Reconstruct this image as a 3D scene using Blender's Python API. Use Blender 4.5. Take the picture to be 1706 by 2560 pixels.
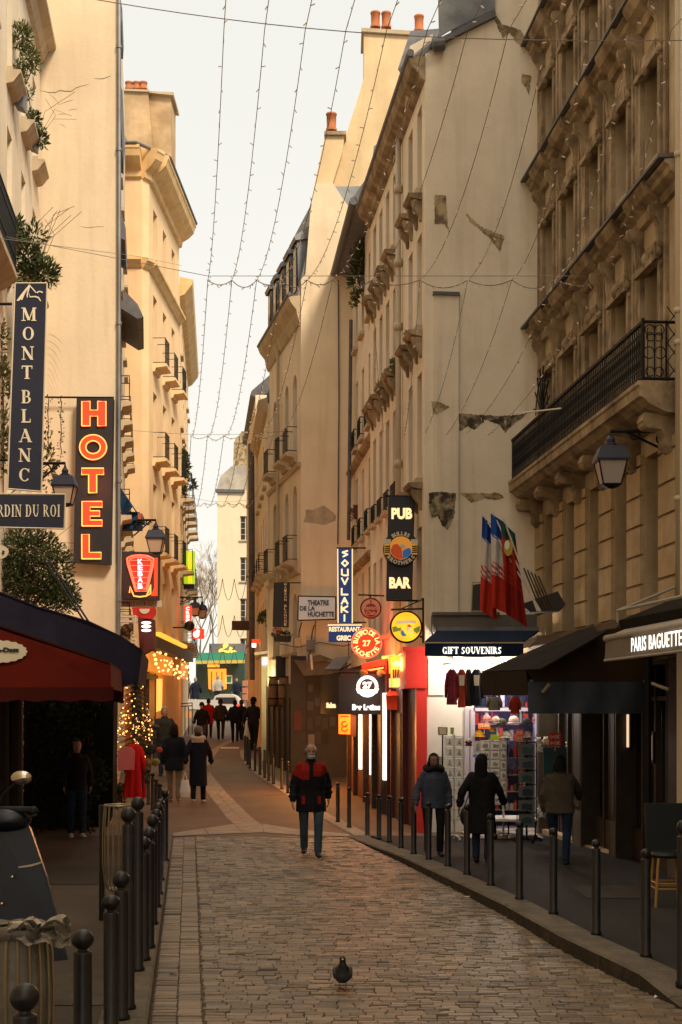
import bpy, bmesh, math, random
from mathutils import Vector, Matrix, Quaternion
S = bpy.context.scene
for o in list(bpy.data.objects): bpy.data.objects.remove(o)
random.seed(7)
R = math.radians
# ---------------- camera, sky, sun, exposure ----------------
F, H, CX, CY = 3555.6, 2.3, 853.0, 1770.0
cd = bpy.data.cameras.new("camera"); cam = bpy.data.objects.new("camera", cd); S.collection.objects.link(cam)
cam.location = (0, 0, H); cam.rotation_euler = (R(90), 0, 0)
cd.lens = 50; cd.sensor_width = 36; cd.sensor_fit = 'AUTO'; cd.shift_y = (CY-1280)/2560; cd.clip_end = 3000; cd.clip_start = .1
S.camera = cam
S.render.resolution_x = 682; S.render.resolution_y = 1024
w = bpy.data.worlds.new("World"); S.world = w; w.use_nodes = True
nt = w.node_tree; nt.nodes.clear()
out = nt.nodes.new('ShaderNodeOutputWorld'); bg = nt.nodes.new('ShaderNodeBackground')
sky = nt.nodes.new('ShaderNodeTexSky'); sky.sky_type = 'NISHITA'; sky.sun_disc = False
SUN_EL, SUN_AZ = 42, 148          # azimuth clockwise from +Y (camera looks along +Y): sun stands behind the camera on its right
sky.sun_elevation = R(SUN_EL); sky.sun_rotation = R(SUN_AZ); sky.air_density = 1.5; sky.dust_density = 4
tc = nt.nodes.new('ShaderNodeTexCoord'); sep = nt.nodes.new('ShaderNodeSeparateXYZ')
nt.links.new(tc.outputs['Generated'], sep.inputs[0])
cr = nt.nodes.new('ShaderNodeValToRGB')      # thin bright cloud layer, brightest overhead
cr.color_ramp.elements[0].position = .0; cr.color_ramp.elements[0].color = (10, 9.4, 8.4, 1)
cr.color_ramp.elements[1].position = 1.; cr.color_ramp.elements[1].color = (17.5, 15.6, 12.8, 1)
e = cr.color_ramp.elements.new(.14); e.color = (8.5, 8.2, 7.5, 1)
e = cr.color_ramp.elements.new(.50); e.color = (7.7, 7.6, 7.0, 1)
nt.links.new(sep.outputs[2], cr.inputs[0])
mx = nt.nodes.new('ShaderNodeMixRGB'); mx.inputs[0].default_value = .93
nt.links.new(sky.outputs[0], mx.inputs[1]); nt.links.new(cr.outputs[0], mx.inputs[2])
nt.links.new(mx.outputs[0], bg.inputs[0]); bg.inputs[1].default_value = .1
nt.links.new(bg.outputs[0], out.inputs[0])
sd = bpy.data.lights.new("sun", 'SUN'); so = bpy.data.objects.new("sun", sd); S.collection.objects.link(so)
sd.energy = 3.3; sd.angle = R(14); sd.color = (1, .83, .62)
sv = Vector((math.sin(R(SUN_AZ))*math.cos(R(SUN_EL)), math.cos(R(SUN_AZ))*math.cos(R(SUN_EL)), math.sin(R(SUN_EL))))
so.rotation_euler = (-sv).to_track_quat('-Z', 'Y').to_euler(); so.location = (0, -20, 40)
S.view_settings.view_transform = 'Standard'; S.view_settings.look = 'None'; S.view_settings.gamma = 1
S.view_settings.exposure = .3
S.render.engine = 'CYCLES'

# ---------------- helpers ----------------
def W(px, py, Y): return Vector(((px-CX)*Y/F, Y, H+(CY-py)*Y/F))
ZP = [(-60, 0), (30, 0), (35.6, .17), (40.6, .4), (62, 1.0), (80, 1.56), (90, 2.6), (97, 2.9), (400, 3.5)]
def lerp(tab, y):
    if y <= tab[0][0]: return tab[0][1]
    for (a, b), (c, d) in zip(tab, tab[1:]):
        if y <= c: return b+(d-b)*(y-a)/(c-a)
    return tab[-1][1]
def zg(Y): return lerp(ZP, Y)
HR = [(10.2, .01), (10.9, .03), (11.6, .14), (12.5, .15), (15.85, .13), (21.2, .1), (25.4, .012)]
HL = [(20, .12), (25.4, .012)]
def hr(Y): return lerp(HR, Y)
def hl(Y): return lerp(HL, Y)
def Gp(px, py, hf=lambda y: 0):
    Y = 4.0
    while Y < 200:
        if CY+(H-zg(Y)-hf(Y))*F/Y <= py: break
        Y += .02
    return Vector(((px-CX)*Y/F, Y, zg(Y)+hf(Y)))
def bl(Y, z=0): return z
def tag(o, label=None, cat=None, group=None, kind=None):
    for k, v in (('label', label), ('category', cat), ('group', group), ('kind', kind)):
        if v: o[k] = v
    return o
BASE = {}
def empty(name, loc, label=None, cat=None, group=None, rz=0, kind=None):
    o = bpy.data.objects.new(name, None); S.collection.objects.link(o); o.empty_display_size = .2
    o.location = loc; o.rotation_euler = (0, 0, rz); BASE[o] = Vector(loc); return tag(o, label, cat, group, kind)
class MB:
    def __init__(s): s.v = []; s.f = []; s.sm = False; s.mi = []
    def add(s, vs, fs):
        n = len(s.v); s.v += [Vector(v) for v in vs]; s.f += [tuple(i+n for i in f) for f in fs]; return s
    def para(s, o, a, b, c):      # parallelepiped from a corner and three edges
        o, a, b, c = map(Vector, (o, a, b, c))
        fs = [(0, 3, 2, 1), (4, 5, 6, 7), (0, 1, 5, 4), (1, 2, 6, 5), (2, 3, 7, 6), (3, 0, 4, 7)]
        if a.cross(b).dot(c) < 0: fs = [f[::-1] for f in fs]
        return s.add([o, o+a, o+a+b, o+b, o+c, o+a+c, o+a+b+c, o+b+c], fs)
    def box(s, x0, x1, y0, y1, z0, z1): return s.para((x0, y0, z0), (x1-x0, 0, 0), (0, y1-y0, 0), (0, 0, z1-z0))
    def quad(s, *p): return s.add(p, [tuple(range(len(p)))])
    def tube(s, pts, r, n=8, cap=True):
        pts = [Vector(p) for p in pts]; rs = r if isinstance(r, (list, tuple)) else [r]*len(pts)
        vs = []; up = None
        for i, p in enumerate(pts):
            t = (pts[min(i+1, len(pts)-1)]-pts[max(i-1, 0)])
            if t.length < 1e-9: t = Vector((0, 0, 1))
            t.normalize()
            if up is None: up = Vector((0, 0, 1)) if abs(t.z) < .9 else Vector((1, 0, 0))
            a = t.cross(up)
            if a.length < 1e-6: a = t.orthogonal()
            a.normalize(); b = a.cross(t).normalized(); up = b
            for k in range(n):
                q = 2*math.pi*k/n; vs.append(p+a*(rs[i]*math.cos(q))+b*(rs[i]*math.sin(q)))
        fs = [(i*n+k, i*n+(k+1) % n, (i+1)*n+(k+1) % n, (i+1)*n+k) for i in range(len(pts)-1) for k in range(n)]
        if cap: fs += [tuple(range(n))[::-1], tuple(range((len(pts)-1)*n, len(pts)*n))]
        return s.add(vs, fs)
    def lathe(s, prof, c, n=16, sx=1, sy=1):   # prof: (r, z)
        c = Vector(c); vs = [c+Vector((r*sx*math.cos(2*math.pi*k/n), r*sy*math.sin(2*math.pi*k/n), z)) for r, z in prof for k in range(n)]
        fs = [(i*n+k, i*n+(k+1) % n, (i+1)*n+(k+1) % n, (i+1)*n+k) for i in range(len(prof)-1) for k in range(n)]
        return s.add(vs, fs)
    def ball(s, c, r, n=12, m=8, sc=(1, 1, 1)):
        c = Vector(c); prof = [(math.sin(math.pi*i/m), -math.cos(math.pi*i/m)) for i in range(m+1)]
        vs = [c+Vector((r*sc[0]*a*math.cos(2*math.pi*k/n), r*sc[1]*a*math.sin(2*math.pi*k/n), r*sc[2]*z)) for a, z in prof for k in range(n)]
        return s.add(vs, [(i*n+k, i*n+(k+1) % n, (i+1)*n+(k+1) % n, (i+1)*n+k) for i in range(m) for k in range(n)])
    def prism(s, poly, o, ux, uz, d):   # 2D polygon in the plane (ux, uz) at o, extruded by vector d
        o, ux, uz, d = map(Vector, (o, ux, uz, d)); n = len(poly)
        a = [o+ux*p[0]+uz*p[1] for p in poly]
        ar = sum(poly[i][0]*poly[(i+1) % n][1]-poly[(i+1) % n][0]*poly[i][1] for i in range(n))
        flip = (ux.cross(uz).dot(d) > 0) == (ar > 0)
        fs = [tuple(range(n)), tuple(range(n, 2*n))[::-1]]+[(i, i+n, (i+1) % n+n, (i+1) % n) for i in range(n)]
        if flip: fs = [f[::-1] for f in fs]
        return s.add(a+[p+d for p in a], fs)
    def disc(s, c, r, ux, uz, d, n=32, ry=None):
        return s.prism([(r*math.cos(2*math.pi*k/n), (ry or r)*math.sin(2*math.pi*k/n)) for k in range(n)], c, ux, uz, d)
    def mesh(s, me, M):
        n = len(s.v); s.v += [M @ v.co for v in me.vertices]; s.f += [tuple(i+n for i in p.vertices) for p in me.polygons]; return s
    def build(s, name, mat, parent=None, smooth=False, base=None):
        me = bpy.data.meshes.new(name)
        if base is None:
            if parent is not None: base = BASE[parent]
            else:
                xs = [v.x for v in s.v]; ys = [v.y for v in s.v]; zs = [v.z for v in s.v]
                base = Vector(((min(xs)+max(xs))/2, (min(ys)+max(ys))/2, min(zs)))
        me.from_pydata([tuple(v-base) for v in s.v], [], s.f); me.materials.append(mat)
        if s.mi:
            for m2 in s.mi[0]: me.materials.append(m2)
        o = bpy.data.objects.new(name, me); S.collection.objects.link(o)
        if parent is not None: o.parent = parent
        else: o.location = base
        BASE[o] = base
        if smooth:
            for p in me.polygons: p.use_smooth = True
        me.update(); return o
def copytree(o, parent=None):
    c = o.copy(); S.collection.objects.link(c)
    if parent is not None: c.parent = parent
    for ch in [x for x in KIDS.get(o, [])]: copytree(ch, c)
    return c
KIDS = {}
def reg(root):
    for o in bpy.data.objects:
        if o.parent: KIDS.setdefault(o.parent, [])
    for o in bpy.data.objects:
        if o.parent and o not in KIDS[o.parent]: KIDS[o.parent].append(o)
def text(mb, s, c, w=None, h=None, ux=(1, 0, 0), uz=(0, 0, 1), t=.01, bold=0, space=1, shear=0):
    cu = bpy.data.curves.new('t', 'FONT'); cu.body = s; cu.extrude = 0; cu.offset = bold; cu.space_character = space; cu.shear = shear
    cu.resolution_u = 4
    o = bpy.data.objects.new('t', cu); me = bpy.data.meshes.new_from_object(o)
    xs = [v.co.x for v in me.vertices]; ys = [v.co.y for v in me.vertices]
    x0, x1, y0, y1 = min(xs), max(xs), min(ys), max(ys)
    kx = w/(x1-x0) if w else None; ky = h/(y1-y0) if h else None
    if kx is None: kx = ky
    if ky is None: ky = kx
    ux = Vector(ux).normalized(); uz = Vector(uz).normalized(); n = ux.cross(uz)
    M = Matrix((( ux.x*kx, uz.x*ky, n.x, 0), (ux.y*kx, uz.y*ky, n.y, 0), (ux.z*kx, uz.z*ky, n.z, 0), (0, 0, 0, 1)))
    M.translation = Vector(c)-ux*(kx*(x0+x1)/2)-uz*(ky*(y0+y1)/2)
    bm = bmesh.new(); bm.from_mesh(me)
    g = bmesh.ops.extrude_face_region(bm, geom=bm.faces[:])
    for v in [x for x in g['geom'] if isinstance(x, bmesh.types.BMVert)]: v.co.z += t
    m2 = bpy.data.meshes.new('t'); bm.to_mesh(m2); bm.free()
    mb.mesh(m2, M); bpy.data.meshes.remove(me); bpy.data.meshes.remove(m2); bpy.data.objects.remove(o); bpy.data.curves.remove(cu)
    return mb
# ---------------- materials ----------------
MATS = {}
def mat(name, col, rough=.7, met=0, col2=None, scale=3, bump=0, bscale=None, streak=0, emit=0, ecol=None, fine=0, trans=0, detail=6, spec=.5, lo=.35, hi=.65):
    if name in MATS: return MATS[name]
    if spec == .5 and rough >= .8: spec = .15
    m = bpy.data.materials.new(name); m.use_nodes = True; t = m.node_tree; b = t.nodes['Principled BSDF']
    b.inputs['Roughness'].default_value = rough; b.inputs['Metallic'].default_value = met
    b.inputs['Base Color'].default_value = (*col, 1); b.inputs['Specular IOR Level'].default_value = spec
    if trans: b.inputs['Transmission Weight'].default_value = trans
    N = t.nodes.new; Lk = t.links.new
    if col2 or bump or streak or fine:
        tcn = N('ShaderNodeTexCoord'); mp = N('ShaderNodeMapping'); Lk(tcn.outputs['Object'], mp.inputs[0])
        mp.inputs['Location'].default_value = (random.random()*9, random.random()*9, 3)
        cur = None
        if col2:
            n1 = N('ShaderNodeTexNoise'); n1.inputs['Scale'].default_value = scale; n1.inputs['Detail'].default_value = detail; n1.inputs['Roughness'].default_value = .62
            Lk(mp.outputs[0], n1.inputs[0]); r1 = N('ShaderNodeMapRange'); r1.inputs[1].default_value = lo; r1.inputs[2].default_value = hi
            Lk(n1.outputs[0], r1.inputs[0]); mm = N('ShaderNodeMixRGB'); mm.inputs[1].default_value = (*col, 1); mm.inputs[2].default_value = (*col2, 1)
            Lk(r1.outputs[0], mm.inputs[0]); cur = mm.outputs[0]
        if streak:
            mp2 = N('ShaderNodeMapping'); mp2.inputs['Scale'].default_value = (3.2, 3.2, .28); Lk(tcn.outputs['Object'], mp2.inputs[0])
            n2 = N('ShaderNodeTexNoise'); n2.inputs['Scale'].default_value = 1.3; n2.inputs['Detail'].default_value = 5; Lk(mp2.outputs[0], n2.inputs[0])
            r2 = N('ShaderNodeMapRange'); r2.inputs[1].default_value = .48; r2.inputs[2].default_value = .78; r2.inputs[4].default_value = streak
            Lk(n2.outputs[0], r2.inputs[0]); m3 = N('ShaderNodeMixRGB'); m3.inputs[2].default_value = (col[0]*.28, col[1]*.24, col[2]*.2, 1)
            if cur: Lk(cur, m3.inputs[1])
            else: m3.inputs[1].default_value = (*col, 1)
            Lk(r2.outputs[0], m3.inputs[0]); cur = m3.outputs[0]
        if fine:
            n4 = N('ShaderNodeTexNoise'); n4.inputs['Scale'].default_value = fine; n4.inputs['Detail'].default_value = 3; Lk(mp.outputs[0], n4.inputs[0])
            r4 = N('ShaderNodeMapRange'); r4.inputs[1].default_value = .3; r4.inputs[2].default_value = .7; r4.inputs[3].default_value = .72; r4.inputs[4].default_value = 1.25
            Lk(n4.outputs[0], r4.inputs[0]); vm = N('ShaderNodeVectorMath'); vm.operation = 'SCALE'
            if cur: Lk(cur, vm.inputs[0])
            else: vm.inputs[0].default_value = col
            Lk(r4.outputs[0], vm.inputs['Scale']); cur = vm.outputs[0]
        if cur: Lk(cur, b.inputs['Base Color'])
        if bump:
            n5 = N('ShaderNodeTexNoise'); n5.inputs['Scale'].default_value = bscale or scale*6; n5.inputs['Detail'].default_value = 6; Lk(mp.outputs[0], n5.inputs[0])
            bp = N('ShaderNodeBump'); bp.inputs['Strength'].default_value = min(1, bump); bp.inputs['Distance'].default_value = .02*max(1, bump)
            Lk(n5.outputs[0], bp.inputs['Height']); Lk(bp.outputs[0], b.inputs['Normal'])
    if emit:
        b.inputs['Emission Color'].default_value = (*(ecol or col), 1); b.inputs['Emission Strength'].default_value = emit
    MATS[name] = m; return m
def M_(n): return MATS[n]
mat('cream_plaster', (.70, .575, .41), .9, col2=(.62, .505, .355), scale=.5, bump=.3, bscale=9, streak=.16)
mat('pale_plaster', (.80, .69, .53), .9, col2=(.68, .58, .43), scale=.6, bump=.4, bscale=7, streak=.22)
mat('grey_plaster', (.80, .70, .55), .9, col2=(.68, .59, .455), scale=.7, bump=.4, bscale=8, streak=.28)
mat('yellow_stone', (.84, .61, .36), .9, col2=(.76, .54, .31), scale=.8, bump=.25, bscale=10, streak=.12)
mat('ochre_stone', (.52, .41, .27), .9, col2=(.38, .285, .175), scale=1.6, bump=.5, bscale=12, streak=.42)
mat('stone_trim', (.43, .33, .21), .9, col2=(.15, .108, .066), scale=2.2, bump=.6, bscale=14, streak=.6)
mat('pale_trim', (.52, .42, .29), .9, col2=(.42, .33, .22), scale=2, bump=.3, bscale=10, streak=.3)
mat('bare_stone', (.30, .225, .13), .95, col2=(.10, .08, .055), scale=4, bump=1, bscale=18)
mat('zinc', (.20, .21, .22), .5, .5, col2=(.13, .135, .15), scale=1.2, streak=.3)
mat('slate', (.07, .07, .08), .6, col2=(.12, .115, .12), scale=4)
mat('black_iron', (.005, .005, .006), .6, .0, spec=.25)
mat('bollard_paint', (.009, .0085, .010), .36, .0, spec=.35, col2=(.018, .016, .016), scale=9, bump=.1)
mat('terracotta', (.48, .17, .07), .8, col2=(.36, .13, .06), scale=6)
mat('window_glass', (.025, .025, .028), .08, 0, spec=.8)
mat('white_frame', (.55, .50, .42), .6)
mat('grey_frame', (.22, .20, .18), .6)
mat('dark_wood', (.035, .022, .014), .6, col2=(.06, .035, .02), scale=8)
mat('asphalt', (.036, .031, .028), .85, col2=(.026, .024, .022), scale=.7, bump=.4, bscale=60, fine=90)
mat('brown_asphalt', (.125, .075, .040), .75, col2=(.080, .052, .032), scale=.9, bump=.3, bscale=50, fine=70)
mat('kerb_granite', (.165, .135, .10), .85, col2=(.105, .088, .066), scale=3, bump=.3, bscale=40, fine=80)
mat('pale_granite', (.34, .28, .21), .8, col2=(.24, .195, .145), scale=3, bump=.2, bscale=30, fine=60)
mat('earth', (.05, .045, .04), .95, col2=(.07, .06, .05), scale=2)
mat('plastic_navy', (.01, .014, .03), .5)
mat('leaf_dark', (.035, .05, .015), .7, col2=(.07, .085, .02), scale=5)
mat('leaf_olive', (.10, .115, .03), .7, col2=(.15, .15, .05), scale=5)
mat('leaf_dry', (.16, .13, .06), .8, col2=(.09, .085, .03), scale=5)
mat('bark', (.10, .075, .05), .9, col2=(.05, .04, .03), scale=6)
def emi(name, col, st): return mat(name, tuple(c*.6 for c in col), .5, emit=st, ecol=col)
# ---------------- ground ----------------
def sheet(name, mat_, rows, kind='structure', parent=None):   # rows: list of lists of points (same length)
    mb = MB(); n = len(rows[0])
    mb.add([p for r in rows for p in r], [(i*n+j, i*n+j+1, (i+1)*n+j+1, (i+1)*n+j) for i in range(len(rows)-1) for j in range(n-1)])
    o = mb.build(name, mat_, parent)
    if kind and parent is None: o['kind'] = kind
    return o
Ys = [-60, -20, 0, 10, 20, 30, 33, 35.6, 38, 40.6, 45, 50, 56, 62, 70, 80, 85, 90, 97, 130, 200, 400, 900]
sheet('ground', M_('earth'), [[(x, y, zg(y)-.03) for x in (-600, -40, 40, 600)] for y in Ys])
LKB = [Gp(371, 2560), Gp(432, 2091)]
def xk(Y):  return -.29-.107*Y                     # left kerb line
KR = [Gp(*p) for p in [(868, 2092), (1000, 2156), (1148, 2232), (1252, 2286), (1392, 2372), (1495, 2426), (1599, 2475), (1675, 2511), (1760, 2560)]]
KRT = sorted([(p.y, p.x) for p in KR]); KRT = [(0, KRT[0][1]+(KRT[0][0])*.45)]+KRT
KR2 = [Gp(*p) for p in [(887, 2093), (814, 2052), (741, 2006), (686, 1967), (640, 1937), (618, 1915), (602, 1893), (600, 1878)]]
KR2T = sorted([(p.y, p.x) for p in KR2]); KR2T += [(KR2T[-1][0]+4, KR2T[-1][1]+.35), (62, -3.6), (70, -4.3), (80, -5), (97, -6)]
def xkr(Y): return lerp(KRT, Y) if Y < 25.4 else lerp(KR2T, Y)
LFT = [(0, -3.9), (28, -6.8), (36, -7.7), (50, -7.4), (58, -6.8), (70, -8.3), (97, -11)]
RFT = [(0, 6), (26, 3.7), (40, .6), (46, -1.7), (63, -3.2), (97, -5.4)]
# cobbled carriageway: one mesh of individually set stones over a joint bed
yy0, yy1 = 3.0, 25.35
sheet('road_bed', mat('joint_sand', (.07, .052, .036), .95, col2=(.13, .095, .062), scale=8), [[(xk(y)-.1, y, zg(y)-.012), (xkr(y)+.1, y, zg(y)-.012)] for y in [3+.75*i for i in range(30)]+[25.4]])
vs = []; fs = []; cols = []
rnd = random.Random(3)
def sett(x0, x1, y0, y1, slope=0):
    h = rnd.uniform(.0, .010); g = rnd.choice((.002, .003, .004, .007)); n = len(vs); tx = rnd.uniform(-.0015, .0015); ty = rnd.uniform(-.005, .005); b = .007
    j = lambda: rnd.uniform(-.003, .003)
    lo = -.02
    gx = .0015
    for (x, y) in ((x0+gx, y0+g), (x1-gx, y0+g), (x1-gx, y1-g), (x0+gx, y1-g)): vs.append((x+j(), y+j(), lo))
    bx = .004; by = min(b, (y1-y0)*.25)
    for (x, y, sx, sy) in ((x0+gx, y0+g, -1, -1), (x1-gx, y0+g, 1, -1), (x1-gx, y1-g, 1, 1), (x0+gx, y1-g, -1, 1)):
        vs.append((x-sx*bx*.35+j(), y-sy*by*.35+j(), h-.006+tx*sx+ty*sy))
    for (x, y, sx, sy) in ((x0+gx, y0+g, -1, -1), (x1-gx, y0+g, 1, -1), (x1-gx, y1-g, 1, 1), (x0+gx, y1-g, -1, 1)):
        vs.append((x-sx*bx*1.5, y-sy*by*1.5, h+tx*sx+ty*sy))
    c = rnd.choice(((.185, .130, .076), (.15, .107, .064), (.21, .152, .094), (.115, .084, .052), (.165, .122, .076), (.195, .134, .074)))
    k = rnd.uniform(.75, 1.2)
    for a, q in ((0, 4), (4, 8)):
        for i in range(4): fs.append((n+a+i, n+a+(i+1) % 4, n+q+(i+1) % 4, n+q+i)); cols.append((c[0]*k, c[1]*k, c[2]*k, 1))
    fs.append((n+8, n+9, n+10, n+11)); cols.append((c[0]*k, c[1]*k, c[2]*k, 1))
y = yy0
while y < yy1-.06:
    d = rnd.uniform(.076, .10); y2 = min(y+d, yy1)
    ym = (y+y2)/2; xl = xk(ym); xr = xkr(ym)
    x = xl+.395+rnd.uniform(0, .03)
    while x < xr:
        wd = rnd.uniform(.11, .20); sett(x, min(x+wd, xr+.02), y+rnd.uniform(-.004, .004), y2); x += wd
    y = y2
for c0, cw in ((.015, .185), (.205, .185)):            # two gutter courses laid along the left kerb
    y = yy0
    while y < yy1-.06:
        d = rnd.uniform(.09, .13); y2 = min(y+d, yy1); xl = xk((y+y2)/2)
        sett(xl+c0, xl+c0+cw, y, y2); y = y2
me = bpy.data.meshes.new('cobbled_road'); me.from_pydata(vs, [], fs)
at = me.color_attributes.new('col', 'FLOAT_COLOR', 'CORNER')
flat = []
for p, c in zip(me.polygons, cols): flat += list(c)*p.loop_total
at.data.foreach_set('color', flat)
mc = bpy.data.materials.new('sett_stone'); mc.use_nodes = True; t = mc.node_tree; b = t.nodes['Principled BSDF']
va = t.nodes.new('ShaderNodeVertexColor'); va.layer_name = 'col'; tcn = t.nodes.new('ShaderNodeTexCoord')
n1 = t.nodes.new('ShaderNodeTexNoise'); n1.inputs['Scale'].default_value = 45; n1.inputs['Detail'].default_value = 4; t.links.new(tcn.outputs['Object'], n1.inputs[0])
n3 = t.nodes.new('ShaderNodeTexNoise'); n3.inputs['Scale'].default_value = .9; n3.inputs['Detail'].default_value = 3; t.links.new(tcn.outputs['Object'], n3.inputs[0])
ad = t.nodes.new('ShaderNodeMath'); ad.operation = 'ADD'; t.links.new(n1.outputs[0], ad.inputs[0]); t.links.new(n3.outputs[0], ad.inputs[1])
r1 = t.nodes.new('ShaderNodeMapRange'); r1.inputs[1].default_value = .6; r1.inputs[2].default_value = 1.4; r1.inputs[3].default_value = .55; r1.inputs[4].default_value = 1.4
t.links.new(ad.outputs[0], r1.inputs[0]); vm = t.nodes.new('ShaderNodeVectorMath'); vm.operation = 'SCALE'
t.links.new(va.outputs[0], vm.inputs[0]); t.links.new(r1.outputs[0], vm.inputs['Scale']); t.links.new(vm.outputs[0], b.inputs['Base Color'])
b.inputs['Roughness'].default_value = .5
bp = t.nodes.new('ShaderNodeBump'); bp.inputs['Strength'].default_value = .5; bp.inputs['Distance'].default_value = .006
t.links.new(n1.outputs[0], bp.inputs['Height']); t.links.new(bp.outputs[0], b.inputs['Normal'])
me.materials.append(mc); o = bpy.data.objects.new('cobbled_road', me); S.collection.objects.link(o); o['kind'] = 'structure'
# brown asphalt street beyond the cobbles
YA = [25.4+.9*i for i in range(80)]
sheet('road', M_('brown_asphalt'), [[(xk(y)-.6, y, zg(y)), (xkr(y)+.25, y, zg(y))] for y in YA])
for i, (x0, x1, y0, y1) in enumerate(((-2.9, -1.75, 10.4, 11.6), (-4.6, -3.0, 17.5, 19.6), (2.8, 3.6, 16.2, 17.4), (3.4, 4.1, 13.2, 14.4))):
    l_ = x0 < 0; sheet('asphalt_patch', mat('patch_%d' % i, ((.10, .080, .060), (.05, .042, .034), (.05, .044, .038), (.026, .023, .021))[i], .85, col2=(.045, .038, .03), scale=2, fine=90), [[(x0+.04*math.sin(i+y0), y, (hl(y) if l_ else max(hr(y), .13) if y < 12 else hr(y))+.008) if 0 else (x0, y, (hl(y) if l_ else max(hr(y), .13) if y < 12 else hr(y))+.008), (x1, y, (hl(y) if l_ else max(hr(y), .13) if y < 12 else hr(y))+.008)] for y in (y0, (y0+y1)/2, y1)])
# pavements
YB = [3, 6, 8, 9, 10.2, 10.9, 11.2, 11.6, 12.5, 14, 15.85, 18, 21.2, 23, 25.4]
sheet('pavement_right', M_('asphalt'), [[(xkr(y)+.33, y, hr(y)+.002), (xkr(y)+.9, y, max(hr(y), .13) if y < 12 else hr(y)+.002), (8, y, max(hr(y), .13) if y < 12 else hr(y)+.002)] for y in YB])
sheet('pavement_right_far', M_('brown_asphalt'), [[(xkr(y)+.3, y, zg(y)+.02), (lerp(RFT, y)+1.5, y, zg(y)+.02)] for y in YA])
sheet('pavement_left', mat('brown_pavement', (.085, .065, .048), .85, col2=(.055, .044, .035), scale=.8, bump=.3, bscale=50, fine=80), [[(-9, y, hl(y)+.002), (xk(y)-.32, y, hl(y)+.002)] for y in YB])
sheet('pavement_left_far', M_('brown_asphalt'), [[(-14, y, zg(y)+.02), (xk(y)-.5, y, zg(y)+.02)] for y in YA])
def kerb(name, path, side, hf, w=.33, drop=.2):   # path: list of XY on the road edge, stones with joints
    mb = MB(); rn = random.Random(5)
    pts = []
    for a, b_ in zip(path, path[1:]):
        n = max(1, int((Vector(b_)-Vector(a)).length/.95))
        for i in range(n): pts.append(Vector(a).lerp(Vector(b_), i/n))
    pts.append(Vector(path[-1]))
    for a, b_ in zip(pts, pts[1:]):
        d = (b_-a); d.normalize(); nn = Vector((side*abs(d.y), -side*d.x*(1 if d.y > 0 else -1))) if True else None
        nn = Vector((d.y, -d.x)); nn = nn if nn.x*side > 0 else -nn
        a2 = a+d*.004; b2 = b_-d*.004; top = lambda p: zg(p.y)+hf(p.y)+rn.uniform(0, .004)
        v = []
        for p in (a2, b2):
            z = top(p)
            v += [(p.x, p.y, z-drop), (p.x, p.y, z-.02), (p.x+nn.x*.02, p.y+nn.y*.02, z), (p.x+nn.x*w, p.y+nn.y*w, z), (p.x+nn.x*w, p.y+nn.y*w, z-.1)]
        mb.add(v, [(0, 1, 6, 5), (1, 2, 7, 6), (2, 3, 8, 7), (3, 4, 9, 8), (0, 4, 3, 2, 1), (5, 6, 7, 8, 9)])
    o = mb.build(name, M_('kerb_granite')); o['kind'] = 'structure'
    if name == 'kerb_right':
        o.data.materials.append(mat('kerb_upright_dark', (.045, .036, .026), .9, col2=(.10, .08, .058), scale=5, bump=.6, bscale=25, lo=.45, hi=.85))  # mottled darker colour for the upright road-side face of each kerb stone
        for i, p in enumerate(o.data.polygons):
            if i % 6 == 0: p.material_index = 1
    return o
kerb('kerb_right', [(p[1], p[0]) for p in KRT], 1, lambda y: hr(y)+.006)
kerb('kerb_left', [(xk(y), y) for y in (3, 8, 14, 20, 25.4)], -1, lambda y: hl(y)+.006)
o = kerb('kerb_right_far', [(x, y) for y, x in KR2T], 1, lambda y: .028, w=.3); o.data.materials[0] = M_('pale_granite')
def band(name, pts, h=.006):   # flush stone band given as matched left/right road pixels
    L = [Gp(*a) for a, b_ in pts]; Rr = [Gp(*b_) for a, b_ in pts]; rows = []
    for i in range(len(L)-1):
        n = max(1, int((L[i+1]-L[i]).length/.8))
        for k in range(n+(i == len(L)-2)):
            u = k/n; p = L[i].lerp(L[i+1], u); q = Rr[i].lerp(Rr[i+1], u); m = p.lerp(q, .5)
            rows.append([(v.x, v.y, zg(v.y)+h-(.004 if False else 0)) for v in (p, m, q)])
    mb = MB()
    for r0, r1_ in zip(rows, rows[1:]):
        for j in (0, 1):
            a, b_, c, d = [Vector(v) for v in (r0[j], r0[j+1], r1_[j+1], r1_[j])]; ce = (a+b_+c+d)/4
            mb.quad(*[v+(ce-v)*min(.12, .012/max(.05, (ce-v).length)) for v in (a, b_, c, d)])
    o = mb.build(name, M_('pale_granite')); o['kind'] = 'structure'
band('stone_band_across', [((432, 2084), (432, 2091.5)), ((585, 2061), (610, 2084)), ((656, 2060), (660, 2082)), ((740, 2074), (760, 2090)), ((872, 2086), (884, 2092))], .010)
band('stone_band_diagonal', [((606, 2076), (662, 2070)), ((585, 2061), (646, 2056)), ((517, 1980), (540, 1950)), ((505, 1950), (523, 1930))], .006)
band('stone_band_far', [((505, 1930), (523, 1912)), ((521, 1880), (552, 1868)), ((560, 1856), (590, 1852)), ((592, 1846), (604, 1847))], .006)
sheet('white_road_line', mat('road_paint', (.55, .5, .42), .8), [[tuple(Gp(a, 1868)+Vector((0, 0, .008))), tuple(Gp(a, 1872)+Vector((0, 0, .008)))] for a in (552, 575, 598)])
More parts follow.
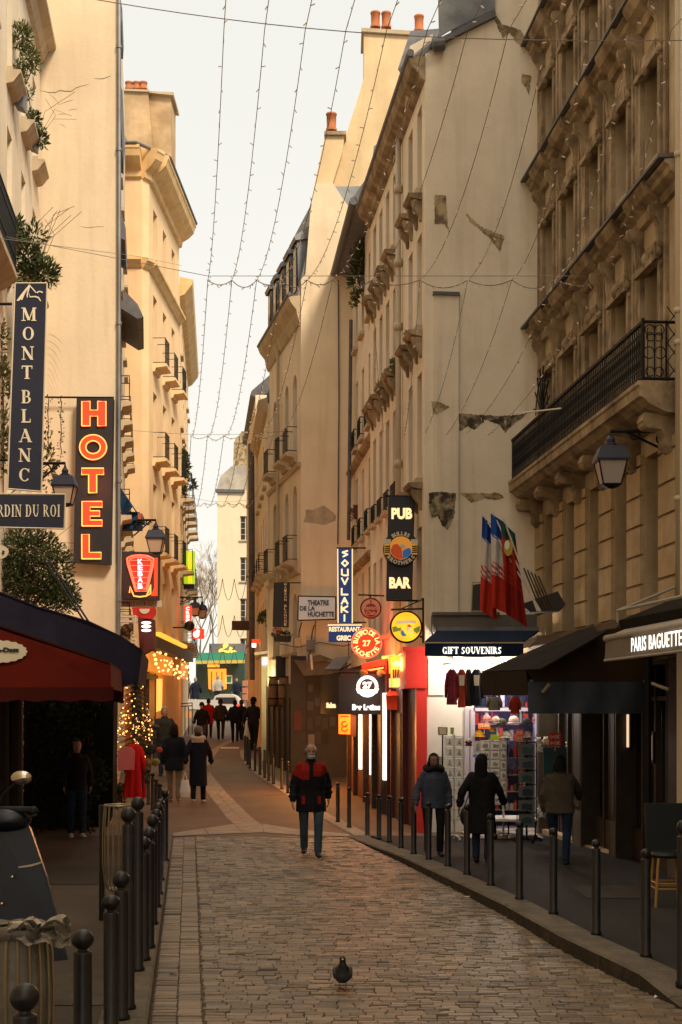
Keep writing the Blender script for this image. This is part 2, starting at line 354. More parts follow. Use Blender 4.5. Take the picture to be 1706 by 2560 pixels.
# ---------------- buildings ----------------
class Edge:
    def __init__(s, a, b):
        s.a = Vector((a[0], a[1], 0)); s.u = Vector((b[0]-a[0], b[1]-a[1], 0)); s.L = s.u.length; s.u.normalize(); s.n = Vector((s.u.y, -s.u.x, 0))
    def p(s, t, z, o=0): return s.a+s.u*t+s.n*o+Vector((0, 0, z))
    def tY(s, Y): return (Y-s.a.y)/s.u.y
    def bar(s, mb, t0, t1, z0, z1, o0, o1): return mb.para(s.p(t0, z0, o0), s.u*(t1-t0), s.n*(o1-o0), (0, 0, z1-z0))
    def sweep(s, mb, t0, t1, prof):   # prof: (out, z)
        n = len(prof); vs = [s.p(t, z, o) for t in (t0, t1) for o, z in prof]
        return mb.add(vs, [(i, i+1, i+1+n, i+n) for i in range(n-1)]+[tuple(range(n))[::-1], tuple(range(n, 2*n))])
def wall_edge(mb, e, z0, z1, wins, depth=.22):
    ts = sorted(set([0, e.L]+[w[0] for w in wins]+[w[1] for w in wins])); zs = sorted(set([z0, z1]+[w[2] for w in wins]+[w[3] for w in wins]))
    for t0, t1 in zip(ts, ts[1:]):
        for a, b in zip(zs, zs[1:]):
            tm, zm = (t0+t1)/2, (a+b)/2
            if any(w[0] < tm < w[1] and w[2] < zm < w[3] for w in wins): continue
            mb.quad(e.p(t0, a), e.p(t1, a), e.p(t1, b), e.p(t0, b))
    for w in wins:
        t0, t1, a, b = w[:4]
        for p, q in (((t0, a), (t1, a)), ((t1, a), (t1, b)), ((t1, b), (t0, b)), ((t0, b), (t0, a))):
            mb.quad(e.p(p[0], p[1]), e.p(p[0], p[1], -depth), e.p(q[0], q[1], -depth), e.p(q[0], q[1]))
        if len(w) > 4 and w[4] == 'arch':
            r = (t1-t0)/2; tc_ = (t0+t1)/2; k = 8
            arc = [(tc_+r*math.cos(math.pi*i/k), b-r+r*math.sin(math.pi*i/k)) for i in range(k+1)]
            for sgn in (0, 1):
                seg = arc[:k//2+1] if sgn == 0 else arc[k//2:]
                corner = (t1, b) if sgn == 0 else (t0, b)
                for i in range(len(seg)-1):
                    mb.quad(e.p(corner[0], corner[1], -.001), e.p(*seg[i], -.001), e.p(*seg[i+1], -.001))
                    mb.quad(e.p(*seg[i], 0), e.p(*seg[i+1], 0), e.p(*seg[i+1], -depth), e.p(*seg[i], -depth))
def window(root, e, w, depth=.22, frame='white_frame', sill=None, bars=2, rail=None, shut=None, glass='window_glass'):
    t0, t1, a, b = w[:4]; mb = MB(); fw = .05; o0, o1 = -depth+.002, -depth+.05
    m = (t0+t1)/2
    for x0, x1, c, d in ((t0+.003, t0+fw, a+.003, b-.003), (t1-fw, t1-.003, a+.003, b-.003), (m-.03, m+.03, a+fw, b-fw), (t0+fw, t1-fw, a+.003, a+fw), (t0+fw, t1-fw, b-fw, b-.003)):
        e.bar(mb, x0, x1, c, d, o0, o1)
    for i in range(bars):
        z = a+(b-a)*(i+1)/(bars+1)
        e.bar(mb, t0+fw, m-.03, z-.012, z+.012, o0, o1-.01); e.bar(mb, m+.03, t1-fw, z-.012, z+.012, o0, o1-.01)
    win = mb.build('window', M_(frame), root)
    g = MB(); g.quad(e.p(t0, a, -depth+.015), e.p(t1, a, -depth+.015), e.p(t1, b, -depth+.015), e.p(t0, b, -depth+.015)); g.build('pane', M_(glass), win, base=BASE[root])
    BASE[win] = BASE[root]
    if sill:
        k = MB(); e.bar(k, t0-.07, t1+.07, a-.09, a-.004, .003, .12); k.build('sill', M_(sill), win)
    if rail: # small iron guard in front of the window
        k = MB(); h, ou = rail
        for zz in (a+.04, a+h-.03, a+h*.8): e.bar(k, t0-.05, t1+.05, zz, zz+.025, ou-.02, ou)
        n = max(4, int((t1-t0+.1)/.11))
        for i in range(n+1):
            t = t0-.05+(t1-t0+.1)*i/n; e.bar(k, t-.008, t+.008, a, a+h, ou-.018, ou-.004)
        for t in (t0-.05, t1+.05): 
            for zz in (a+.04, a+h-.03): e.bar(k, t-.01, t+.01, zz, zz+.02, .0, ou)
        k.build('balcony_rail', M_('black_iron'), win)
        if ou > .2:
            k = MB(); e.sweep(k, t0-.15, t1+.15, [(0, a-.30), (.08, a-.28), (.12, a-.16), (ou, a-.12), (ou+.05, a-.10), (ou+.05, a-.01), (0, a-.01)]); k.build('balcony_slab', M_(sill or 'pale_trim'), win)
    if shut:
        for s_, x in ((-1, t0), (1, t1)):
            k = MB(); ww = (t1-t0)*.45
            e.bar(k, x-(ww if s_ < 0 else -.02), x+(ww if s_ > 0 else -.02), a, b, .01, .045); k.build('shutter', M_(shut), win)
    return win
def building(name, label, foot, z0, z1, m, faces={}, wkw={}, cat='building', group=None, roof=True, depth=.22):
    cx = sum(p[0] for p in foot)/len(foot); cy = sum(p[1] for p in foot)/len(foot)
    root = empty(name, (cx, cy, z0), label, cat, group); mb = MB(); es = []
    for i in range(len(foot)):
        e = Edge(foot[i], foot[(i+1) % len(foot)]); es.append(e); wall_edge(mb, e, z0, z1, faces.get(i, []), depth)
    if roof: mb.add([(x, y, z1) for x, y in foot], [tuple(range(len(foot)))])
    mb.build('wall', M_(m), root)
    for i, ws in faces.items():
        for w_ in ws:
            kw = dict(wkw)
            if len(w_) > 5: kw.update(w_[5])
            if kw.pop('skip', 0): continue
            window(root, es[i], w_, depth, **kw)
    return root, es
def part(root, name, m, fn, smooth=False):
    mb = MB(); fn(mb); o = mb.build(name, M_(m) if isinstance(m, str) else m, root, smooth); BASE[o] = BASE[root]; return o
def pots(root, pts, r=.13, h=.45):
    for p in pts: part(root, 'chimney_pot', 'terracotta', lambda mb: mb.lathe([(r*1.15, 0), (r*1.15, .06), (r*.95, .1), (r, h-.06), (r*1.12, h-.05), (r*1.12, h), (r*.8, h), (r*.8, h-.2)], p, 12), True)
def pxpoly(mb, pts, Y, d=.3):   # outline of a wall seen square-on at depth Y, with thickness d behind
    P = [((px-CX)*Y/F, H+(CY-py)*Y/F) for px, py in pts]
    mb.prism(P, (0, Y, 0), (1, 0, 0), (0, 0, 1), (0, d, 0))

# --- R1 : ornate stone building on the right
FA = (3.63, 26.2); NB = (4.336, 18.0)
e = Edge(FA, NB); cY = [25.2, 23.7, 22.2, 20.7, 19.25]; ws = []
fl = [(3.35, 5.75), (6.55, 8.45), (9.75, 11.25), (12.35, 13.75), (15.2, 17.2)]
for y in cY:
    t = e.tY(y)
    for k, (a, b) in enumerate(fl): ws.append((t-.36, t+.36, a, b, '', dict(frame='dark_wood' if k == 0 else 'grey_frame')))
ws += [(e.tY(25.9), e.tY(23.4), .1, 2.95, '', dict(skip=1)), (e.tY(22.9), e.tY(21.2), .1, 2.95, '', dict(skip=1)), (e.tY(20.9), e.tY(18.5), .1, 2.95, '', dict(skip=1))]
r1, es = building('ornate_building', 'carved ochre stone building with dark cornices and long black balcony, on the right', [FA, NB, (16, 18), (16, 26.2)], -.2, 19, 'ochre_stone', {0: ws}, dict(sill=None, bars=2), depth=.30)
e = es[0]
def corn(z, out=.24, seg=True):
    def f(mb):
        pr = lambda o, zz=0: [(0, z-.34), (.05, z-.32), (.06+o*.2, z-.20), (out*.7+o, z-.14), (out*.75+o, z-.07), (out+o, z-.04), (out+o, z), (0, z+.03)]
        e.sweep(mb, .02, e.L-.01, pr(0))
        for y in cY:
            t = e.tY(y); mb2 = e.sweep(mb, t-.46, t+.46, [(0, z-.36), (.07, z-.34), (.08+.02, z-.22), (out*.7+.06, z-.15), (out+.05, z-.05), (out+.06, z+.01), (0, z+.04)])
    part(r1, 'cornice', 'stone_trim', f)
    def g(mb):
        e.sweep(mb, 0, e.L, [(0, z+.035), (out+.09, z+.012), (out+.09, z+.05), (0, z+.10)])
    part(r1, 'cornice_flashing', 'slate', g)
for z in (9.25, 11.95, 14.45): corn(z)
def console(mb, t, z, wd=.16, h=.5, o=.2):   # scroll bracket under a ledge, top at z
    prof = [(0, z), (o, z), (o*1.02, z-.08), (o*.86, z-.15), (o*.62, z-.19), (o*.45, z-.28), (o*.46, z-.36*h/.5), (o*.36, z-.45*h/.5), (o*.15, z-h), (0, z-h)]
    e.sweep(mb, t-wd/2, t+wd/2, prof); e.sweep(mb, t-wd*.28, t+wd*.28, [(x+.025 if x > 0 else x, y_) for x, y_ in prof])
for z in (9.25, 11.95, 14.45):
    for y in cY:
        for s_ in (-.5, .5):
            part(r1, 'scroll_bracket', 'stone_trim', lambda mb: (console(mb, e.tY(y)+s_, z-.33, .15, .55, .2), mb.ball(e.p(e.tY(y)+s_, z-.95, .07), .055, 8, 6), mb.ball(e.p(e.tY(y)+s_, z-1.08, .05), .035, 8, 6)))
def pil(mb):
    for z0, z1 in ((6.35, 8.85), (9.35, 11.55), (12.05, 14.05), (14.6, 18)):
        for y in cY:
            t = e.tY(y)
            for s_ in (-1, 1):
                e.bar(mb, t+s_*.44-.055, t+s_*.44+.055, z0, z1-.2, .003, .07); e.bar(mb, t+s_*.62-.05, t+s_*.62+.05, z0, z1, .003, .05)
                e.bar(mb, t+s_*.44-.075, t+s_*.44+.075, z0, z0+.18, .004, .10)
            e.bar(mb, t-.5, t+.5, z1-.62, z1-.54, .004, .13); e.bar(mb, t-.42, t+.42, z1-.54, z1-.3, .004, .05)
            e.bar(mb, t-.3, t+.3, z1-.5, z1-.34, .05, .075)
            e.bar(mb, t-.42, t+.42, z0-.02, z0+.10, .004, .12)
    for t in [0.12]+[ (e.tY(a)+e.tY(b))/2 for a, b in zip(cY, cY[1:])]+[e.L-.15]:
        for z0, z1 in ((6.4, 8.7), (9.4, 11.4), (12.1, 13.9)): e.bar(mb, t-.05, t+.05, z0, z1, .003, .03)
part(r1, 'pilasters', 'stone_trim', pil)
def rust(mb, a, b):
        t0 = a+(.40 if a > 0 else 0); t1 = b-(.40 if b < e.L else 0)
        e.bar(mb, t0, t1, 3.2, 5.8, .003, .02)
        z = 3.2
        while z < 5.75: e.bar(mb, t0+.002, t1-.002, z, min(z+.37, 5.8), .004, .065); z += .41
mat('honey_stone', (.50, .37, .22), .9, col2=(.38, .28, .16), scale=3, bump=.4, bscale=15, streak=.25)
ts_ = [0]+[e.tY(y) for y in cY]+[e.L]
for a_, b_ in zip(ts_, ts_[1:]): part(r1, 'rusticated_pier', 'honey_stone', lambda mb: rust(mb, a_, b_))
for y in cY:
    for zt in (8.9, 11.5, 14.0):
        def keyst(mb): t = e.tY(y); mb.ball(e.p(t, zt-.55, .1), .09, 8, 6, (.8, 1, 1.2)); mb.ball(e.p(t-.2, zt-.48, .06), .06, 8, 6); mb.ball(e.p(t+.2, zt-.48, .06), .06, 8, 6)
        part(r1, 'carved_ornament', 'stone_trim', keyst, True)
# balcony
SL = 6.26
def slab(mb):
    e.sweep(mb, .05, e.L-.06, [(0, SL-.22), (.2, SL-.2), (.42, SL-.1), (.50, SL-.02), (.55, SL), (.55, SL+.12), (.57, SL+.14), (.57, SL+.19), (0, SL+.19)])
part(r1, 'balcony_slab', 'stone_trim', slab)
bw, bt = .50, SL+.19
br = empty('balcony_railing', tuple(e.p(4, bt, bw)), None); br.parent = r1; br.location = e.p(4, bt, bw)-BASE[r1]
def rail(mb):
    t0, t1 = .08, e.L-.08; top = 7.22
    e.bar(mb, t0, t1, top-.04, top, bw-.03, bw+.02)
    for z in (bt+.06, bt+.16, top-.16): e.bar(mb, t0, t1, z, z+.018, bw-.012, bw+.006)
    n = 84
    for i in range(n+1):
        t = t0+(t1-t0)*i/n; e.bar(mb, t-.010, t+.010, bt, top-.04, bw-.009, bw+.005)
        if i < n:
            tm = t+(t1-t0)/n/2
            mb.tube([e.p(tm-.03, bt+.2, bw-.003), e.p(tm+.03, bt+.32, bw-.003), e.p(tm-.03, bt+.44, bw-.003), e.p(tm+.03, bt+.56, bw-.003), e.p(tm, top-.17, bw-.003)], .007, 4)
part(r1, 'balcony_railing', 'black_iron', rail).name
bpy.data.objects.remove(br)
def endrail(mb):
    t = e.L-.08; top = 7.22; u = e.n
    o0 = e.p(t, 0)
    def P(o, z): return e.p(t, z, o)
    for z in (top-.02, bt+.03): mb.tube([P(0, z), P(bw, z)], .02, 6)
    mb.tube([P(bw, bt), P(bw, top+.02)], .022, 6); mb.tube([P(.2, bt), P(.2, top)], .013, 6); mb.tube([P(.01, bt), P(.01, top)], .013, 6)
    for k in range(4):
        z = bt+.02+k*.23
        mb.tube([P(.02, z), P(.1, z+.12), P(.19, z+.24)], .007, 5); mb.tube([P(.19, z), P(.1, z+.12), P(.02, z+.24)], .007, 5)
    c = .35
    for s_ in (-1, 1):
        for zc, rr in ((bt+.12, .055), (bt+.36, .07), (bt+.56, .05), (top-.12, .06)):
            mb.tube([P(c+s_*(.005+rr*(1-math.cos(a*.55))*1.0), zc+rr*math.sin(a*.55)*1.1) for a in range(0, 11)], .008, 5)
        mb.tube([P(c+s_*.09, bt+.05), P(c+s_*.09, top-.1)], .007, 5)
    mb.tube([P(c, bt), P(c, top-.06)], .011, 5)
part(r1, 'balcony_scroll_panel', 'black_iron', endrail)
def bconsole(mb, t):
    e.sweep(mb, t-.13, t+.13, [(0, SL-.2), (.42, SL-.17), (.45, SL-.27), (.36, SL-.36), (.2, SL-.38), (.15, SL-.47), (.17, SL-.56), (.09, SL-.66), (0, SL-.7)])
    mb.tube([e.p(t-.14, SL-.29, .36), e.p(t+.14, SL-.29, .36)], .075, 12); mb.tube([e.p(t-.14, SL-.56, .11), e.p(t+.14, SL-.56, .11)], .055, 12)
for y in (25.95, 24.45, 22.95, 21.45, 19.95, 18.4): part(r1, 'balcony_console', 'stone_trim', lambda mb: bconsole(mb, e.tY(y)))
for a_, b_ in ((26.17, 25.9), (23.4, 22.9), (21.2, 20.9), (18.5, 18.05)): part(r1, 'shop_pilaster', mat('pier_dark', (.05, .034, .020), .7, col2=(.032, .022, .014), scale=4, streak=.4), lambda mb: (e.bar(mb, e.tY(a_), e.tY(b_), .62, 2.96, .004, .045), e.bar(mb, e.tY(a_)+.05, e.tY(b_)-.05, .7, 2.8, .045, .06)))
part(r1, 'shop_cornice', 'stone_trim', lambda mb: e.sweep(mb, 0, e.L, [(0, 2.98), (.1, 3.0), (.12, 3.06), (.2, 3.1), (.2, 3.17), (0, 3.2)]))
def shopglass(mb):
    for y0, y1 in ((25.9, 23.4), (22.9, 21.2), (20.9, 18.5)):
        mb.quad(e.p(e.tY(y0), .1, -.26), e.p(e.tY(y1), .1, -.26), e.p(e.tY(y1), 2.95, -.26), e.p(e.tY(y0), 2.95, -.26))
part(r1, 'shop_window', 'window_glass', shopglass)
def shopfr(mb):
    for y0, y1 in ((25.9, 23.4), (22.9, 21.2), (20.9, 18.5)):
        a, b = e.tY(y0), e.tY(y1); n = max(2, round((b-a)/.6))
        for i in range(n+1):
            t = a+(b-a)*i/n; e.bar(mb, t-.03, t+.03, .1, 2.95, -.25, -.16)
        e.bar(mb, a, b, .1, .55, -.25, -.18); e.bar(mb, a, b, 2.4, 2.46, -.25, -.18)
part(r1, 'shop_frame', 'dark_wood', shopfr)
for y0_, y1_ in ((25.9, 23.4), (22.9, 21.2), (20.9, 18.5)): part(r1, 'shop_lining', 'pier_dark', lambda mb: (e.bar(mb, e.tY(y0_)+.002, e.tY(y0_)+.04, .1, 2.94, -.25, .06), e.bar(mb, e.tY(y1_)-.04, e.tY(y1_)-.002, .1, 2.94, -.25, .06), e.bar(mb, e.tY(y0_)+.04, e.tY(y1_)-.04, 2.88, 2.94, -.25, .06)))
for a_, b_ in ((26.19, 25.92), (23.38, 22.92), (21.18, 20.92), (18.48, 18.02)): part(r1, 'plinth', 'kerb_granite', lambda mb: e.bar(mb, e.tY(a_), e.tY(b_), -.1, .62, .004, .06))
part(r1, 'fan_grille', 'black_iron', lambda mb: [mb.tube([e.p(e.tY(24.4), 7.35, .35), e.p(e.tY(24.4)+.62*math.cos(a), 7.35+.8*math.sin(a), .35)], .014, 5) for a in [R(q) for q in (12, 34, 56, 78, 100, 122, 144, 166)]]+[mb.tube([e.p(e.tY(24.4)+.45*math.cos(R(q)), 7.35+.58*math.sin(R(q)), .35) for q in range(5, 176, 10)], .012, 5)])
# --- R0 : nearest pale building on the right edge
r0, es0 = building('corner_building', 'pale plaster building with a grey downpipe, a sliver along the right edge', [(4.243, 17.98), (6.6, -12), (22, -12), (22, 17.98)], -.2, 22, 'pale_plaster', {0: [(2.2, 3.4, 3.8, 6, '', {}), (2.2, 3.4, 7, 9.2, '', {}), (5, 6.2, 3.8, 6, '', {}), (.5, 8, .15, 3.0, '', dict(skip=1))]}, dict(sill='pale_trim'))
part(r0, 'downpipe', mat('pipe_cream', (.45, .37, .26), .5, streak=.2), lambda mb: [mb.tube([W(1698, 0, 17.9)+Vector((0, 0, 3)), W(1698, 0, 17.9)+Vector((0, 0, -7.9))], .05, 12)]+[mb.tube([W(1698, y, 17.9), W(1698, y+14, 17.9)], .062, 12) for y in (380, 770, 850, 1240)], True)
part(r0, 'shop_window', 'window_glass', lambda mb: mb.quad(es0[0].p(.5, .15, -.2), es0[0].p(8, .15, -.2), es0[0].p(8, 3, -.2), es0[0].p(.5, 3, -.2)))

# --- R2 : souvenir shop building with the blank gable
f2 = [(.706, 34.2), (1.55, 26.2), (8, 26.2), (8, 34.2)]
e2 = Edge(f2[0], f2[1]); ws = []
for y in (26.85, 27.95, 30.1, 31.2, 32.3, 33.4):
    t = e2.tY(y)
    for k, (a, b) in enumerate(((3.9, 5.7), (6.6, 8.6), (9.45, 11.2), (12.0, 13.6))):
        ws.append((t-.27, t+.27, a, b, '', dict(rail=(.45, .06) if (k == 1 and y > 30) else None)))
r2, es2 = building('gift_shop_building', 'building with a tall blank plaster gable above the blue gift shop awning', f2, -.2, 14.25, 'grey_plaster', {0: ws, 1: [(.9, 2.07, .06, 2.95, '', dict(skip=1))]}, dict(frame='grey_frame', sill='pale_trim', bars=2), roof=False)
es2g = Edge((1.55, 26.2), (8, 26.2))
def gab(mb):
    P = [(1.552, 14.2), (1.552, 14.35), (2.0, 14.62), (2.78, 15.02), (2.95, 16.0), (3.6, 17.2), (5, 18.3), (8, 18.3), (8, 14.2)]
    mb.prism(P, (0, 26.202, 0), (1, 0, 0), (0, 0, 1), (0, .35, 0))
part(r2, 'gable', 'grey_plaster', gab)
part(r2, 'roof', 'zinc', lambda mb: mb.prism([(1.7, 14.26), (2.9, 16.6), (4.5, 18), (8, 18), (8, 14.26)], (0, 26.6, 0), (1, 0, 0), (0, 0, 1), (-.75, 7.5, 0)))
def gut(mb):
    ee = es2[0]; ee.sweep(mb, -.1, ee.L+.02, [(0, 13.85), (.08, 13.9), (.12, 14.02), (.24, 14.1), (.28, 14.2), (.30, 14.28), (0, 14.3)])
part(r2, 'cornice', 'stone_trim', gut)
part(r2, 'gutter', 'slate', lambda mb: mb.tube([es2[0].p(-.1, 14.34, .28), es2[0].p(es2[0].L+.05, 14.34, .28)], .07, 8))
part(r2, 'downpipe', 'pipe_cream', lambda mb: [mb.tube([es2[0].p(es2[0].tY(29.0), 3.2, .09), es2[0].p(es2[0].tY(29.0), 13.9, .09)], .055, 8)]+[mb.tube([es2[0].p(es2[0].tY(29.0), z, .09), es2[0].p(es2[0].tY(29.0), z+.15, .09)], .085, 8) for z in (4.5, 7.2, 10, 11.3, 12.8)], True)
for y in (26.85, 27.95, 30.1, 31.2, 32.3, 33.4):
    for z in (11.9, 9.35, 6.5):
        if z == 6.5 and y > 29: continue
        t = es2[0].tY(y)
        part(r2, 'sill_bracket', 'stone_trim', lambda mb: (es2[0].sweep(mb, t-.34, t+.34, [(0, z-.12), (.22, z-.08), (.27, z-.02), (.27, z), (0, z+.01)]), [es2[0].sweep(mb, t+q-.06, t+q+.06, [(0, z-.12), (.2, z-.12), (.17, z-.25), (.06, z-.38), (.04, z-.48), (0, z-.5)]) for q in (-.24, .24)]))
# raised pilaster strip on the gable, capped by a dark lintel
part(r2, 'flue_strip', 'grey_plaster', lambda mb: mb.prism([(W(p, 0, 26.2).x, W(0, q, 26.2).z) for p, q in ((1083, 1590), (1145, 1590), (1147, 740), (1084, 740))], (0, 26.2, 0), (1, 0, 0), (0, 0, 1), (0, -.06, 0)))
part(r2, 'flue_cap', 'slate', lambda mb: mb.prism([(W(p, 0, 26.2).x, W(0, q, 26.2).z) for p, q in ((1082, 740), (1149, 742), (1149, 734), (1082, 732))], (0, 26.2, 0), (1, 0, 0), (0, 0, 1), (0, -.11, 0)))
rp = random.Random(11)
def patch(root, pts, Y, m='bare_stone', name='bare_patch', off=.006):
    P = []
    for i in range(len(pts)):
        a, b = pts[i], pts[(i+1) % len(pts)]; n = max(1, int(math.dist(a, b)/3.5))
        for k in range(n):
            u = k/n; P.append((a[0]+(b[0]-a[0])*u+rp.uniform(-1.7, 1.7)*(k > 0), a[1]+(b[1]-a[1])*u+rp.uniform(-1.7, 1.7)*(k > 0)))
    part(root, name, m, lambda mb: mb.prism([(W(p, 0, Y).x, W(0, q, Y).z) for p, q in P], (0, Y, 0), (1, 0, 0), (0, 0, 1), (0, -off, 0)))
mat('worn_plaster', (.44, .34, .20), .95, col2=(.17, .125, .07), scale=4.5, lo=.42, hi=.58, bump=.8, bscale=14)
mat('dark_stain', (.06, .05, .036), .95, col2=(.36, .29, .19), scale=6, lo=.45, hi=.62, bump=1, bscale=12)
for pts, m_ in (([(1228, 22), (1255, 60), (1300, 75), (1325, 105), (1318, 122), (1290, 105), (1276, 82), (1258, 96), (1245, 70)], 'worn_plaster'),
             ([(1305, 184), (1328, 190), (1326, 215), (1324, 238), (1316, 222), (1304, 205)], 'worn_plaster'),
             ([(1086, 488), (1115, 490), (1119, 560), (1124, 582), (1112, 560), (1087, 560)], 'worn_plaster'),
             ([(1166, 533), (1200, 565), (1232, 580), (1262, 590), (1250, 630), (1225, 596), (1195, 570), (1172, 552)], 'worn_plaster'),
             ([(1148, 1034), (1190, 1036), (1240, 1040), (1290, 1038), (1318, 1034), (1285, 1060), (1262, 1082), (1250, 1062), (1215, 1050), (1185, 1075), (1170, 1065), (1150, 1078)], 'dark_stain'),
             ([(1148, 1232), (1200, 1233), (1245, 1232), (1262, 1245), (1240, 1250), (1210, 1246), (1180, 1258), (1165, 1245)], 'worn_plaster')):
    patch(r2, pts, 26.2, m_)
patch(r2, [(1078, 1003), (1100, 1005), (1126, 1018), (1100, 1030), (1088, 1036), (1082, 1022)], 26.14, 'worn_plaster')
patch(r2, [(1074, 1232), (1108, 1230), (1141, 1232), (1136, 1290), (1128, 1310), (1120, 1325), (1104, 1312), (1096, 1290), (1080, 1294), (1073, 1270)], 26.14, 'dark_stain')
for pts in ([(1140, 355), (1222, 352)], [(1090, 735+320), (1082, 1100)],): pass
part(r2, 'lower_fascia', mat('fascia_grey', (.17, .15, .13), .8, col2=(.12, .11, .10), scale=2, streak=.3), lambda mb: (pxpoly(mb, ((1080, 1538), (1346, 1536), (1346, 1576), (1080, 1580)), 26.0, .19), pxpoly(mb, ((1082, 1530), (1250, 1530), (1250, 1537), (1082, 1538)), 25.95, .24)))
# dormers on its roof
for px0, px1, y0, y1, Y in ((1003, 1082, 75, 190, 27.3), (972, 1030, 240, 330, 29.8)):
    d = empty('dormer', (0, 0, 0), None)
    bpy.data.objects.remove(d)
    def dm(mb):
        pxpoly(mb, ((px0+22, y0+40), (px1, y0+10), (px1+30, y1+60), (px0+12, y1+60)), Y, 1.3)
    part(r2, 'dormer', 'pale_plaster', dm)
    part(r2, 'dormer_roof', 'slate', lambda mb: mb.add([W(px0-8, y0+38+60, Y-.25), W(px0+24, y0+2, Y+.6), W(px1+20, y0-4, Y+.6), W(px1+10, y0+22, Y-.25), W(px0, y0+52+60, Y-.25), W(px0+26, y0+16, Y+.6), W(px1+20, y0+8, Y+.6), W(px1+10, y0+34, Y-.25)], [(0, 1, 2, 3), (7, 6, 5, 4), (0, 4, 5, 1), (1, 5, 6, 2), (2, 6, 7, 3), (3, 7, 4, 0)]))
part(r2, 'skylight', mat('dormer_glass', (.10, .105, .11), .25, col2=(.2, .2, .19), scale=3), lambda mb: pxpoly(mb, ((1095, 0-30), (1238, -30), (1238, 22), (1120, 78), (1098, 92)), 26.15, .04))
part(r2, 'skylight_frame', 'slate', lambda mb: (pxpoly(mb, ((1072, 118), (1080, 104), (1240, 26), (1240, 40), (1110, 104), (1108, 122)), 26.1, .09), mb.tube([W(1082, 112, 26.05), W(1112, 108, 26.05)], .12, 10)))

# --- R4
f4 = [(.30, 39.95), (.80, 34.25), (7, 34.25), (7, 39.95)]
e4 = Edge(f4[0], f4[1]); ws = []
for y in (35.2, 36.9, 38.5):
    t = e4.tY(y)
    for a, b in ((3.9, 5.8), (6.7, 8.5), (9.3, 11.1), (12, 13.6)): ws.append((t-.3, t+.3, a, b, '', dict(rail=(.5, .12) if a in (6.7, 9.3) else None)))
r4, es4 = building('narrow_building', 'narrow pale building with a deep dark eave, its top window ledge full of plants', f4, -.1, 14.4, 'grey_plaster', {0: ws}, dict(frame='grey_frame', sill='pale_trim'))
part(r4, 'eave', 'slate', lambda mb: (es4[0].sweep(mb, 0, es4[0].L, [(0, 14.35), (.42, 14.45), (.5, 14.6), (.3, 14.9), (0, 15.3)]), mb.tube([es4[0].p(0, 14.5, .5), es4[0].p(es4[0].L, 14.5, .5)], .10, 8)))
part(r4, 'roof', 'zinc', lambda mb: mb.prism([(.9, 14.4), (1.9, 17), (7, 17.5), (7, 14.4)], (0, 34.3, 0), (1, 0, 0), (0, 0, 1), (-.35, 5.6, 0)))
part(r4, 'dormer', 'zinc', lambda mb: pxpoly(mb, ((935, 365), (985, 335), (992, 345), (944, 372), (930, 520), (918, 520)), 34.6, .3))
part(r4, 'downpipe', 'slate', lambda mb: mb.tube([W(878, 800, 39.0), W(872, 1350, 39.0)], .05, 8))
part(r4, 'string_course', 'stone_trim', lambda mb: [es4[0].sweep(mb, 0, es4[0].L, [(0, z-.15), (.1, z-.12), (.16, z-.03), (.16, z), (0, z+.03)]) for z in (6.1, 8.9)])
# --- tall chimney gable behind R4
cg = empty('chimney_gable_building', (2, 42, 0), 'tall yellowish party wall topped by a broad chimney with terracotta pots', 'building')
part(cg, 'wall', mat('gable_plaster', (.72, .55, .33), .9, col2=(.58, .44, .26), scale=.9, bump=.3, bscale=6, streak=.18), lambda mb: (pxpoly(mb, ((831, 700), (831, 446), (856, 367), (900, 230), (910, 195), (910, 77), (1100, 77), (1190, 800)), 40.7, 1.2), mb.box(.5, 6, 40.8, 46, 0, 15)))
part(cg, 'chimney_cap', 'pale_trim', lambda mb: pxpoly(mb, ((904, 78), (904, 69), (1090, 80), (1090, 90)), 40.6, 1.4))
pots(cg, [tuple(W(939, 70, 41.2)), tuple(W(966, 71, 41.2)), tuple(W(1048, 79, 41.2))])
# --- R5 : theatre building
f5 = [(-2.30, 45.7), (-1.125, 40), (5, 40), (5, 45.7)]
e5 = Edge(f5[0], f5[1]); ws = []
for y in (41.0, 42.4, 44.6):
    t = e5.tY(y)
    for k, (a, b) in enumerate(((3.9, 5.6), (6.5, 8.7), (9.6, 11.9))): ws.append((t-.33, t+.33, a, b, 'arch', dict(rail=(.75, .3) if k in (1, 2) else None)))
r5, es5 = building('theatre_building', 'cream building with arched windows and a big blank side wall behind the theatre sign', f5, -.1, 13.8, 'pale_plaster', {0: ws}, dict(frame='grey_frame', sill='pale_trim', bars=2))
part(r5, 'gable', mat('gable_cream', (.82, .69, .50), .9, col2=(.70, .58, .41), scale=.5, bump=.3, bscale=9, streak=.2), lambda mb: pxpoly(mb, ((753, 1985), (753, 700), (764, 685), (776, 536), (787, 461), (831, 455), (860, 500), (905, 560), (905, 1985)), 39.93, .5))
part(r5, 'stack', 'gable_plaster', lambda mb: pxpoly(mb, ((785, 470), (800, 400), (814, 334), (862, 334), (856, 380), (831, 460)), 40.3, .8))
part(r5, 'chimney_cap', 'stone_trim', lambda mb: pxpoly(mb, ((811, 336), (811, 327), (866, 327), (866, 336)), 40.2, 1.0))
pots(r5, [tuple(W(829, 328, 40.7))], .14, .5)
part(r5, 'cornice', 'pale_trim', lambda mb: es5[0].sweep(mb, -.1, es5[0].L+.02, [(0, 13.1), (.06, 13.15), (.14, 13.5), (.3, 13.7), (.36, 13.85), (0, 13.9)]))
part(r5, 'gutter', 'slate', lambda mb: mb.tube([es5[0].p(-.1, 13.92, .34), es5[0].p(es5[0].L+.05, 13.92, .34)], .06, 8))
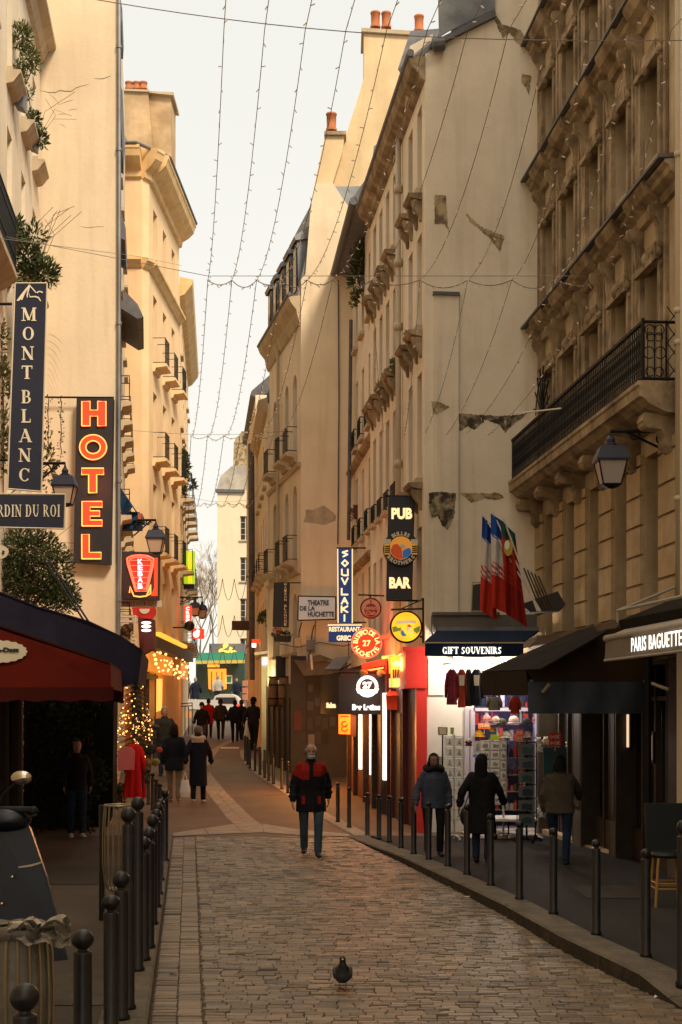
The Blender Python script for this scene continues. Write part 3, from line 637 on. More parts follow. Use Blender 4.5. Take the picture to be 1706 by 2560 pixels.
part(r5, 'roof', 'zinc', lambda mb: mb.add([es5[0].p(0, 13.85, .1), es5[0].p(es5[0].L, 13.85, .1), es5[0].p(es5[0].L, 17.0, -.55), es5[0].p(0, 17.0, -.55), es5[0].p(0, 17.4, -5), es5[0].p(es5[0].L, 17.4, -5), es5[0].p(0, 13.8, -5), es5[0].p(es5[0].L, 13.8, -5)], [(0, 1, 2, 3), (3, 2, 5, 4), (0, 3, 4, 6), (1, 7, 5, 2)]))
for y in (40.7, 41.9, 43.1, 44.3, 45.4):
    t = es5[0].tY(y)
    part(r5, 'dormer', 'zinc', lambda mb: (es5[0].sweep(mb, t-.34, t+.34, [(0, 13.95), (.04, 15.6), (-.6, 15.9), (-1.2, 15.9), (-.5, 13.95)]), es5[0].sweep(mb, t-.42, t+.42, [(.1, 15.55), (.14, 15.66), (-.3, 16.0), (-1.2, 16.0), (-1.2, 15.8)])))
    part(r5, 'dormer_window', 'window_glass', lambda mb: es5[0].bar(mb, t-.22, t+.22, 14.2, 15.4, .03, .06))
part(r5, 'string_course', 'pale_trim', lambda mb: [es5[0].sweep(mb, 0, es5[0].L, [(0, z-.12), (.08, z-.1), (.12, z), (0, z+.03)]) for z in (6.2, 9.2)])
for q_, pts in enumerate((((700, 1610), (745, 1618), (800, 1606), (860, 1616), (900, 1604)), ((790, 1551), (788, 1600), (772, 1640), (775, 1700)), ((846, 700), (848, 1000), (845, 1360)), ((870, 1560), (872, 1640), (840, 1690)))): part(r5, 'wall_cable', 'slate', lambda mb: mb.tube([W(x, y, 39.88) for x, y in pts], .012 if q_ != 2 else .02, 5))
part(r5, 'soot_mark', mat('soot', (.36, .29, .21), .95, col2=(.50, .41, .29), scale=4), lambda mb: pxpoly(mb, [(757+42+42*math.cos(a/10*6.283)*(1+.2*math.sin(a*2.1)), 1290+22*math.sin(a/10*6.283)*(1+.3*math.sin(a*3.3))) for a in range(10)], 39.926, .004))
part(r5, 'downpipe', 'pipe_cream', lambda mb: mb.tube([es5[0].p(es5[0].tY(43.4), 3.4, .1), es5[0].p(es5[0].tY(43.4), 13.2, .1)], .05, 8))
# --- R6 a / b
f6 = [(-3.15, 54), (-2.36, 45.75), (4, 45.75), (4, 54)]
e6 = Edge(f6[0], f6[1]); ws = [(e6.tY(y)-.3, e6.tY(y)+.3, a, b, '', dict(rail=(.6, .25) if a == 6.8 else None)) for y in (47, 49, 51, 53) for a, b in ((4.2, 5.9), (6.8, 8.8), (9.6, 11.3))]
r6, es6 = building('low_grey_building', 'lower pale building with iron balconies, between the theatre building and the dark drainpipe', f6, 0, 12.1, 'grey_plaster', {0: ws}, dict(frame='grey_frame', sill='pale_trim'))
part(r6, 'cornice', 'pale_trim', lambda mb: es6[0].sweep(mb, 0, es6[0].L, [(0, 11.8), (.1, 11.85), (.3, 12.1), (.3, 12.2), (0, 12.3)]))
part(r6, 'roof', 'zinc', lambda mb: mb.prism([(-2.5, 12.1), (-2.0, 13.6), (4, 14), (4, 12.1)], (0, 46, 0), (1, 0, 0), (0, 0, 1), (-.8, 8, 0)))
f6 = [(-4.25, 64), (-3.25, 54.05), (3, 54.05), (3, 64)]
e6 = Edge(f6[0], f6[1]); ws = [(e6.tY(y)-.35, e6.tY(y)+.35, a, b, '', {}) for y in (56, 58.5, 61) for a, b in ((5, 7), (8, 10), (11, 12.8))]
r6b, es6b = building('dark_pipe_building', 'plaster building with a thick black drainpipe, seen edge-on at the street bend', f6, 0, 14.2, 'pale_plaster', {0: ws}, dict(frame='grey_frame', sill='pale_trim'))
part(r6b, 'downpipe', 'slate', lambda mb: mb.tube([W(628, 1110, 54.8), W(632, 1700, 54.8)], .12, 8))
part(r6b, 'roof', 'slate', lambda mb: es6b[0].sweep(mb, 0, es6b[0].L, [(0, 14.1), (.2, 14.2), (.15, 14.35), (-.8, 15.2), (-3, 15.3)]))
# --- R7 far
r7 = empty('far_end_building', (-6.5, 104, 2.6), 'pale block closing the far end of the street above the green awning', 'building')
e7 = Edge((-8.7, 100), (0, 100))
ws = [(t, t+.75, a, a+1.7) for t in (1.6, 4.5) for a in (5.5, 8.3, 11.2, 14.1)]
part(r7, 'wall', mat('far_plaster', (.78, .66, .48), .9, col2=(.70, .59, .42), scale=.4, streak=.1), lambda mb: (wall_edge(mb, e7, 2, 17.6, ws, .2), mb.box(-8.68, 0, 100.3, 110, 2, 17.58), mb.quad((-8.7, 100, 2), (-8.7, 100.3, 2), (-8.7, 100.3, 17.6), (-8.7, 100, 17.6))))
for w_ in ws: window(r7, e7, w_, .2, bars=3, sill='pale_trim')
part(r7, 'roof', mat('patchy_roof', (.50, .46, .38), .8, col2=(.30, .27, .23), scale=1.2), lambda mb: pxpoly(mb, ((541, 1226), (552, 1190), (580, 1165), (645, 1160), (645, 1226)), 100.2, 8))
part(r7, 'eave', 'slate', lambda mb: pxpoly(mb, ((539, 1230), (539, 1222), (612, 1224), (612, 1231)), 99.8, .4))
part(r7, 'chimney', 'worn_plaster', lambda mb: pxpoly(mb, ((583, 1180), (585, 1105), (605, 1078), (640, 1080), (648, 1200)), 101, 2))

# --- L1
f1 = [(-2.7, -10), (-7.62, 36), (-16, 36), (-16, -10)]
e1 = Edge(f1[0], f1[1]); ws = []
for y in (24.3, 27.2, 29.9, 32.4, 34.7):
    t = e1.tY(y)
    for a, b in ((6.2, 8.2), (9.3, 11.3), (12.4, 14.4), (15.6, 17.6)): ws.append((t-.4, t+.4, a, b, '', {}))
l1, es1 = building('hotel_building', 'cream building with plants on its ledges, along the left edge behind the hotel signs', f1, -.2, 21.5, 'pale_plaster', {0: ws}, dict(frame='white_frame', sill='pale_trim'))
for y, z in ((32.4, 15.5), (34.7, 15.5), (32.4, 12.3), (34.7, 12.3), (29.9, 15.5), (29.9, 12.3)):
    part(l1, 'ledge', 'pale_trim', lambda mb: es1[0].sweep(mb, es1[0].tY(y)-.55, es1[0].tY(y)+.55, [(0, z-.3), (.14, z-.26), (.26, z-.1), (.3, z-.06), (.3, z-.005), (0, z-.005)]))
part(l1, 'balcony_slab', 'pale_trim', lambda mb: es1[0].sweep(mb, es1[0].tY(19), es1[0].tY(28.2), [(0, 10.55), (.12, 10.6), (.3, 10.75), (.36, 10.8), (.36, 10.92), (0, 10.92)]))
part(l1, 'balcony_railing', 'black_iron', lambda mb: [es1[0].bar(mb, es1[0].tY(19)+i*.07, es1[0].tY(19)+i*.07+.022, 10.92, 12.0, .30, .33) for i in range(131)]+[es1[0].bar(mb, es1[0].tY(19), es1[0].tY(28.2), z, z+.035, .29, .34) for z in (10.98, 11.2, 11.8, 12.0)]+[es1[0].bar(mb, es1[0].tY(28.15), es1[0].tY(28.2), 10.92, 12.03, .34*k/5-.02, .34*k/5) for k in range(1, 6)]+[es1[0].bar(mb, es1[0].tY(28.15), es1[0].tY(28.2), z, z+.035, 0, .33) for z in (10.98, 12.0)])
part(l1, 'cornice', 'pale_trim', lambda mb: es1[0].sweep(mb, 20, es1[0].L, [(0, 18.6), (.1, 18.65), (.2, 18.9), (.4, 19.0), (.4, 19.12), (0, 19.2)]))
# --- L2
f2l = [(-16, 36.05), (-5.68, 36.05), (-7.44, 49), (-16, 49)]
e2l = Edge(f2l[1], f2l[2]); ws = []
for y in (38, 40.5, 43, 45.5, 47.8):
    t = e2l.tY(y)
    for k, (a, b) in enumerate(((4.4, 6.4), (7.4, 9.4), (10.4, 12.4), (13.4, 15.4), (16.4, 18.2))): ws.append((t-.4, t+.4, a, b, '', dict(rail=(.7, .3) if k in (0, 1, 2) else None)))
l2, es2l = building('blank_wall_building', 'tall building with a bare cream side wall behind the red neon hotel sign', f2l, -.2, 22.5, 'cream_plaster', {1: ws}, dict(frame='grey_frame', sill='pale_trim'))
part(l2, 'downpipe', 'zinc', lambda mb: [mb.tube([(-5.62, 36.0, 21.5), (-5.62, 36.0, 13), (-5.64, 36.0, 3.4)], .055, 8)]+[mb.tube([(-5.62, 36.0, z), (-5.62, 36.0, z+.08)], .075, 8) for z in (19, 16.4, 12, 8, 5)])
for q_ in (0, 1, 2, 3): part(l2, 'eave', 'slate', lambda mb: [lambda: es2l[1].sweep(mb, .1, 2.6, [(0, 14.3), (.2, 14.2), (.22, 14.5), (0, 15.3)]), lambda: es2l[1].sweep(mb, 3, 6.5, [(0, 13.3), (.5, 13.0), (.66, 13.05), (.5, 13.4), (0, 13.9)]), lambda: es2l[1].sweep(mb, .1, 4, [(0, 17.4), (.1, 17.3), (.14, 18), (0, 18.3)]), lambda: es2l[1].sweep(mb, 1, 3.2, [(0, 20.2), (.1, 20.2), (.12, 20.5), (0, 21.2)])][q_]())
def crack(root, pts, Y, wd=.9):
    mb = MB()
    n = len(pts); up = [(x, y-wd*.5*math.sin(math.pi*(i+.3)/n)) for i, (x, y) in enumerate(pts)]; dn = [(x, y+wd*.5*math.sin(math.pi*(i+.3)/n)+.15) for i, (x, y) in enumerate(pts)]
    for i in range(n-1): 
        a, b, c, d = W(*dn[i], Y), W(*dn[i+1], Y), W(*up[i+1], Y), W(*up[i], Y); o = Vector((0, -.003, 0)); mb.quad(a+o, b+o, c+o, d+o)
    mb.build('crack', mat('crack_dark', (.12, .085, .05), .9), root)
crack(l2, [(98, 226), (110, 228), (122, 231), (140, 231), (150, 226), (162, 228), (180, 228), (190, 220), (205, 215), (223, 211)], 36.05, 2.0)
crack(l2, [(234, 196), (245, 197), (257, 197), (266, 194), (278, 190)], 36.05, 1.6)
crack(l2, [(200, 565), (210, 568), (225, 569), (240, 567), (260, 566)], 36.05, .9)
for a in ((148, 262, 184, 250), (170, 277, 192, 273), (145, 287, 165, 286), (150, 310, 166, 320), (120, 230, 150, 262)): crack(l2, [(a[0]+(a[2]-a[0])*k/5, a[1]+(a[3]-a[1])*k/5-1.5*math.sin(k*.6)) for k in range(6)], 36.05, .8)
for k in range(9): y0 = 835+k*17; crack(l2, [(118+q*(5.5-.3*k), y0+q*q*(.5+.15*k)) for q in range(8)], 36.05, .7)
# --- L3
f3 = [(-14, 50), (-7.0, 50), (-6.80, 50.35), (-6.56, 57.6), (-14, 57.6)]
e3 = Edge(f3[2], f3[3]); ws = []
for y in (51.7, 53.9, 56.05):
    t = e3.tY(y)
    for k, (a, b) in enumerate(((5.0, 7.0), (7.9, 10.4), (11.3, 13.7), (14.7, 17.2), (18.5, 20.3))): ws.append((t-.42, t+.42, a, b, '', dict(rail=(.95, .45) if k in (1, 2, 3) else None)))
l3, es3 = building('golden_building', 'golden stone building with a heavy curved cornice and small iron balconies, catching warm light', f3, -.1, 21.6, 'yellow_stone', {2: ws}, dict(frame='grey_frame', sill='yellow_stone', bars=2))
mat('golden_trim', (.78, .55, .28), .9, col2=(.62, .42, .20), scale=2, streak=.2)
def c3(mb):
    for i in (0, 1, 2): 
        ee = es3[i]; ee.sweep(mb, 0, ee.L, [(0, 20.9), (.12, 20.95), (.15, 21.15), (.4, 21.3), (.6, 21.5), (.66, 21.7), (.7, 21.75), (.7, 21.85), (0, 22)])
        ee.sweep(mb, 0, ee.L, [(0, 17.75), (.08, 17.8), (.2, 17.95), (.28, 18.0), (.28, 18.1), (0, 18.15)])
part(l3, 'cornice', 'golden_trim', c3)
part(l3, 'gutter', 'slate', lambda mb: mb.tube([es3[0].p(3, 21.9, .7), es3[0].p(es3[0].L-.1, 21.9, .7), es3[2].p(.3, 21.9, .7), es3[2].p(es3[2].L, 21.9, .7)], .06, 6))
part(l3, 'roof', 'zinc', lambda mb: mb.prism([(-14, 21.9), (-7.4, 21.9), (-7.9, 23.2), (-8.6, 23.9), (-14, 23.9)], (0, 50.4, 0), (1, 0, 0), (0, 0, 1), (.1, 7, 0)))
part(l3, 'chimney_wall', mat('chimney_ochre', (.60, .42, .24), .9, col2=(.36, .25, .14), scale=1.2, bump=.3), lambda mb: (pxpoly(mb, ((300, 400), (300, 226), (370, 228), (385, 400)), 54, 1.5), pxpoly(mb, ((300, 460), (370, 232), (428, 236), (428, 460)), 54.3, 1.5)))
part(l3, 'chimney_cap', 'pale_trim', lambda mb: (pxpoly(mb, ((300, 226), (300, 221), (373, 224), (373, 229)), 53.9, 1.7), pxpoly(mb, ((372, 231), (372, 227), (434, 230), (434, 238)), 54.1, 1.9)))
pots(l3, [tuple(W(x, 224, 54.6)) for x in (323, 342, 359)], .14, .28)
# --- L4
f4l = [(-6.55, 57.7), (-7.95, 74), (-16, 74), (-16, 57.7)]
e4l = Edge(f4l[0], f4l[1]); ws = []
for y in (59.5, 62, 64.5, 67, 70, 72.5):
    t = e4l.tY(y)
    for k, (a, b) in enumerate(((5, 7), (8, 10), (11, 13), (14, 16), (17, 18.6))): ws.append((t-.45, t+.45, a, b, '', dict(rail=(.9, .5) if k in (0, 1, 2) else None)))
l4, es4l = building('slim_far_building', 'pale facade beyond the golden building, edged by iron balconies and creeper', f4l, .2, 19.5, 'yellow_stone', {0: ws}, dict(frame='grey_frame', sill='pale_trim'))
part(l4, 'cornice', 'golden_trim', lambda mb: es4l[0].sweep(mb, 0, es4l[0].L, [(0, 19.0), (.2, 19.1), (.5, 19.5), (.55, 19.7), (0, 19.8)]))
# ---------------- more helpers ----------------
UX, UZ = Vector((1, 0, 0)), Vector((0, 0, 1))
def sz(px, Y): return px*Y/F
def ptext(mb, s, px, py, Y, wpx=None, hpx=None, **k):   # upright lettering facing the street end
    t_ = k.pop('t', .015); c = W(px, py, Y); return text(mb, s, c-Vector((0, 0, 0)), sz(wpx, Y) if wpx else None, sz(hpx, Y) if hpx else None, (1, 0, 0), (0, 0, 1), -0+t_, **k)
def arc_text(mb, s, c, r, a0, a1, h, top=True, bold=.02, t=.012):
    n = len(s)
    for i, ch in enumerate(s):
        if ch == ' ': continue
        a = R(a0+(a1-a0)*(i/(n-1))); d = Vector((math.cos(a), 0, math.sin(a)))
        uz = d if top else -d; ux = Vector((uz.z, 0, -uz.x))
        text(mb, ch, Vector(c)+d*r, None, h, ux, uz, t, bold)
SER = {  # serif capitals: l = stroke x0 y0 x1 y1 width, s = serif x y halfwidth, a = arc cx cy rx ry a0 a1 thin thick
 'M': (1.15, [('l', .17, 0, .17, 1, .06), ('l', .2, 1, .58, .05, .17), ('l', .58, .05, .93, 1, .06), ('l', .95, 0, .95, 1, .17), ('s', .17, 0, .16), ('s', .12, 1, .12), ('s', .95, 0, .19), ('s', 1.0, 1, .14)]),
 'N': (.95, [('l', .17, 0, .17, 1, .06), ('l', .15, 1, .8, 0, .17), ('l', .8, 0, .8, 1, .06), ('s', .17, 0, .15), ('s', .12, 1, .12), ('s', .8, 1, .15)]),
 'O': (1.0, [('a', .5, .5, .42, .5, 0, 360, .06, .17)]),
 'C': (.9, [('a', .5, .5, .42, .5, 45, 315, .06, .17), ('l', .8, .68, .8, .95, .06)]),
 'G': (1.0, [('a', .5, .5, .42, .5, 45, 330, .06, .17), ('l', .8, .68, .8, .95, .06), ('l', .8, .08, .8, .42, .15), ('s', .8, .42, .17)]),
 'T': (.85, [('l', .42, 0, .42, 1, .17), ('l', .03, .96, .81, .96, .08), ('l', .05, .76, .05, 1, .05), ('l', .79, .76, .79, 1, .05), ('s', .42, 0, .2)]),
 'B': (.8, [('l', .2, 0, .2, 1, .17), ('a', .38, .74, .27, .26, -90, 90, .06, .14), ('a', .40, .27, .32, .27, -90, 90, .06, .15), ('l', .1, .97, .4, .97, .06), ('l', .1, .03, .4, .03, .06), ('l', .2, .51, .4, .51, .06), ('s', .15, 1, .13), ('s', .15, 0, .13)]),
 'L': (.75, [('l', .22, 0, .22, 1, .17), ('l', .1, .04, .7, .04, .08), ('l', .7, 0, .7, .28, .05), ('s', .22, 1, .2), ('s', .2, 0, .18)]),
 'A': (.95, [('l', .12, 0, .47, 1, .06), ('l', .45, 1, .82, 0, .17), ('l', .24, .33, .7, .33, .06), ('s', .12, 0, .13), ('s', .82, 0, .17)]),
 'R': (.9, [('l', .2, 0, .2, 1, .17), ('a', .38, .73, .29, .27, -90, 90, .06, .15), ('l', .1, .97, .4, .97, .06), ('l', .2, .48, .4, .48, .06), ('l', .42, .48, .8, 0, .16), ('s', .2, 0, .18), ('s', .15, 1, .13), ('s', .82, 0, .08)]),
 'D': (.95, [('l', .2, 0, .2, 1, .17), ('a', .38, .5, .46, .5, -90, 90, .06, .17), ('l', .1, .97, .4, .97, .06), ('l', .1, .03, .4, .03, .06), ('s', .15, 0, .13), ('s', .15, 1, .13)]),
 'I': (.42, [('l', .21, 0, .21, 1, .17), ('s', .21, 0, .19), ('s', .21, 1, .19)]),
 'U': (.95, [('l', .2, .3, .2, 1, .17), ('l', .8, .3, .8, 1, .06), ('a', .5, .32, .3, .32, 180, 360, .08, .14), ('s', .2, 1, .18), ('s', .8, 1, .14)]),
 'J': (.6, [('l', .38, .25, .38, 1, .17), ('a', .2, .22, .2, .22, 200, 360, .08, .14), ('s', .38, 1, .18)]),
 'F': (.75, [('l', .2, 0, .2, 1, .17), ('l', .1, .96, .7, .96, .08), ('l', .7, .74, .7, 1, .05), ('l', .2, .52, .52, .52, .07), ('s', .2, 0, .19)]),
 'E': (.8, [('l', .2, 0, .2, 1, .17), ('l', .1, .96, .7, .96, .08), ('l', .7, .76, .7, 1, .05), ('l', .2, .52, .52, .52, .07), ('l', .1, .04, .74, .04, .08), ('l', .74, 0, .74, .26, .05)]),
 'S': (.72, [('a', .36, .74, .27, .24, 40, 270, .09, .15), ('a', .36, .26, .28, .26, -140, 90, .09, .15), ('l', .6, .75, .6, .98, .05), ('l', .1, .02, .1, .27, .05)]),
 'V': (.9, [('l', .12, 1, .47, 0, .17), ('l', .47, 0, .8, 1, .06), ('s', .12, 1, .17), ('s', .8, 1, .13)]),
 'P': (.85, [('l', .2, 0, .2, 1, .17), ('a', .38, .73, .29, .27, -90, 90, .06, .15), ('l', .1, .97, .4, .97, .06), ('l', .2, .48, .4, .48, .06), ('s', .2, 0, .19)]),
 ' ': (.4, [])}
def serif(mb, s, c, h, w=None, ux=UX, uz=UZ, t=.012, sp=.1, fat=1.0):
    tot = sum(SER[ch][0]+sp for ch in s)-sp; k = (w/tot) if w else h
    ux = Vector(ux).normalized(); uz = Vector(uz).normalized(); n = ux.cross(uz); o = Vector(c)-ux*(tot*k/2)-uz*(h/2); x = 0; lay = 0
    for ch in s:
        for st in SER[ch][1]:
            lay = (lay+1) % 5; d = n*(t+lay*.0006)
            if st[0] == 'l':
                _, x0, y0, x1, y1, wd = st; wd *= fat
                dx, dy = (x1-x0)*k, (y1-y0)*h; L = math.hypot(dx, dy)
                if abs(dx) < 1e-6 or abs(dy) > .3*abs(dx): hw = wd/2*k*min(2, L/max(1e-6, abs(dy))); P = [((x+x0)*k-hw, y0*h), ((x+x0)*k+hw, y0*h), ((x+x1)*k+hw, y1*h), ((x+x1)*k-hw, y1*h)]
                else: P = [((x+x0)*k, y0*h-wd/2*h), ((x+x1)*k, y1*h-wd/2*h), ((x+x1)*k, y1*h+wd/2*h), ((x+x0)*k, y0*h+wd/2*h)]
                mb.prism(P, o, ux, uz, d)
            elif st[0] == 's':
                _, sx_, sy, hw = st; y0 = 0 if sy < .5 else sy*h-.055*h; mb.prism([((x+sx_-hw)*k, y0), ((x+sx_+hw)*k, y0), ((x+sx_+hw)*k, y0+.055*h*fat), ((x+sx_-hw)*k, y0+.055*h*fat)], o, ux, uz, d)
            else:
                _, cx, cy, rx, ry, a0, a1, th, tk = st; N = 18; ou = []; inn = []
                for i in range(N+1):
                    a = R(a0+(a1-a0)*i/N); ca, sa = math.cos(a), math.sin(a); wd = (th+(tk-th)*ca*ca)*fat
                    ou.append(((x+cx+rx*ca)*k, (cy+ry*sa)*h)); inn.append(((x+cx+(rx-wd)*ca)*k, (cy+(ry-wd)*sa)*h))
                for i in range(N): mb.prism([ou[i], ou[i+1], inn[i+1], inn[i]], o, ux, uz, d)
        x += SER[ch][0]+sp
    return mb
def lightpt(root, loc, e_, col, r=.05, kind='POINT', name='lamp_light'):
    d = bpy.data.lights.new(name, kind); d.energy = e_; d.color = col
    if kind == 'POINT': d.shadow_soft_size = r
    else: d.size = r
    o = bpy.data.objects.new(name, d); S.collection.objects.link(o); o.parent = root; o.location = Vector(loc)-BASE[root]; return o
# materials for the furnishings
mat('sign_black', (.012, .012, .016), .5); mat('sign_navy', (.010, .014, .035), .4); mat('sign_cream', (.62, .54, .40), .6); mat('letter_cream', (.70, .62, .47), .6)
emi('neon_red', (1, .045, .012), 1.0); emi('neon_orange', (1, .30, .06), 2.2); emi('glow_white', (1, .93, .82), 1.6); emi('glow_warm', (1, .62, .25), 2.0); emi('glow_amber', (1, .40, .05), 1.1)
emi('glow_cream', (1, .78, .42), .9); emi('bulb_amber', (1, .42, .10), 2.6); mat('lamp_glass', (.55, .40, .30), .25, spec=.6); emi('neon_pink', (1, .12, .06), 1.6); emi('glow_violet', (.72, .68, 1), .9)
mat('red_paint', (.50, .018, .010), .5); mat('dark_red', (.10, .012, .008), .6, col2=(.07, .008, .006), scale=5)
# ---------------- signs on the left ----------------
Y = 24.0
r = empty('vertical_sign', W(60, 1228, Y), 'tall navy vertical sign with a mountain emblem reading MONT BLANC', 'sign')
part(r, 'board', 'sign_navy', lambda mb: pxpoly(mb, ((39, 710), (116, 710), (102, 1226), (21, 1220)), Y, .12))
def fr(mb, q, Y, w_=3, d=.02):
    for i in range(4):
        a, b = Vector((*q[i], 0)), Vector((*q[(i+1) % 4], 0)); mb.tube([W(a.x, a.y, Y), W(b.x, b.y, Y)], sz(w_/2, Y), 4)
part(r, 'frame', 'sign_cream', lambda mb: fr(mb, ((38, 708), (118, 708), (104, 1229), (19, 1222)), Y-.005, 4))
def mb_(mb):
    for i, (ch, y) in enumerate(zip('MONTBLANC', (786, 834, 883, 931, 992, 1040, 1089, 1138, 1187))):
        serif(mb, ch, W(73-i*1.5, y, Y-.005), sz(33, Y), fat=1.15, ux=(1, 0, 0), t=.01)
part(r, 'lettering', 'letter_cream', mb_)
part(r, 'emblem', 'letter_cream', lambda mb: [mb.prism([(x-75, 730-y) for x, y in P], W(75, 730, Y-.005), UX*sz(1, Y), UZ*sz(1, Y), (0, -.01, 0)) for P in (((42, 752), (56, 733), (74, 711), (70, 722), (62, 737), (56, 751), (52, 748), (48, 753)), ((74, 711), (84, 722), (92, 731), (90, 733), (83, 725), (76, 717), (72, 730), (69, 746), (67, 740), (70, 722)), ((92, 731), (99, 727), (108, 730), (107, 733), (99, 730), (94, 734)), ((72, 730), (76, 741), (90, 740), (98, 743), (104, 753), (101, 753), (96, 746), (88, 743), (75, 744)))])
part(r, 'bracket', 'black_iron', lambda mb: [mb.tube([W(-60, y, Y+.06), W(30, y, Y+.06)], .025, 6) for y in (760, 1150)])
Y = 23.9
r = empty('hotel_name_board', W(60, 1322, Y), 'wide navy board reading JARDIN DU ROI, cut off by the left edge', 'sign')
part(r, 'board', 'sign_navy', lambda mb: pxpoly(mb, ((-70, 1236), (162, 1238), (160, 1320), (-70, 1314)), Y, .12))
part(r, 'frame', 'sign_cream', lambda mb: fr(mb, ((-70, 1233), (164, 1236), (161, 1322), (-70, 1317)), Y-.005, 4))
part(r, 'lettering', 'letter_cream', lambda mb: serif(mb, 'JARDIN DU ROI', W(58, 1277, Y-.01), sz(30, Y), sz(186, Y), t=.01, fat=1.1))
part(r, 'bracket', 'black_iron', lambda mb: mb.tube([W(-130, 1270, Y+.06), W(-60, 1270, Y+.06)], .03, 6))
r = empty('oval_sign', W(2, 1398, 22), 'small white oval sign cut off by the left edge under the navy boards', 'sign')
part(r, 'board', 'sign_cream', lambda mb: mb.disc(W(-4, 1380, 22), sz(25, 22), UX, UZ, (0, .05, 0), 24, sz(18, 22))); part(r, 'lettering', 'sign_navy', lambda mb: ptext(mb, 's', 9, 1381, 21.995, None, 9, bold=.03))
# HOTEL neon
Y = 35.72
r = empty('neon_hotel_sign', W(233, 1410, Y), 'tall black sign with glowing red neon capitals reading HOTEL', 'neon sign')
part(r, 'box', 'sign_black', lambda mb: pxpoly(mb, ((192, 995), (283, 995), (276, 1411), (184, 1405)), Y, .26))
part(r, 'bracket', 'black_iron', lambda mb: (mb.tube([W(113, 993, Y+.1), W(285, 994, Y+.1)], .025, 6), mb.tube([W(150, 1407, Y+.1), W(190, 1406, Y+.1)], .02, 6)))
LET = {'H': [(0, 0), (.34, 0), (.34, .4), (.66, .4), (.66, 0), (1, 0), (1, 1), (.66, 1), (.66, .64), (.34, .64), (.34, 1), (0, 1)], 'T': [(.32, 0), (.68, 0), (.68, .74), (1, .74), (1, 1), (0, 1), (0, .74), (.32, .74)],
       'E': [(0, 0), (1, 0), (1, .24), (.4, .24), (.4, .4), (.88, .4), (.88, .62), (.4, .62), (.4, .77), (1, .77), (1, 1), (0, 1)], 'L': [(0, 0), (1, 0), (1, .26), (.38, .26), (.38, 1), (0, 1)]}
for ch, px, py, wp, hp in (('H', 236, 1035, 60, 61), ('O', 234, 1119, 70, 62), ('T', 233, 1202, 55, 61), ('E', 231.5, 1285, 50, 61), ('L', 230, 1367, 48, 61)):
    c = W(px, py, Y)
    def lf(mb):
        if ch == 'O':
            N = 28; P = [(math.cos(2*math.pi*i/N), math.sin(2*math.pi*i/N)) for i in range(N)]
            for i in range(N):
                a, b_ = P[i], P[(i+1) % N]; rx, ry, ix, iy = sz(wp/2, Y), sz(hp/2, Y), sz(wp*.24, Y), sz(hp*.24, Y)
                mb.prism([(a[0]*rx, a[1]*ry), (b_[0]*rx, b_[1]*ry), (b_[0]*ix, b_[1]*iy), (a[0]*ix, a[1]*iy)], c, UX, UZ, (0, -.04, 0))
        else: mb.prism([((x-.5)*sz(wp, Y), (y-.5)*sz(hp, Y)) for x, y in LET[ch]], c, UX, UZ, (0, -.04, 0))
    lt = part(r, 'letter', 'neon_red', lf)
    def nf(mb):
        if ch == 'O':
            for k in (1, .52): mb.tube([c+Vector((math.cos(q)*sz(wp/2*k*(1 if k < 1 else .96), Y), -.055, math.sin(q)*sz(hp/2*k, Y))) for q in [2*math.pi*i/28 for i in range(29)]], .016, 6)
        else:
            P = LET[ch]; P = P+[P[0]]; mb.tube([c+Vector(((x-.5)*sz(wp, Y), -.055, (y-.5)*sz(hp, Y))) for x, y in P], .016, 6)
    part(lt, 'neon_tube', 'neon_orange', nf)
lightpt(r, W(233, 1200, Y-.6), 14, (1, .16, .05), .4)
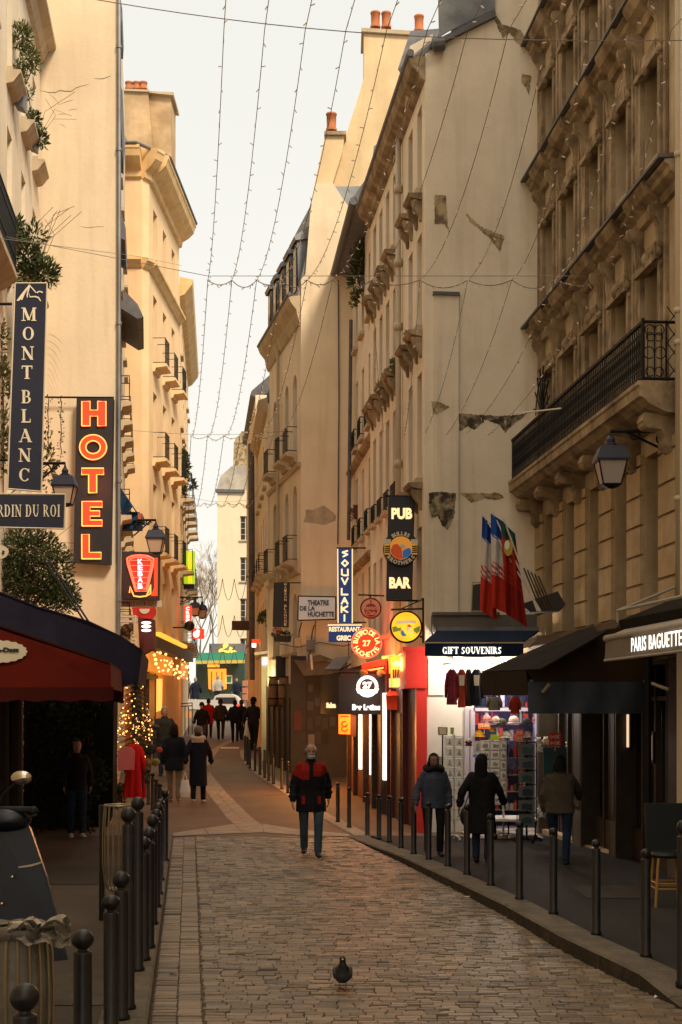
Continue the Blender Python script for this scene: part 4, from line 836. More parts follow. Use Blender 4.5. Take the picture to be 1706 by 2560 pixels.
# wall lanterns
def lantern(px, py, hpx, Y, arm, label, lit=0, glass='lamp_glass', grp='wall lanterns'):
    k = sz(hpx, Y)/1.0; c = W(px, py, Y)   # c = bottom centre of the lantern, k = height
    r = empty('wall_lantern', c, label, 'street lamp', grp)
    s2 = math.sqrt(2)
    def sq(mb, prof): 
        n0 = len(mb.v); mb.lathe([(a*s2, z) for a, z in prof], c, 4)
        for i in range(n0, len(mb.v)):
            v = mb.v[i]-c; a = math.pi/4; mb.v[i] = c+Vector((v.x*math.cos(a)-v.y*math.sin(a), v.x*math.sin(a)+v.y*math.cos(a), v.z))
    part(r, 'glass', glass, lambda mb: sq(mb, [(0, .07*k), (.17*k, .08*k), (.26*k, .50*k), (0, .50*k)]))
    part(r, 'cap', 'sign_navy', lambda mb: (sq(mb, [(0, .49*k), (.30*k, .5*k), (.31*k, .54*k), (.22*k, .78*k), (.15*k, .80*k), (0, .80*k)]), mb.lathe([(0, .78*k), (.13*k, .8*k), (.13*k, .84*k), (.08*k, .86*k), (.09*k, .93*k), (.05*k, 1.0*k), (0, 1.02*k)], c, 10)))
    def frm(mb):
        for sx in (-1, 1):
            for sy in (-1, 1): mb.tube([c+Vector((sx*.17*k, sy*.17*k, .08*k)), c+Vector((sx*.265*k, sy*.265*k, .5*k))], .016*k, 4)
        sq(mb, [(0, .0), (.05*k, .01*k), (.18*k, .06*k), (.185*k, .085*k), (0, .085*k)])
    part(r, 'frame', 'black_iron', frm)
    ax, ay = arm; a = W(ax, ay, Y)
    def am(mb):
        t = c+UZ*k; mb.tube([t, Vector((t.x, t.y, a.z)), a], .022*k/.55, 6)
        d = (a.x-t.x)
        for q, rr in ((.35, .10), (.75, .16)):
            cc = Vector((t.x+d*q, t.y, a.z-rr*k)); mb.tube([cc+Vector((math.cos(z)*rr*k*(1-z*.1), 0, math.sin(z)*rr*k*(1-z*.1))) for z in [i*.5 for i in range(14)]], .012*k/.55, 5)
        mb.tube([Vector((t.x+d*.2, t.y, a.z)), Vector((a.x, t.y, a.z-.5*k))], .014*k/.55, 5)
    part(r, 'bracket', 'black_iron', am)
    if lit: lightpt(r, c+UZ*.3*k, lit, (1, .5, .22), .08)
    return r
lantern(163, 1268, 98, 27, (95, 1158), 'black iron lantern hanging between the navy board and the neon hotel sign')
lantern(390, 1388, 78, 36, (335, 1300), 'black iron lantern with reddish glass above the kebab sign')
lantern(488.5, 1542, 44, 58, (440, 1493), 'left lantern of the small pair hanging past the crepe sign')
lantern(506, 1548, 44, 58.4, (445, 1493), 'right lantern of the small pair hanging past the crepe sign')
mat('lamp_frost', (.34, .30, .27), .3)
lantern(1527, 1222, 132, 18.6, (1700, 1078), 'large navy lantern with frosted glass under the long balcony', glass='lamp_frost')
# KEBAB
Y = 37.5
r = empty('kebab_sign', W(350, 1500, Y), 'black neon sign shaped with a glowing meat cone reading KEBAB', 'neon sign')
part(r, 'box', 'sign_black', lambda mb: pxpoly(mb, ((305, 1378), (398, 1381), (396, 1500), (303, 1498)), Y, .3))
tz = [(318, 1396), (330, 1390), (350, 1388), (370, 1390), (384, 1397), (383, 1412), (368, 1478), (340, 1478), (320, 1412), (318, 1396)]
part(r, 'glow_panel', mat('cone_red', (.45, .02, .01), .5, emit=.35, ecol=(1, .03, .01)), lambda mb: mb.prism([(x, 1770-y) for x, y in tz[:-1]], W(0, 1770, Y-.002), UX*sz(1, Y), UZ*sz(1, Y), (0, -.02, 0)))
part(r, 'neon_tube', 'neon_pink', lambda mb: (mb.tube([W(x, y, Y-.05) for x, y in tz], .026, 6), mb.tube([W(x+ (351-x)*.16, y+(1435-y)*.10, Y-.05) for x, y in tz], .016, 6), [mb.tube([W(a, y, Y-.05), W(b_, y, Y-.05)], .012, 5) for a, b_, y in ((326, 377, 1401), (327, 376, 1414), (330, 373, 1429), (333, 370, 1444), (337, 366, 1458), (340, 364, 1471))]))
part(r, 'flame_tube', 'neon_orange', lambda mb: mb.tube([W(x, y, Y-.05) for x, y in ((324, 1482), (326, 1466), (331, 1480), (335, 1490), (350, 1492), (366, 1490), (372, 1478), (377, 1462), (377, 1484), (366, 1490))], .018, 5))
part(r, 'lettering', emi('neon_white', (.80, .86, 1), 1.4), lambda mb: [ptext(mb, ch, 351, y, Y-.07, 12, 13, bold=.03) for ch, y in zip('KEBAB', (1404, 1419, 1434, 1449, 1465))])
part(r, 'side_tube', 'neon_red', lambda mb: mb.prism([(x, 1770-y) for x, y in ((386, 1395), (395, 1395), (394, 1490), (378, 1490), (386, 1470))], W(0, 1770, Y-.002), UX*sz(1, Y), UZ*sz(1, Y), (0, -.02, 0)))
lightpt(r, W(350, 1440, Y-.7), 16, (1, .2, .08), .3)
r = empty('restaurant_board', W(354, 1519, 38), 'cream wooden board reading RESTAURANT under the kebab sign', 'sign')
part(r, 'board', 'sign_cream', lambda mb: pxpoly(mb, ((303, 1499), (405, 1501), (405, 1518), (303, 1517)), 38, .08))
part(r, 'lettering', mat('brown_paint', (.20, .08, .03), .6), lambda mb: serif(mb, 'RESTAURANT', W(351, 1509, 37.99), sz(10, 38), sz(88, 38)))
# blue domed awning
r = empty('blue_dome_awning', W(327, 1320, 38), 'small dark blue domed awning with an orange edge on the left wall', 'awning')
part(r, 'fabric', mat('blue_cloth', (.012, .05, .12), .8), lambda mb: [mb.add([W(300, 1216, 39.2), W(a[0], a[1], a[2]), W(b_[0], b_[1], b_[2])], [(0, 1, 2)]) for a, b_ in (((304, 1300, 38.2), (332, 1268, 38.0)), ((332, 1268, 38.0), (352, 1292, 38.4)), ((352, 1292, 38.4), (352, 1300, 40.0)))]+[pxpoly(mb, ((304, 1278), (348, 1280), (352, 1294), (352, 1302), (304, 1302)), 38.3, .9), pxpoly(mb, ((300, 1308), (351, 1308), (351, 1322), (300, 1322)), 38.4, .5)])
part(r, 'edge_panel', mat('orange_cloth', (.35, .09, .03), .7), lambda mb: pxpoly(mb, ((345, 1283), (354, 1283), (352, 1300), (345, 1300)), 38.1, .3))
# red round signs, tiny projecting bits under the restaurant board
r = empty('round_red_sign', W(365, 1545, 40), 'round red sign with a white half moon below the restaurant board', 'sign')
part(r, 'board', 'red_paint', lambda mb: (mb.disc(W(368, 1528, 40), sz(22, 40), UX, UZ, (0, .1, 0), 28), pxpoly(mb, ((330, 1518), (368, 1518), (368, 1545), (335, 1545)), 40.02, .08)))
part(r, 'crescent', 'sign_cream', lambda mb: mb.prism([(math.cos(R(a)), math.sin(R(a))) for a in range(180, 361, 15)], W(362, 1522, 39.99), UX*sz(13, 40), UZ*sz(13, 40), (0, -.02, 0)))
r = empty('spotlight_cluster', W(366, 1578, 39.5), 'stack of three lit white spot lamps on a dark red column', 'lamp')
part(r, 'column', 'dark_red', lambda mb: pxpoly(mb, ((345, 1545), (383, 1548), (386, 1620), (350, 1640)), 40, .5))
for y in (1557, 1566, 1576): part(r, 'spotlight', 'glow_white', lambda mb: mb.ball(W(366, y, 39.5), sz(6, 39.5), 12, 8, (2.1, 1, .62)))
r = empty('white_wall_shelf', W(320, 1555, 37), 'small white bracket shelf on the corner of the blank wall', 'shelf')
part(r, 'top', 'white_frame', lambda mb: [pxpoly(mb, ((300, y), (342, y+1), (342, y+6), (300, y+5)), 37, .25) for y in (1538, 1550)]); part(r, 'support', 'white_frame', lambda mb: mb.tube([W(338, 1538, 37), W(338, 1560, 37)], .03, 6))
r = empty('carved_figure', W(318, 1612, 37.5), 'dark carved stone figure with pale scrolls beside the awning end', 'sculpture')
part(r, 'figure', 'dark_stain', lambda mb: (mb.ball(W(316, 1585, 37.5), .17, 12, 8, (1, .8, 1.6)), mb.ball(W(322, 1608, 37.5), .16, 12, 8, (1, .8, 1.3))), True)
part(r, 'scrolls', 'sign_cream', lambda mb: [mb.tube([W(334+6*math.cos(a+k), 1585+k*9+6*math.sin(a+k), 37.4) for a in [i*.5 for i in range(10)]], .03, 6) for k in range(4)])
# green sign, crepe sign, ball, red sign
r = empty('green_sign', W(472, 1472, 60), 'tall bright green and yellow sign projecting from the far left facade', 'sign')
part(r, 'panel', emi('green_glow', (.40, .62, .02), .75), lambda mb: pxpoly(mb, ((459, 1376), (487, 1378), (486, 1460), (460, 1458)), 60, .3))
part(r, 'lettering', emi('yellow_glow', (1, .62, .02), .9), lambda mb: [ptext(mb, ch, 476, y, 59.98, 9, 11, bold=.03) for ch, y in zip('SANDWICH', (1385, 1395, 1405, 1415, 1425, 1435, 1445, 1454))] and None or pxpoly(mb, ((472, 1382), (479, 1382), (480, 1412), (477, 1430), (480, 1452), (470, 1452), (473, 1425), (470, 1400)), 59.98, .01))
part(r, 'base_band', 'sign_navy', lambda mb: pxpoly(mb, ((459, 1460), (486, 1460), (486, 1472), (459, 1472)), 59.97, .3))
r = empty('crepe_sign', W(469, 1556, 57), 'narrow lit red sign with white vertical letters reading CREP', 'sign')
part(r, 'panel', emi('red_glow', (1, .06, .02), .9), lambda mb: pxpoly(mb, ((460, 1513), (479, 1514), (478, 1556), (461, 1556)), 57, .25))
part(r, 'lettering', 'glow_white', lambda mb: [ptext(mb, ch, 470, y, 56.98, 9, 8, bold=.03) for ch, y in zip('CREP', (1521, 1531, 1541, 1551))])
r = empty('black_ball_sign', W(474, 1578, 56), 'black ball shaped sign on a bracket under the crepe sign', 'sign')
part(r, 'ball', 'sign_black', lambda mb: mb.ball(W(474, 1565, 56), sz(13, 56), 14, 10), True); part(r, 'bracket', 'black_iron', lambda mb: mb.tube([W(432, 1569, 56), W(474, 1569, 56)], .03, 6))
r = empty('red_lit_sign', W(494, 1597, 60), 'square lit red sign with a white blot beside the crepe sign', 'sign')
part(r, 'panel', 'red_glow', lambda mb: pxpoly(mb, ((478, 1571), (510, 1572), (510, 1597), (480, 1596)), 60, .2))
part(r, 'emblem', 'glow_white', lambda mb: (mb.disc(W(491, 1586, 59.99), sz(8, 60), UX, UZ, (0, -.02, 0), 16), mb.disc(W(495, 1579, 59.985), sz(5, 60), UX, UZ, (0, -.02, 0), 12)))
# ---------------- lit cafe front on the left ----------------
Y = 52
r = empty('lit_cafe_front', (-6.6, 50, .7), 'glowing amber cafe front with a bulb lined fascia on the left', 'cafe front')
A_, B_ = W(352, 1700, 47.5), W(452, 1700, 62)
ec = Edge((A_.x, A_.y), (B_.x, B_.y))
part(r, 'frame', 'dark_wood', lambda mb: [ec.bar(mb, t, t+.14, .4, 3.6, -.3, .05) for t in [i*ec.L/7-.05 for i in range(8)]]+[ec.bar(mb, 0, ec.L, 3.3, 3.5, -.3, .06), ec.bar(mb, 0, ec.L, .4, 1.0, -.28, .02)])
part(r, 'lit_window', mat('amber_pane', (.5, .2, .03), .4, emit=.6, ecol=(1, .27, .02)), lambda mb: mb.quad(ec.p(.1, 1.0, -.15), ec.p(ec.L, 1.0, -.15), ec.p(ec.L, 3.3, -.15), ec.p(.1, 3.3, -.15)))
part(r, 'curtains', mat('amber_cloth', (.45, .18, .04), .8), lambda mb: [ec.bar(mb, t, t+.5, 1.0, 3.3, -.13, -.10) for t in (1.2, 3.4, 5.6, 9, 11.5)])
part(r, 'menu_panel', mat('menu_yellow', (.8, .45, .08), .5, emit=.9, ecol=(1, .55, .10)), lambda mb: pxpoly(mb, ((392, 1697), (406, 1697), (405, 1775), (391, 1780)), 50.2, .05))
part(r, 'fascia', mat('amber_fascia', (.5, .22, .03), .5, emit=.45, ecol=(1, .30, .02)), lambda mb: ec.bar(mb, 0, ec.L+.5, 3.55, 4.25, 0, .25))
part(r, 'roof_strip', emi('orange_strip', (1, .42, .04), 1.2), lambda mb: ec.bar(mb, .6, ec.L*.75, 4.75, 4.87, .1, .6))
part(r, 'canopy', 'dark_wood', lambda mb: ec.bar(mb, 0, ec.L, 4.3, 4.7, 0, .55))
rb = random.Random(5)
bulbs = []
for i in range(46):
    t = .3+i*ec.L/46*1.02; part(r, 'bulb', emi('bulb_glow', (1, .45, .13), 3.2), lambda mb: mb.ball(ec.p(t+rb.uniform(-.1, .1), 3.72+rb.uniform(-.16, .36)*(1 if i % 3 else 1.6), .42), rb.uniform(.025, .055), 8, 6), True)
lightpt(r, ec.p(5, 3.0, 1.2), 34, (1, .36, .07), .4); lightpt(r, ec.p(11, 3.0, 1.2), 30, (1, .36, .07), .4)
# ---------------- green cafe at the end ----------------
Y = 94
r = empty('green_cafe', W(550, 1745, Y), 'dark green corner cafe with a green awning and yellow script sign, closing the street', 'cafe')
part(r, 'wall', mat('cafe_green', (.012, .035, .028), .6, col2=(.02, .05, .04), scale=2), lambda mb: pxpoly(mb, ((490, 1636), (612, 1636), (612, 1775), (490, 1775)), Y, 4))
part(r, 'roof_box', 'zinc', lambda mb: pxpoly(mb, ((523, 1609), (612, 1609), (612, 1634), (523, 1634)), Y, 3))
part(r, 'awning', mat('awning_green', (.02, .16, .10), .8), lambda mb: mb.add([W(502, 1632, Y-.1), W(610, 1630, Y-.1), W(612, 1650, Y-2), W(488, 1652, Y-2)], [(0, 1, 2, 3)]))
part(r, 'valance', mat('valance_cream', (.55, .42, .12), .8), lambda mb: pxpoly(mb, ((489, 1652), (612, 1650), (612, 1658), (489, 1660)), Y-2, .03))
part(r, 'neon_script', emi('neon_yellow', (1, .62, .08), 2), lambda mb: (mb.tube([W(x, y, Y-.3) for x, y in ((548, 1628), (556, 1622), (564, 1618), (570, 1612), (566, 1609), (560, 1613), (558, 1622), (553, 1629), (549, 1630), (552, 1625), (562, 1628), (572, 1630), (577, 1624), (580, 1620), (577, 1618), (575, 1625), (579, 1630), (586, 1627), (590, 1630))], .06, 6)))
part(r, 'lit_door', mat('orange_glow', (.8, .25, .03), .5, emit=1.0, ecol=(1, .30, .03)), lambda mb: pxpoly(mb, ((520, 1672), (566, 1672), (567, 1722), (540, 1730), (522, 1722)), Y-.05, .05))
part(r, 'door_frame', 'dark_wood', lambda mb: [pxpoly(mb, ((x, 1680), (x+2, 1680), (x+2, 1735), (x, 1735)), Y-.12, .06) for x in (528, 541, 554)])
part(r, 'lit_name', 'glow_amber', lambda mb: pxpoly(mb, ((519, 1661), (549, 1661), (549, 1668), (519, 1668)), Y-.1, .05))
part(r, 'menu_board', 'sign_cream', lambda mb: pxpoly(mb, ((564, 1688), (581, 1688), (581, 1709), (564, 1709)), Y-1, .05)); 
part(r, 'menu_sheet', 'awning_green', lambda mb: pxpoly(mb, ((567, 1691), (578, 1691), (578, 1706), (567, 1706)), Y-1.02, .02))
lightpt(r, W(540, 1690, Y-1.5), 60, (1, .45, .12), .3)
# ---------------- signs on the right ----------------
def board(name, label, quad_, Y, m, d=.1, base=None, cat='sign'):
    xs = [q[0] for q in quad_]; ys = [q[1] for q in quad_]
    r = empty(name, W(sum(xs)/len(xs), max(ys), Y), label, cat); part(r, 'board', m, lambda mb: pxpoly(mb, quad_, Y, d)); return r
r = board('dark_vertical_sign', 'tall black vertical sign with small white letters reading MAISON BLANCHE', ((685, 1456), (725, 1456), (722, 1568), (682, 1567)), 38.5, 'sign_black', .15)
part(r, 'lettering', 'letter_cream', lambda mb: [ptext(mb, ch, 714, y, 38.49, 6, 6, bold=.02) for ch, y in zip('MAISON BLANCHE', [1461+i*7.7 for i in range(14)]) if ch != ' '])
part(r, 'bracket', 'black_iron', lambda mb: mb.tube([W(715, 1457, 38.56), W(752, 1457, 40)], .02, 6))
r = board('theatre_sign', 'white framed sign reading THEATRE DE LA HUCHETTE on the blank wall', ((748, 1492), (838, 1494), (838, 1546), (747, 1549)), 39.6, mat('theatre_white', (.50, .49, .47), .6, emit=.10, ecol=(1, .96, .9)), .2)
part(r, 'frame', 'black_iron', lambda mb: fr(mb, ((746, 1490), (840, 1492), (840, 1548), (745, 1551)), 39.6, 3))
part(r, 'lettering', 'sign_black', lambda mb: (ptext(mb, 'THEATRE', 796, 1507, 39.59, 53, 13, bold=.035), ptext(mb, 'DE LA', 769, 1521, 39.59, 38, 11, bold=.03), ptext(mb, 'HUCHETTE', 803, 1535.5, 39.59, 66, 13, bold=.035)))
r = board('blue_vertical_sign', 'tall blue lit sign with white angular letters reading SOUVLAKI', ((846, 1372), (880, 1372), (880, 1557), (847, 1557)), 33.5, mat('sign_blue', (.01, .05, .22), .5, emit=.10, ecol=(.03, .15, .6)), .18)
part(r, 'frame', 'glow_cream', lambda mb: (pxpoly(mb, ((843.5, 1372), (846, 1372), (847, 1557), (844.5, 1557)), 33.49, .18), pxpoly(mb, ((880, 1372), (882.5, 1372), (882.5, 1557), (880, 1557)), 33.49, .18)))
STK = {'S': [(.9, .95), (.1, .7), (.9, .35), (.2, 0)], 'O': [(.5, 1), (0, .5), (.5, 0), (1, .5), (.5, 1)], 'U': [(0, 1), (0, .15), (.35, 0), (1, 0), (1, 1)], 'V': [(0, 1), (.5, 0), (1, 1)], 'L': [(0, 1), (0, 0), (1, .0)], 'A': [(0, 0), (.5, 1), (1, 0), (.75, .4), (.2, .4)], 'K': [(0, 1), (0, 0), (0, .5), (1, 1), (.15, .5), (1, 0)], 'I': [(.5, 1), (.5, 0)]}
def stroke(mb, ch, c, w_, h_, th):
    P = STK[ch]; n = 0
    for a, b_ in zip(P, P[1:]):
        A = Vector(((a[0]-.5)*w_, 0, (a[1]-.5)*h_)); B = Vector(((b_[0]-.5)*w_, 0, (b_[1]-.5)*h_)); d = (B-A).normalized(); q = Vector((-d.z, 0, d.x))*th/2; e_ = d*th*.35; n += 1
        mb.prism([((A-e_+q).x, (A-e_+q).z), ((A-e_-q).x, (A-e_-q).z), ((B+e_-q).x, (B+e_-q).z), ((B+e_+q).x, (B+e_+q).z)], c, UX, UZ, (0, -.02-.001*n, 0))
part(r, 'lettering', 'glow_cream', lambda mb: [stroke(mb, ch, W(863-i*.2, y, 33.49), sz(15, 33.5), sz(15, 33.5), sz(4, 33.5)) for i, (ch, y) in enumerate(zip('SOUVLAKI', (1384, 1408, 1431, 1453, 1479, 1502, 1523, 1545)))])
part(r, 'bracket', 'black_iron', lambda mb: [mb.tube([W(842, y, 33.55), W(915, y, 33.8)], .018, 6) for y in (1370, 1556)])
r = board('greek_restaurant_sign', 'blue sign reading RESTAURANT GREC, half hidden by the round red neon', ((822, 1564), (905, 1564), (905, 1605), (822, 1605)), 33.2, 'sign_blue', .15)
part(r, 'lettering', 'glow_cream', lambda mb: (ptext(mb, 'RESTAURANT', 862, 1573, 33.19, 78, 12, bold=.04), ptext(mb, 'GREC', 860, 1595, 33.19, 36, 13, bold=.05)))
part(r, 'frame', 'glow_cream', lambda mb: pxpoly(mb, ((820, 1561), (905, 1561), (905, 1564), (820, 1564)), 33.18, .15))
Y = 31.6; c = W(917, 1608, Y)
r = empty('round_red_neon', W(917, 1646, Y), 'round red neon reading BISTRO DE LA HUCHETTE around the number 27', 'neon sign')
part(r, 'disc', mat('disc_red', (.5, .02, .01), .5, emit=.85, ecol=(1, .035, .01)), lambda mb: mb.disc(c, sz(37, Y), UX, UZ, (0, .16, 0), 40))
part(r, 'lettering', emi('neon_gold', (1, .50, .16), 2.2), lambda mb: (arc_text(mb, 'BISTRO DE LA', c+Vector((0, -.005, 0)), sz(28, Y), 172, 5, sz(12, Y)), None))
part(r, 'lettering', 'neon_gold', lambda mb: arc_text(mb, 'HUCHETTE', c+Vector((0, -.005, 0)), sz(28, Y), 208, 332, sz(12, Y), False))
part(r, 'numerals', 'neon_gold', lambda mb: ptext(mb, '27', 917, 1608, Y-.005, 20, 15, bold=.02))
part(r, 'rim_tube', 'neon_pink', lambda mb: mb.tube([c+Vector((math.cos(q)*sz(37, Y), -.03, math.sin(q)*sz(37, Y))) for q in [2*math.pi*i/40 for i in range(41)]], .018, 6))
lightpt(r, c+Vector((0, -.7, -.1)), 22, (1, .12, .04), .4)
Y = 31.5; c = W(927.5, 1521, Y)
r = empty('round_white_sign', W(927, 1547, Y), 'round white and dark red hanging sign with two lines of lettering', 'sign')
part(r, 'disc', mat('club_white', (.42, .38, .34), .6), lambda mb: mb.disc(c, sz(25, Y), UX, UZ, (0, .1, 0), 36))
part(r, 'inner_disc', mat('club_red', (.16, .03, .02), .6), lambda mb: (mb.disc(c+Vector((0, -.002, -.04)), sz(16.5, Y), UX, UZ, (0, -.01, 0), 30), mb.tube([c+Vector((0, -.01, sz(13, Y))), c+Vector((0, -.01, sz(21, Y)))], .012, 5)))
part(r, 'rim', 'dark_red', lambda mb: mb.tube([c+Vector((math.cos(q)*sz(25, Y), -.01, math.sin(q)*sz(25, Y))) for q in [2*math.pi*i/36 for i in range(37)]], .018, 6))
part(r, 'lettering', 'club_white', lambda mb: (ptext(mb, 'Havana', 927.5, 1519, Y-.015, 41, 11, bold=.02), ptext(mb, 'Club', 927.5, 1532, Y-.015, 24, 10, bold=.02)))
part(r, 'bracket', 'black_iron', lambda mb: (mb.tube([W(897, 1487, Y), W(970, 1490, Y+.3)], .018, 6), mb.tube([W(927, 1488, Y), W(927, 1497, Y)], .012, 5)))
Y = 26.95
r = empty('pub_banner', W(1003, 1500, Y), 'tall black vertical banner reading PUB and BAR around a round beer emblem', 'sign')
part(r, 'board', 'sign_black', lambda mb: pxpoly(mb, ((972, 1241), (1038, 1242), (1031, 1500), (966, 1498)), Y, .16))
part(r, 'lettering', emi('banner_glow', (1, .70, .33), 1.0), lambda mb: (ptext(mb, 'PUB', 1005, 1284, Y-.005, 52, 28, bold=.05), ptext(mb, 'BAR', 1000.5, 1457, Y-.005, 54, 28, bold=.05)))
c = W(1003, 1370, Y-.1)
em = part(r, 'emblem', 'sign_black', lambda mb: mb.disc(c, sz(44, Y), UX, UZ, (0, .34, 0), 40))
part(em, 'picture_disc', mat('amber_disc', (.62, .25, .03), .5, emit=.25, ecol=(1, .42, .05)), lambda mb: mb.disc(c+Vector((0, -.002, 0)), sz(29, Y), UX, UZ, (0, -.01, 0), 36))
part(em, 'red_figure', mat('fig_red', (.45, .06, .015), .6, emit=.15, ecol=(1, .12, .03)), lambda mb: mb.prism([(-26, -6), (-20, 8), (-8, 10), (-2, 2), (2, -6), (4, -27), (-10, -27), (-22, -18)], c+Vector((0, -.013, 0)), UX*sz(1, Y), UZ*sz(1, Y), (0, -.01, 0)))
part(em, 'blue_figure', mat('fig_blue', (.02, .12, .35), .6, emit=.12, ecol=(.05, .3, .9)), lambda mb: mb.prism([(4, -27), (4, -8), (12, -2), (22, 0), (26, -10), (20, -22)], c+Vector((0, -.026, 0)), UX*sz(1, Y), UZ*sz(1, Y), (0, -.01, 0)))
part(em, 'pale_patch', 'letter_cream', lambda mb: mb.prism([(-6, 4), (0, 9), (8, 8), (10, 2), (2, -2)], c+Vector((0, -.038, 0)), UX*sz(1, Y), UZ*sz(1, Y), (0, -.01, 0)))
for s_ in (-1, 1):
    mg = part(em, 'beer_mug', mat('beer', (.55, .30, .03), .4, emit=.2, ecol=(1, .55, .08)), lambda mb: pxpoly(mb, [(1003+s_*34+q, z) for q, z in ((-8, 1352), (8, 1352), (7, 1386), (-7, 1386))], Y-.14, .03))
    part(em, 'foam', 'letter_cream', lambda mb: pxpoly(mb, [(1003+s_*34+q, z) for q, z in ((-9, 1348), (9, 1348), (8, 1359), (-8, 1358))], Y-.16, .03))
    part(em, 'hand', mat('brown_hand', (.12, .05, .02), .8), lambda mb: [mb.tube([W(1003+s_*34-6, 1366+k*5, Y-.17), W(1003+s_*34+7, 1365+k*5, Y-.17)], .014, 6) for k in range(4)])
part(em, 'ring_lettering', 'letter_cream', lambda mb: (arc_text(mb, "BULL'S", c+Vector((0, -.005, 0)), sz(36, Y), 122, 60, sz(10, Y), bold=.05), None))
part(em, 'ring_lettering', 'letter_cream', lambda mb: arc_text(mb, 'BROTHERS', c+Vector((0, -.005, 0)), sz(37, Y), 217, 323, sz(10, Y), False, bold=.05))
part(r, 'bracket', 'black_iron', lambda mb: [mb.tube([W(966, y, Y+.08), W(1046, y+2, Y+.08)], .022, 6) for y in (1240, 1500)])
Y = 26.35; c = W(1016, 1567, Y)
r = empty('round_yellow_sign', W(1016, 1604, Y), 'round bright yellow lit sign with a picnic scene, over the red shopfront', 'sign')
part(r, 'disc', mat('disc_yellow', (.8, .42, .02), .5, emit=.62, ecol=(1, .52, .015)), lambda mb: mb.disc(c, sz(36.5, Y), UX, UZ, (0, .16, 0), 40))
part(r, 'rim', 'black_iron', lambda mb: mb.tube([c+Vector((math.cos(q)*sz(37, Y), .08, math.sin(q)*sz(37, Y))) for q in [2*math.pi*i/40 for i in range(41)]], .035, 6))
for nm, m_, P in (('banner_stripe', 'letter_cream', ((-24, 13), (-10, 15), (10, 16), (25, 14), (25, 8), (0, 8), (-23, 6))), ('green_bushes', mat('pic_green', (.20, .26, .02), .7), ((-35, -2), (-26, 2), (-20, -4), (-14, -1), (-12, -9), (-32, -14))), ('green_bushes', 'pic_green', ((18, -6), (26, -1), (34, 2), (34, -10), (27, -18), (20, -12))), ('blue_figure', 'fig_blue', ((-14, -12), (-8, -8), (-4, -16), (2, -22), (-8, -24), (-12, -20))), ('white_figure', 'letter_cream', ((4, -2), (12, 0), (10, -8), (18, -14), (14, -16), (4, -10))), ('red_cap', 'fig_red', ((2, 0), (6, 6), (12, 4), (14, -1)))):
    part(r, nm, m_, lambda mb: mb.prism(P, c+Vector((0, -.002, 0)), UX*sz(1, Y), UZ*sz(1, Y), (0, -.012, 0)))
part(r, 'bracket', 'black_iron', lambda mb: (mb.tube([W(978, 1524, Y), W(1063, 1522, Y)], .02, 6), mb.tube([W(1060, 1495, Y), W(1060, 1608, Y)], .035, 6), mb.tube([W(1000, 1524, Y), W(1058, 1498, Y)], .012, 5), mb.tube([W(1050, 1592, Y), W(1062, 1592, Y)], .02, 5)))
r = board('small_lit_sign', 'tiny red and white lit sign beside the pale shop pillar', ((630, 1598), (651, 1598), (650, 1608), (630, 1608)), 52, 'red_glow', .2); part(r, 'lower_panel', 'glow_white', lambda mb: pxpoly(mb, ((630, 1608), (640, 1608), (640, 1618), (630, 1618)), 52, .2))
r = board('hanging_dark_sign', 'dark brown horizontal board hanging near the far black drainpipe', ((580, 1552), (630, 1552), (629, 1576), (580, 1575)), 56, mat('dull_brown', (.06, .03, .015), .7, col2=(.10, .05, .02), scale=6), .12)
# exposed electrical clutter as wall fixtures
for i, (x, y, w_, h_, Y, lb) in enumerate(((745, 1605, 16, 22, 39.7, 'pale electric box on the wall below the theatre sign, left one'), (777, 1612, 20, 24, 39.7, 'dark electric box on the wall below the theatre sign, right one'))):
    r = empty('electric_box', W(x, y+h_/2, Y), lb, 'electric box'); part(r, 'box', 'zinc' if i else 'pale_trim', lambda mb: pxpoly(mb, ((x-w_/2, y-h_/2), (x+w_/2, y-h_/2), (x+w_/2, y+h_/2), (x-w_/2, y+h_/2)), Y, .25)); part(r, 'cable', 'black_iron', lambda mb: mb.tube([W(x+2, y-h_/2, Y), W(x+4, y-h_/2-18, Y+.1), W(x+10, y-50, Y+.1)], .015, 5))
# ---------------- awnings and shopfronts ----------------
def slopequad(mb, P, d=.03):
    P = [Vector(p) for p in P]; n = (P[1]-P[0]).cross(P[2]-P[0]).normalized()*d; k = len(P)
    mb.add(P+[p+n for p in P], [tuple(range(k))[::-1], tuple(range(k, 2*k))]+[(i, (i+1) % k, (i+1) % k+k, i+k) for i in range(k)])
# left awning over the terrace
mat('cloth_aubergine', (.024, .021, .040), .9, col2=(.016, .015, .028), scale=2, bump=.3, bscale=5); mat('cloth_red', (.13, .011, .005), .9, col2=(.09, .008, .004), scale=1.5, bump=.2, bscale=6); mat('cloth_maroon', (.05, .006, .004), .9)
r = empty('terrace_awning', W(120, 1756, 19.5), 'dark red awning cheek with a cream oval badge, at the left edge', 'awning')
YA_, YB_ = 18.0, 21.2
cheek = [(-260, 1478), (0, 1574), (115, 1611), (275, 1662), (276, 1722), (-260, 1720)]
part(r, 'cheek', 'cloth_red', lambda mb: mb.add([W(x, y, YA_+.015*math.sin(x*.03)) for x, y in cheek], [tuple(range(6))[::-1]]))
kx = lambda px: (px-CX)*YA_/F
part(r, 'valance', 'cloth_red', lambda mb: slopequad(mb, [W(275, 1662, YA_), W(276, 1722, YA_), W(276, 1722, YA_)+Vector((-.35, YB_-YA_, 0)), W(275, 1662, YA_)+Vector((-.35, YB_-YA_, 0))], .01))
part(r, 'top', 'cloth_maroon', lambda mb: slopequad(mb, [W(-260, 1478, YA_), W(275, 1660, YA_), W(275, 1660, YA_)+Vector((-.35, YB_-YA_, 0)), W(-260, 1478, YA_)+Vector((-.35, YB_-YA_, 0))], .02))
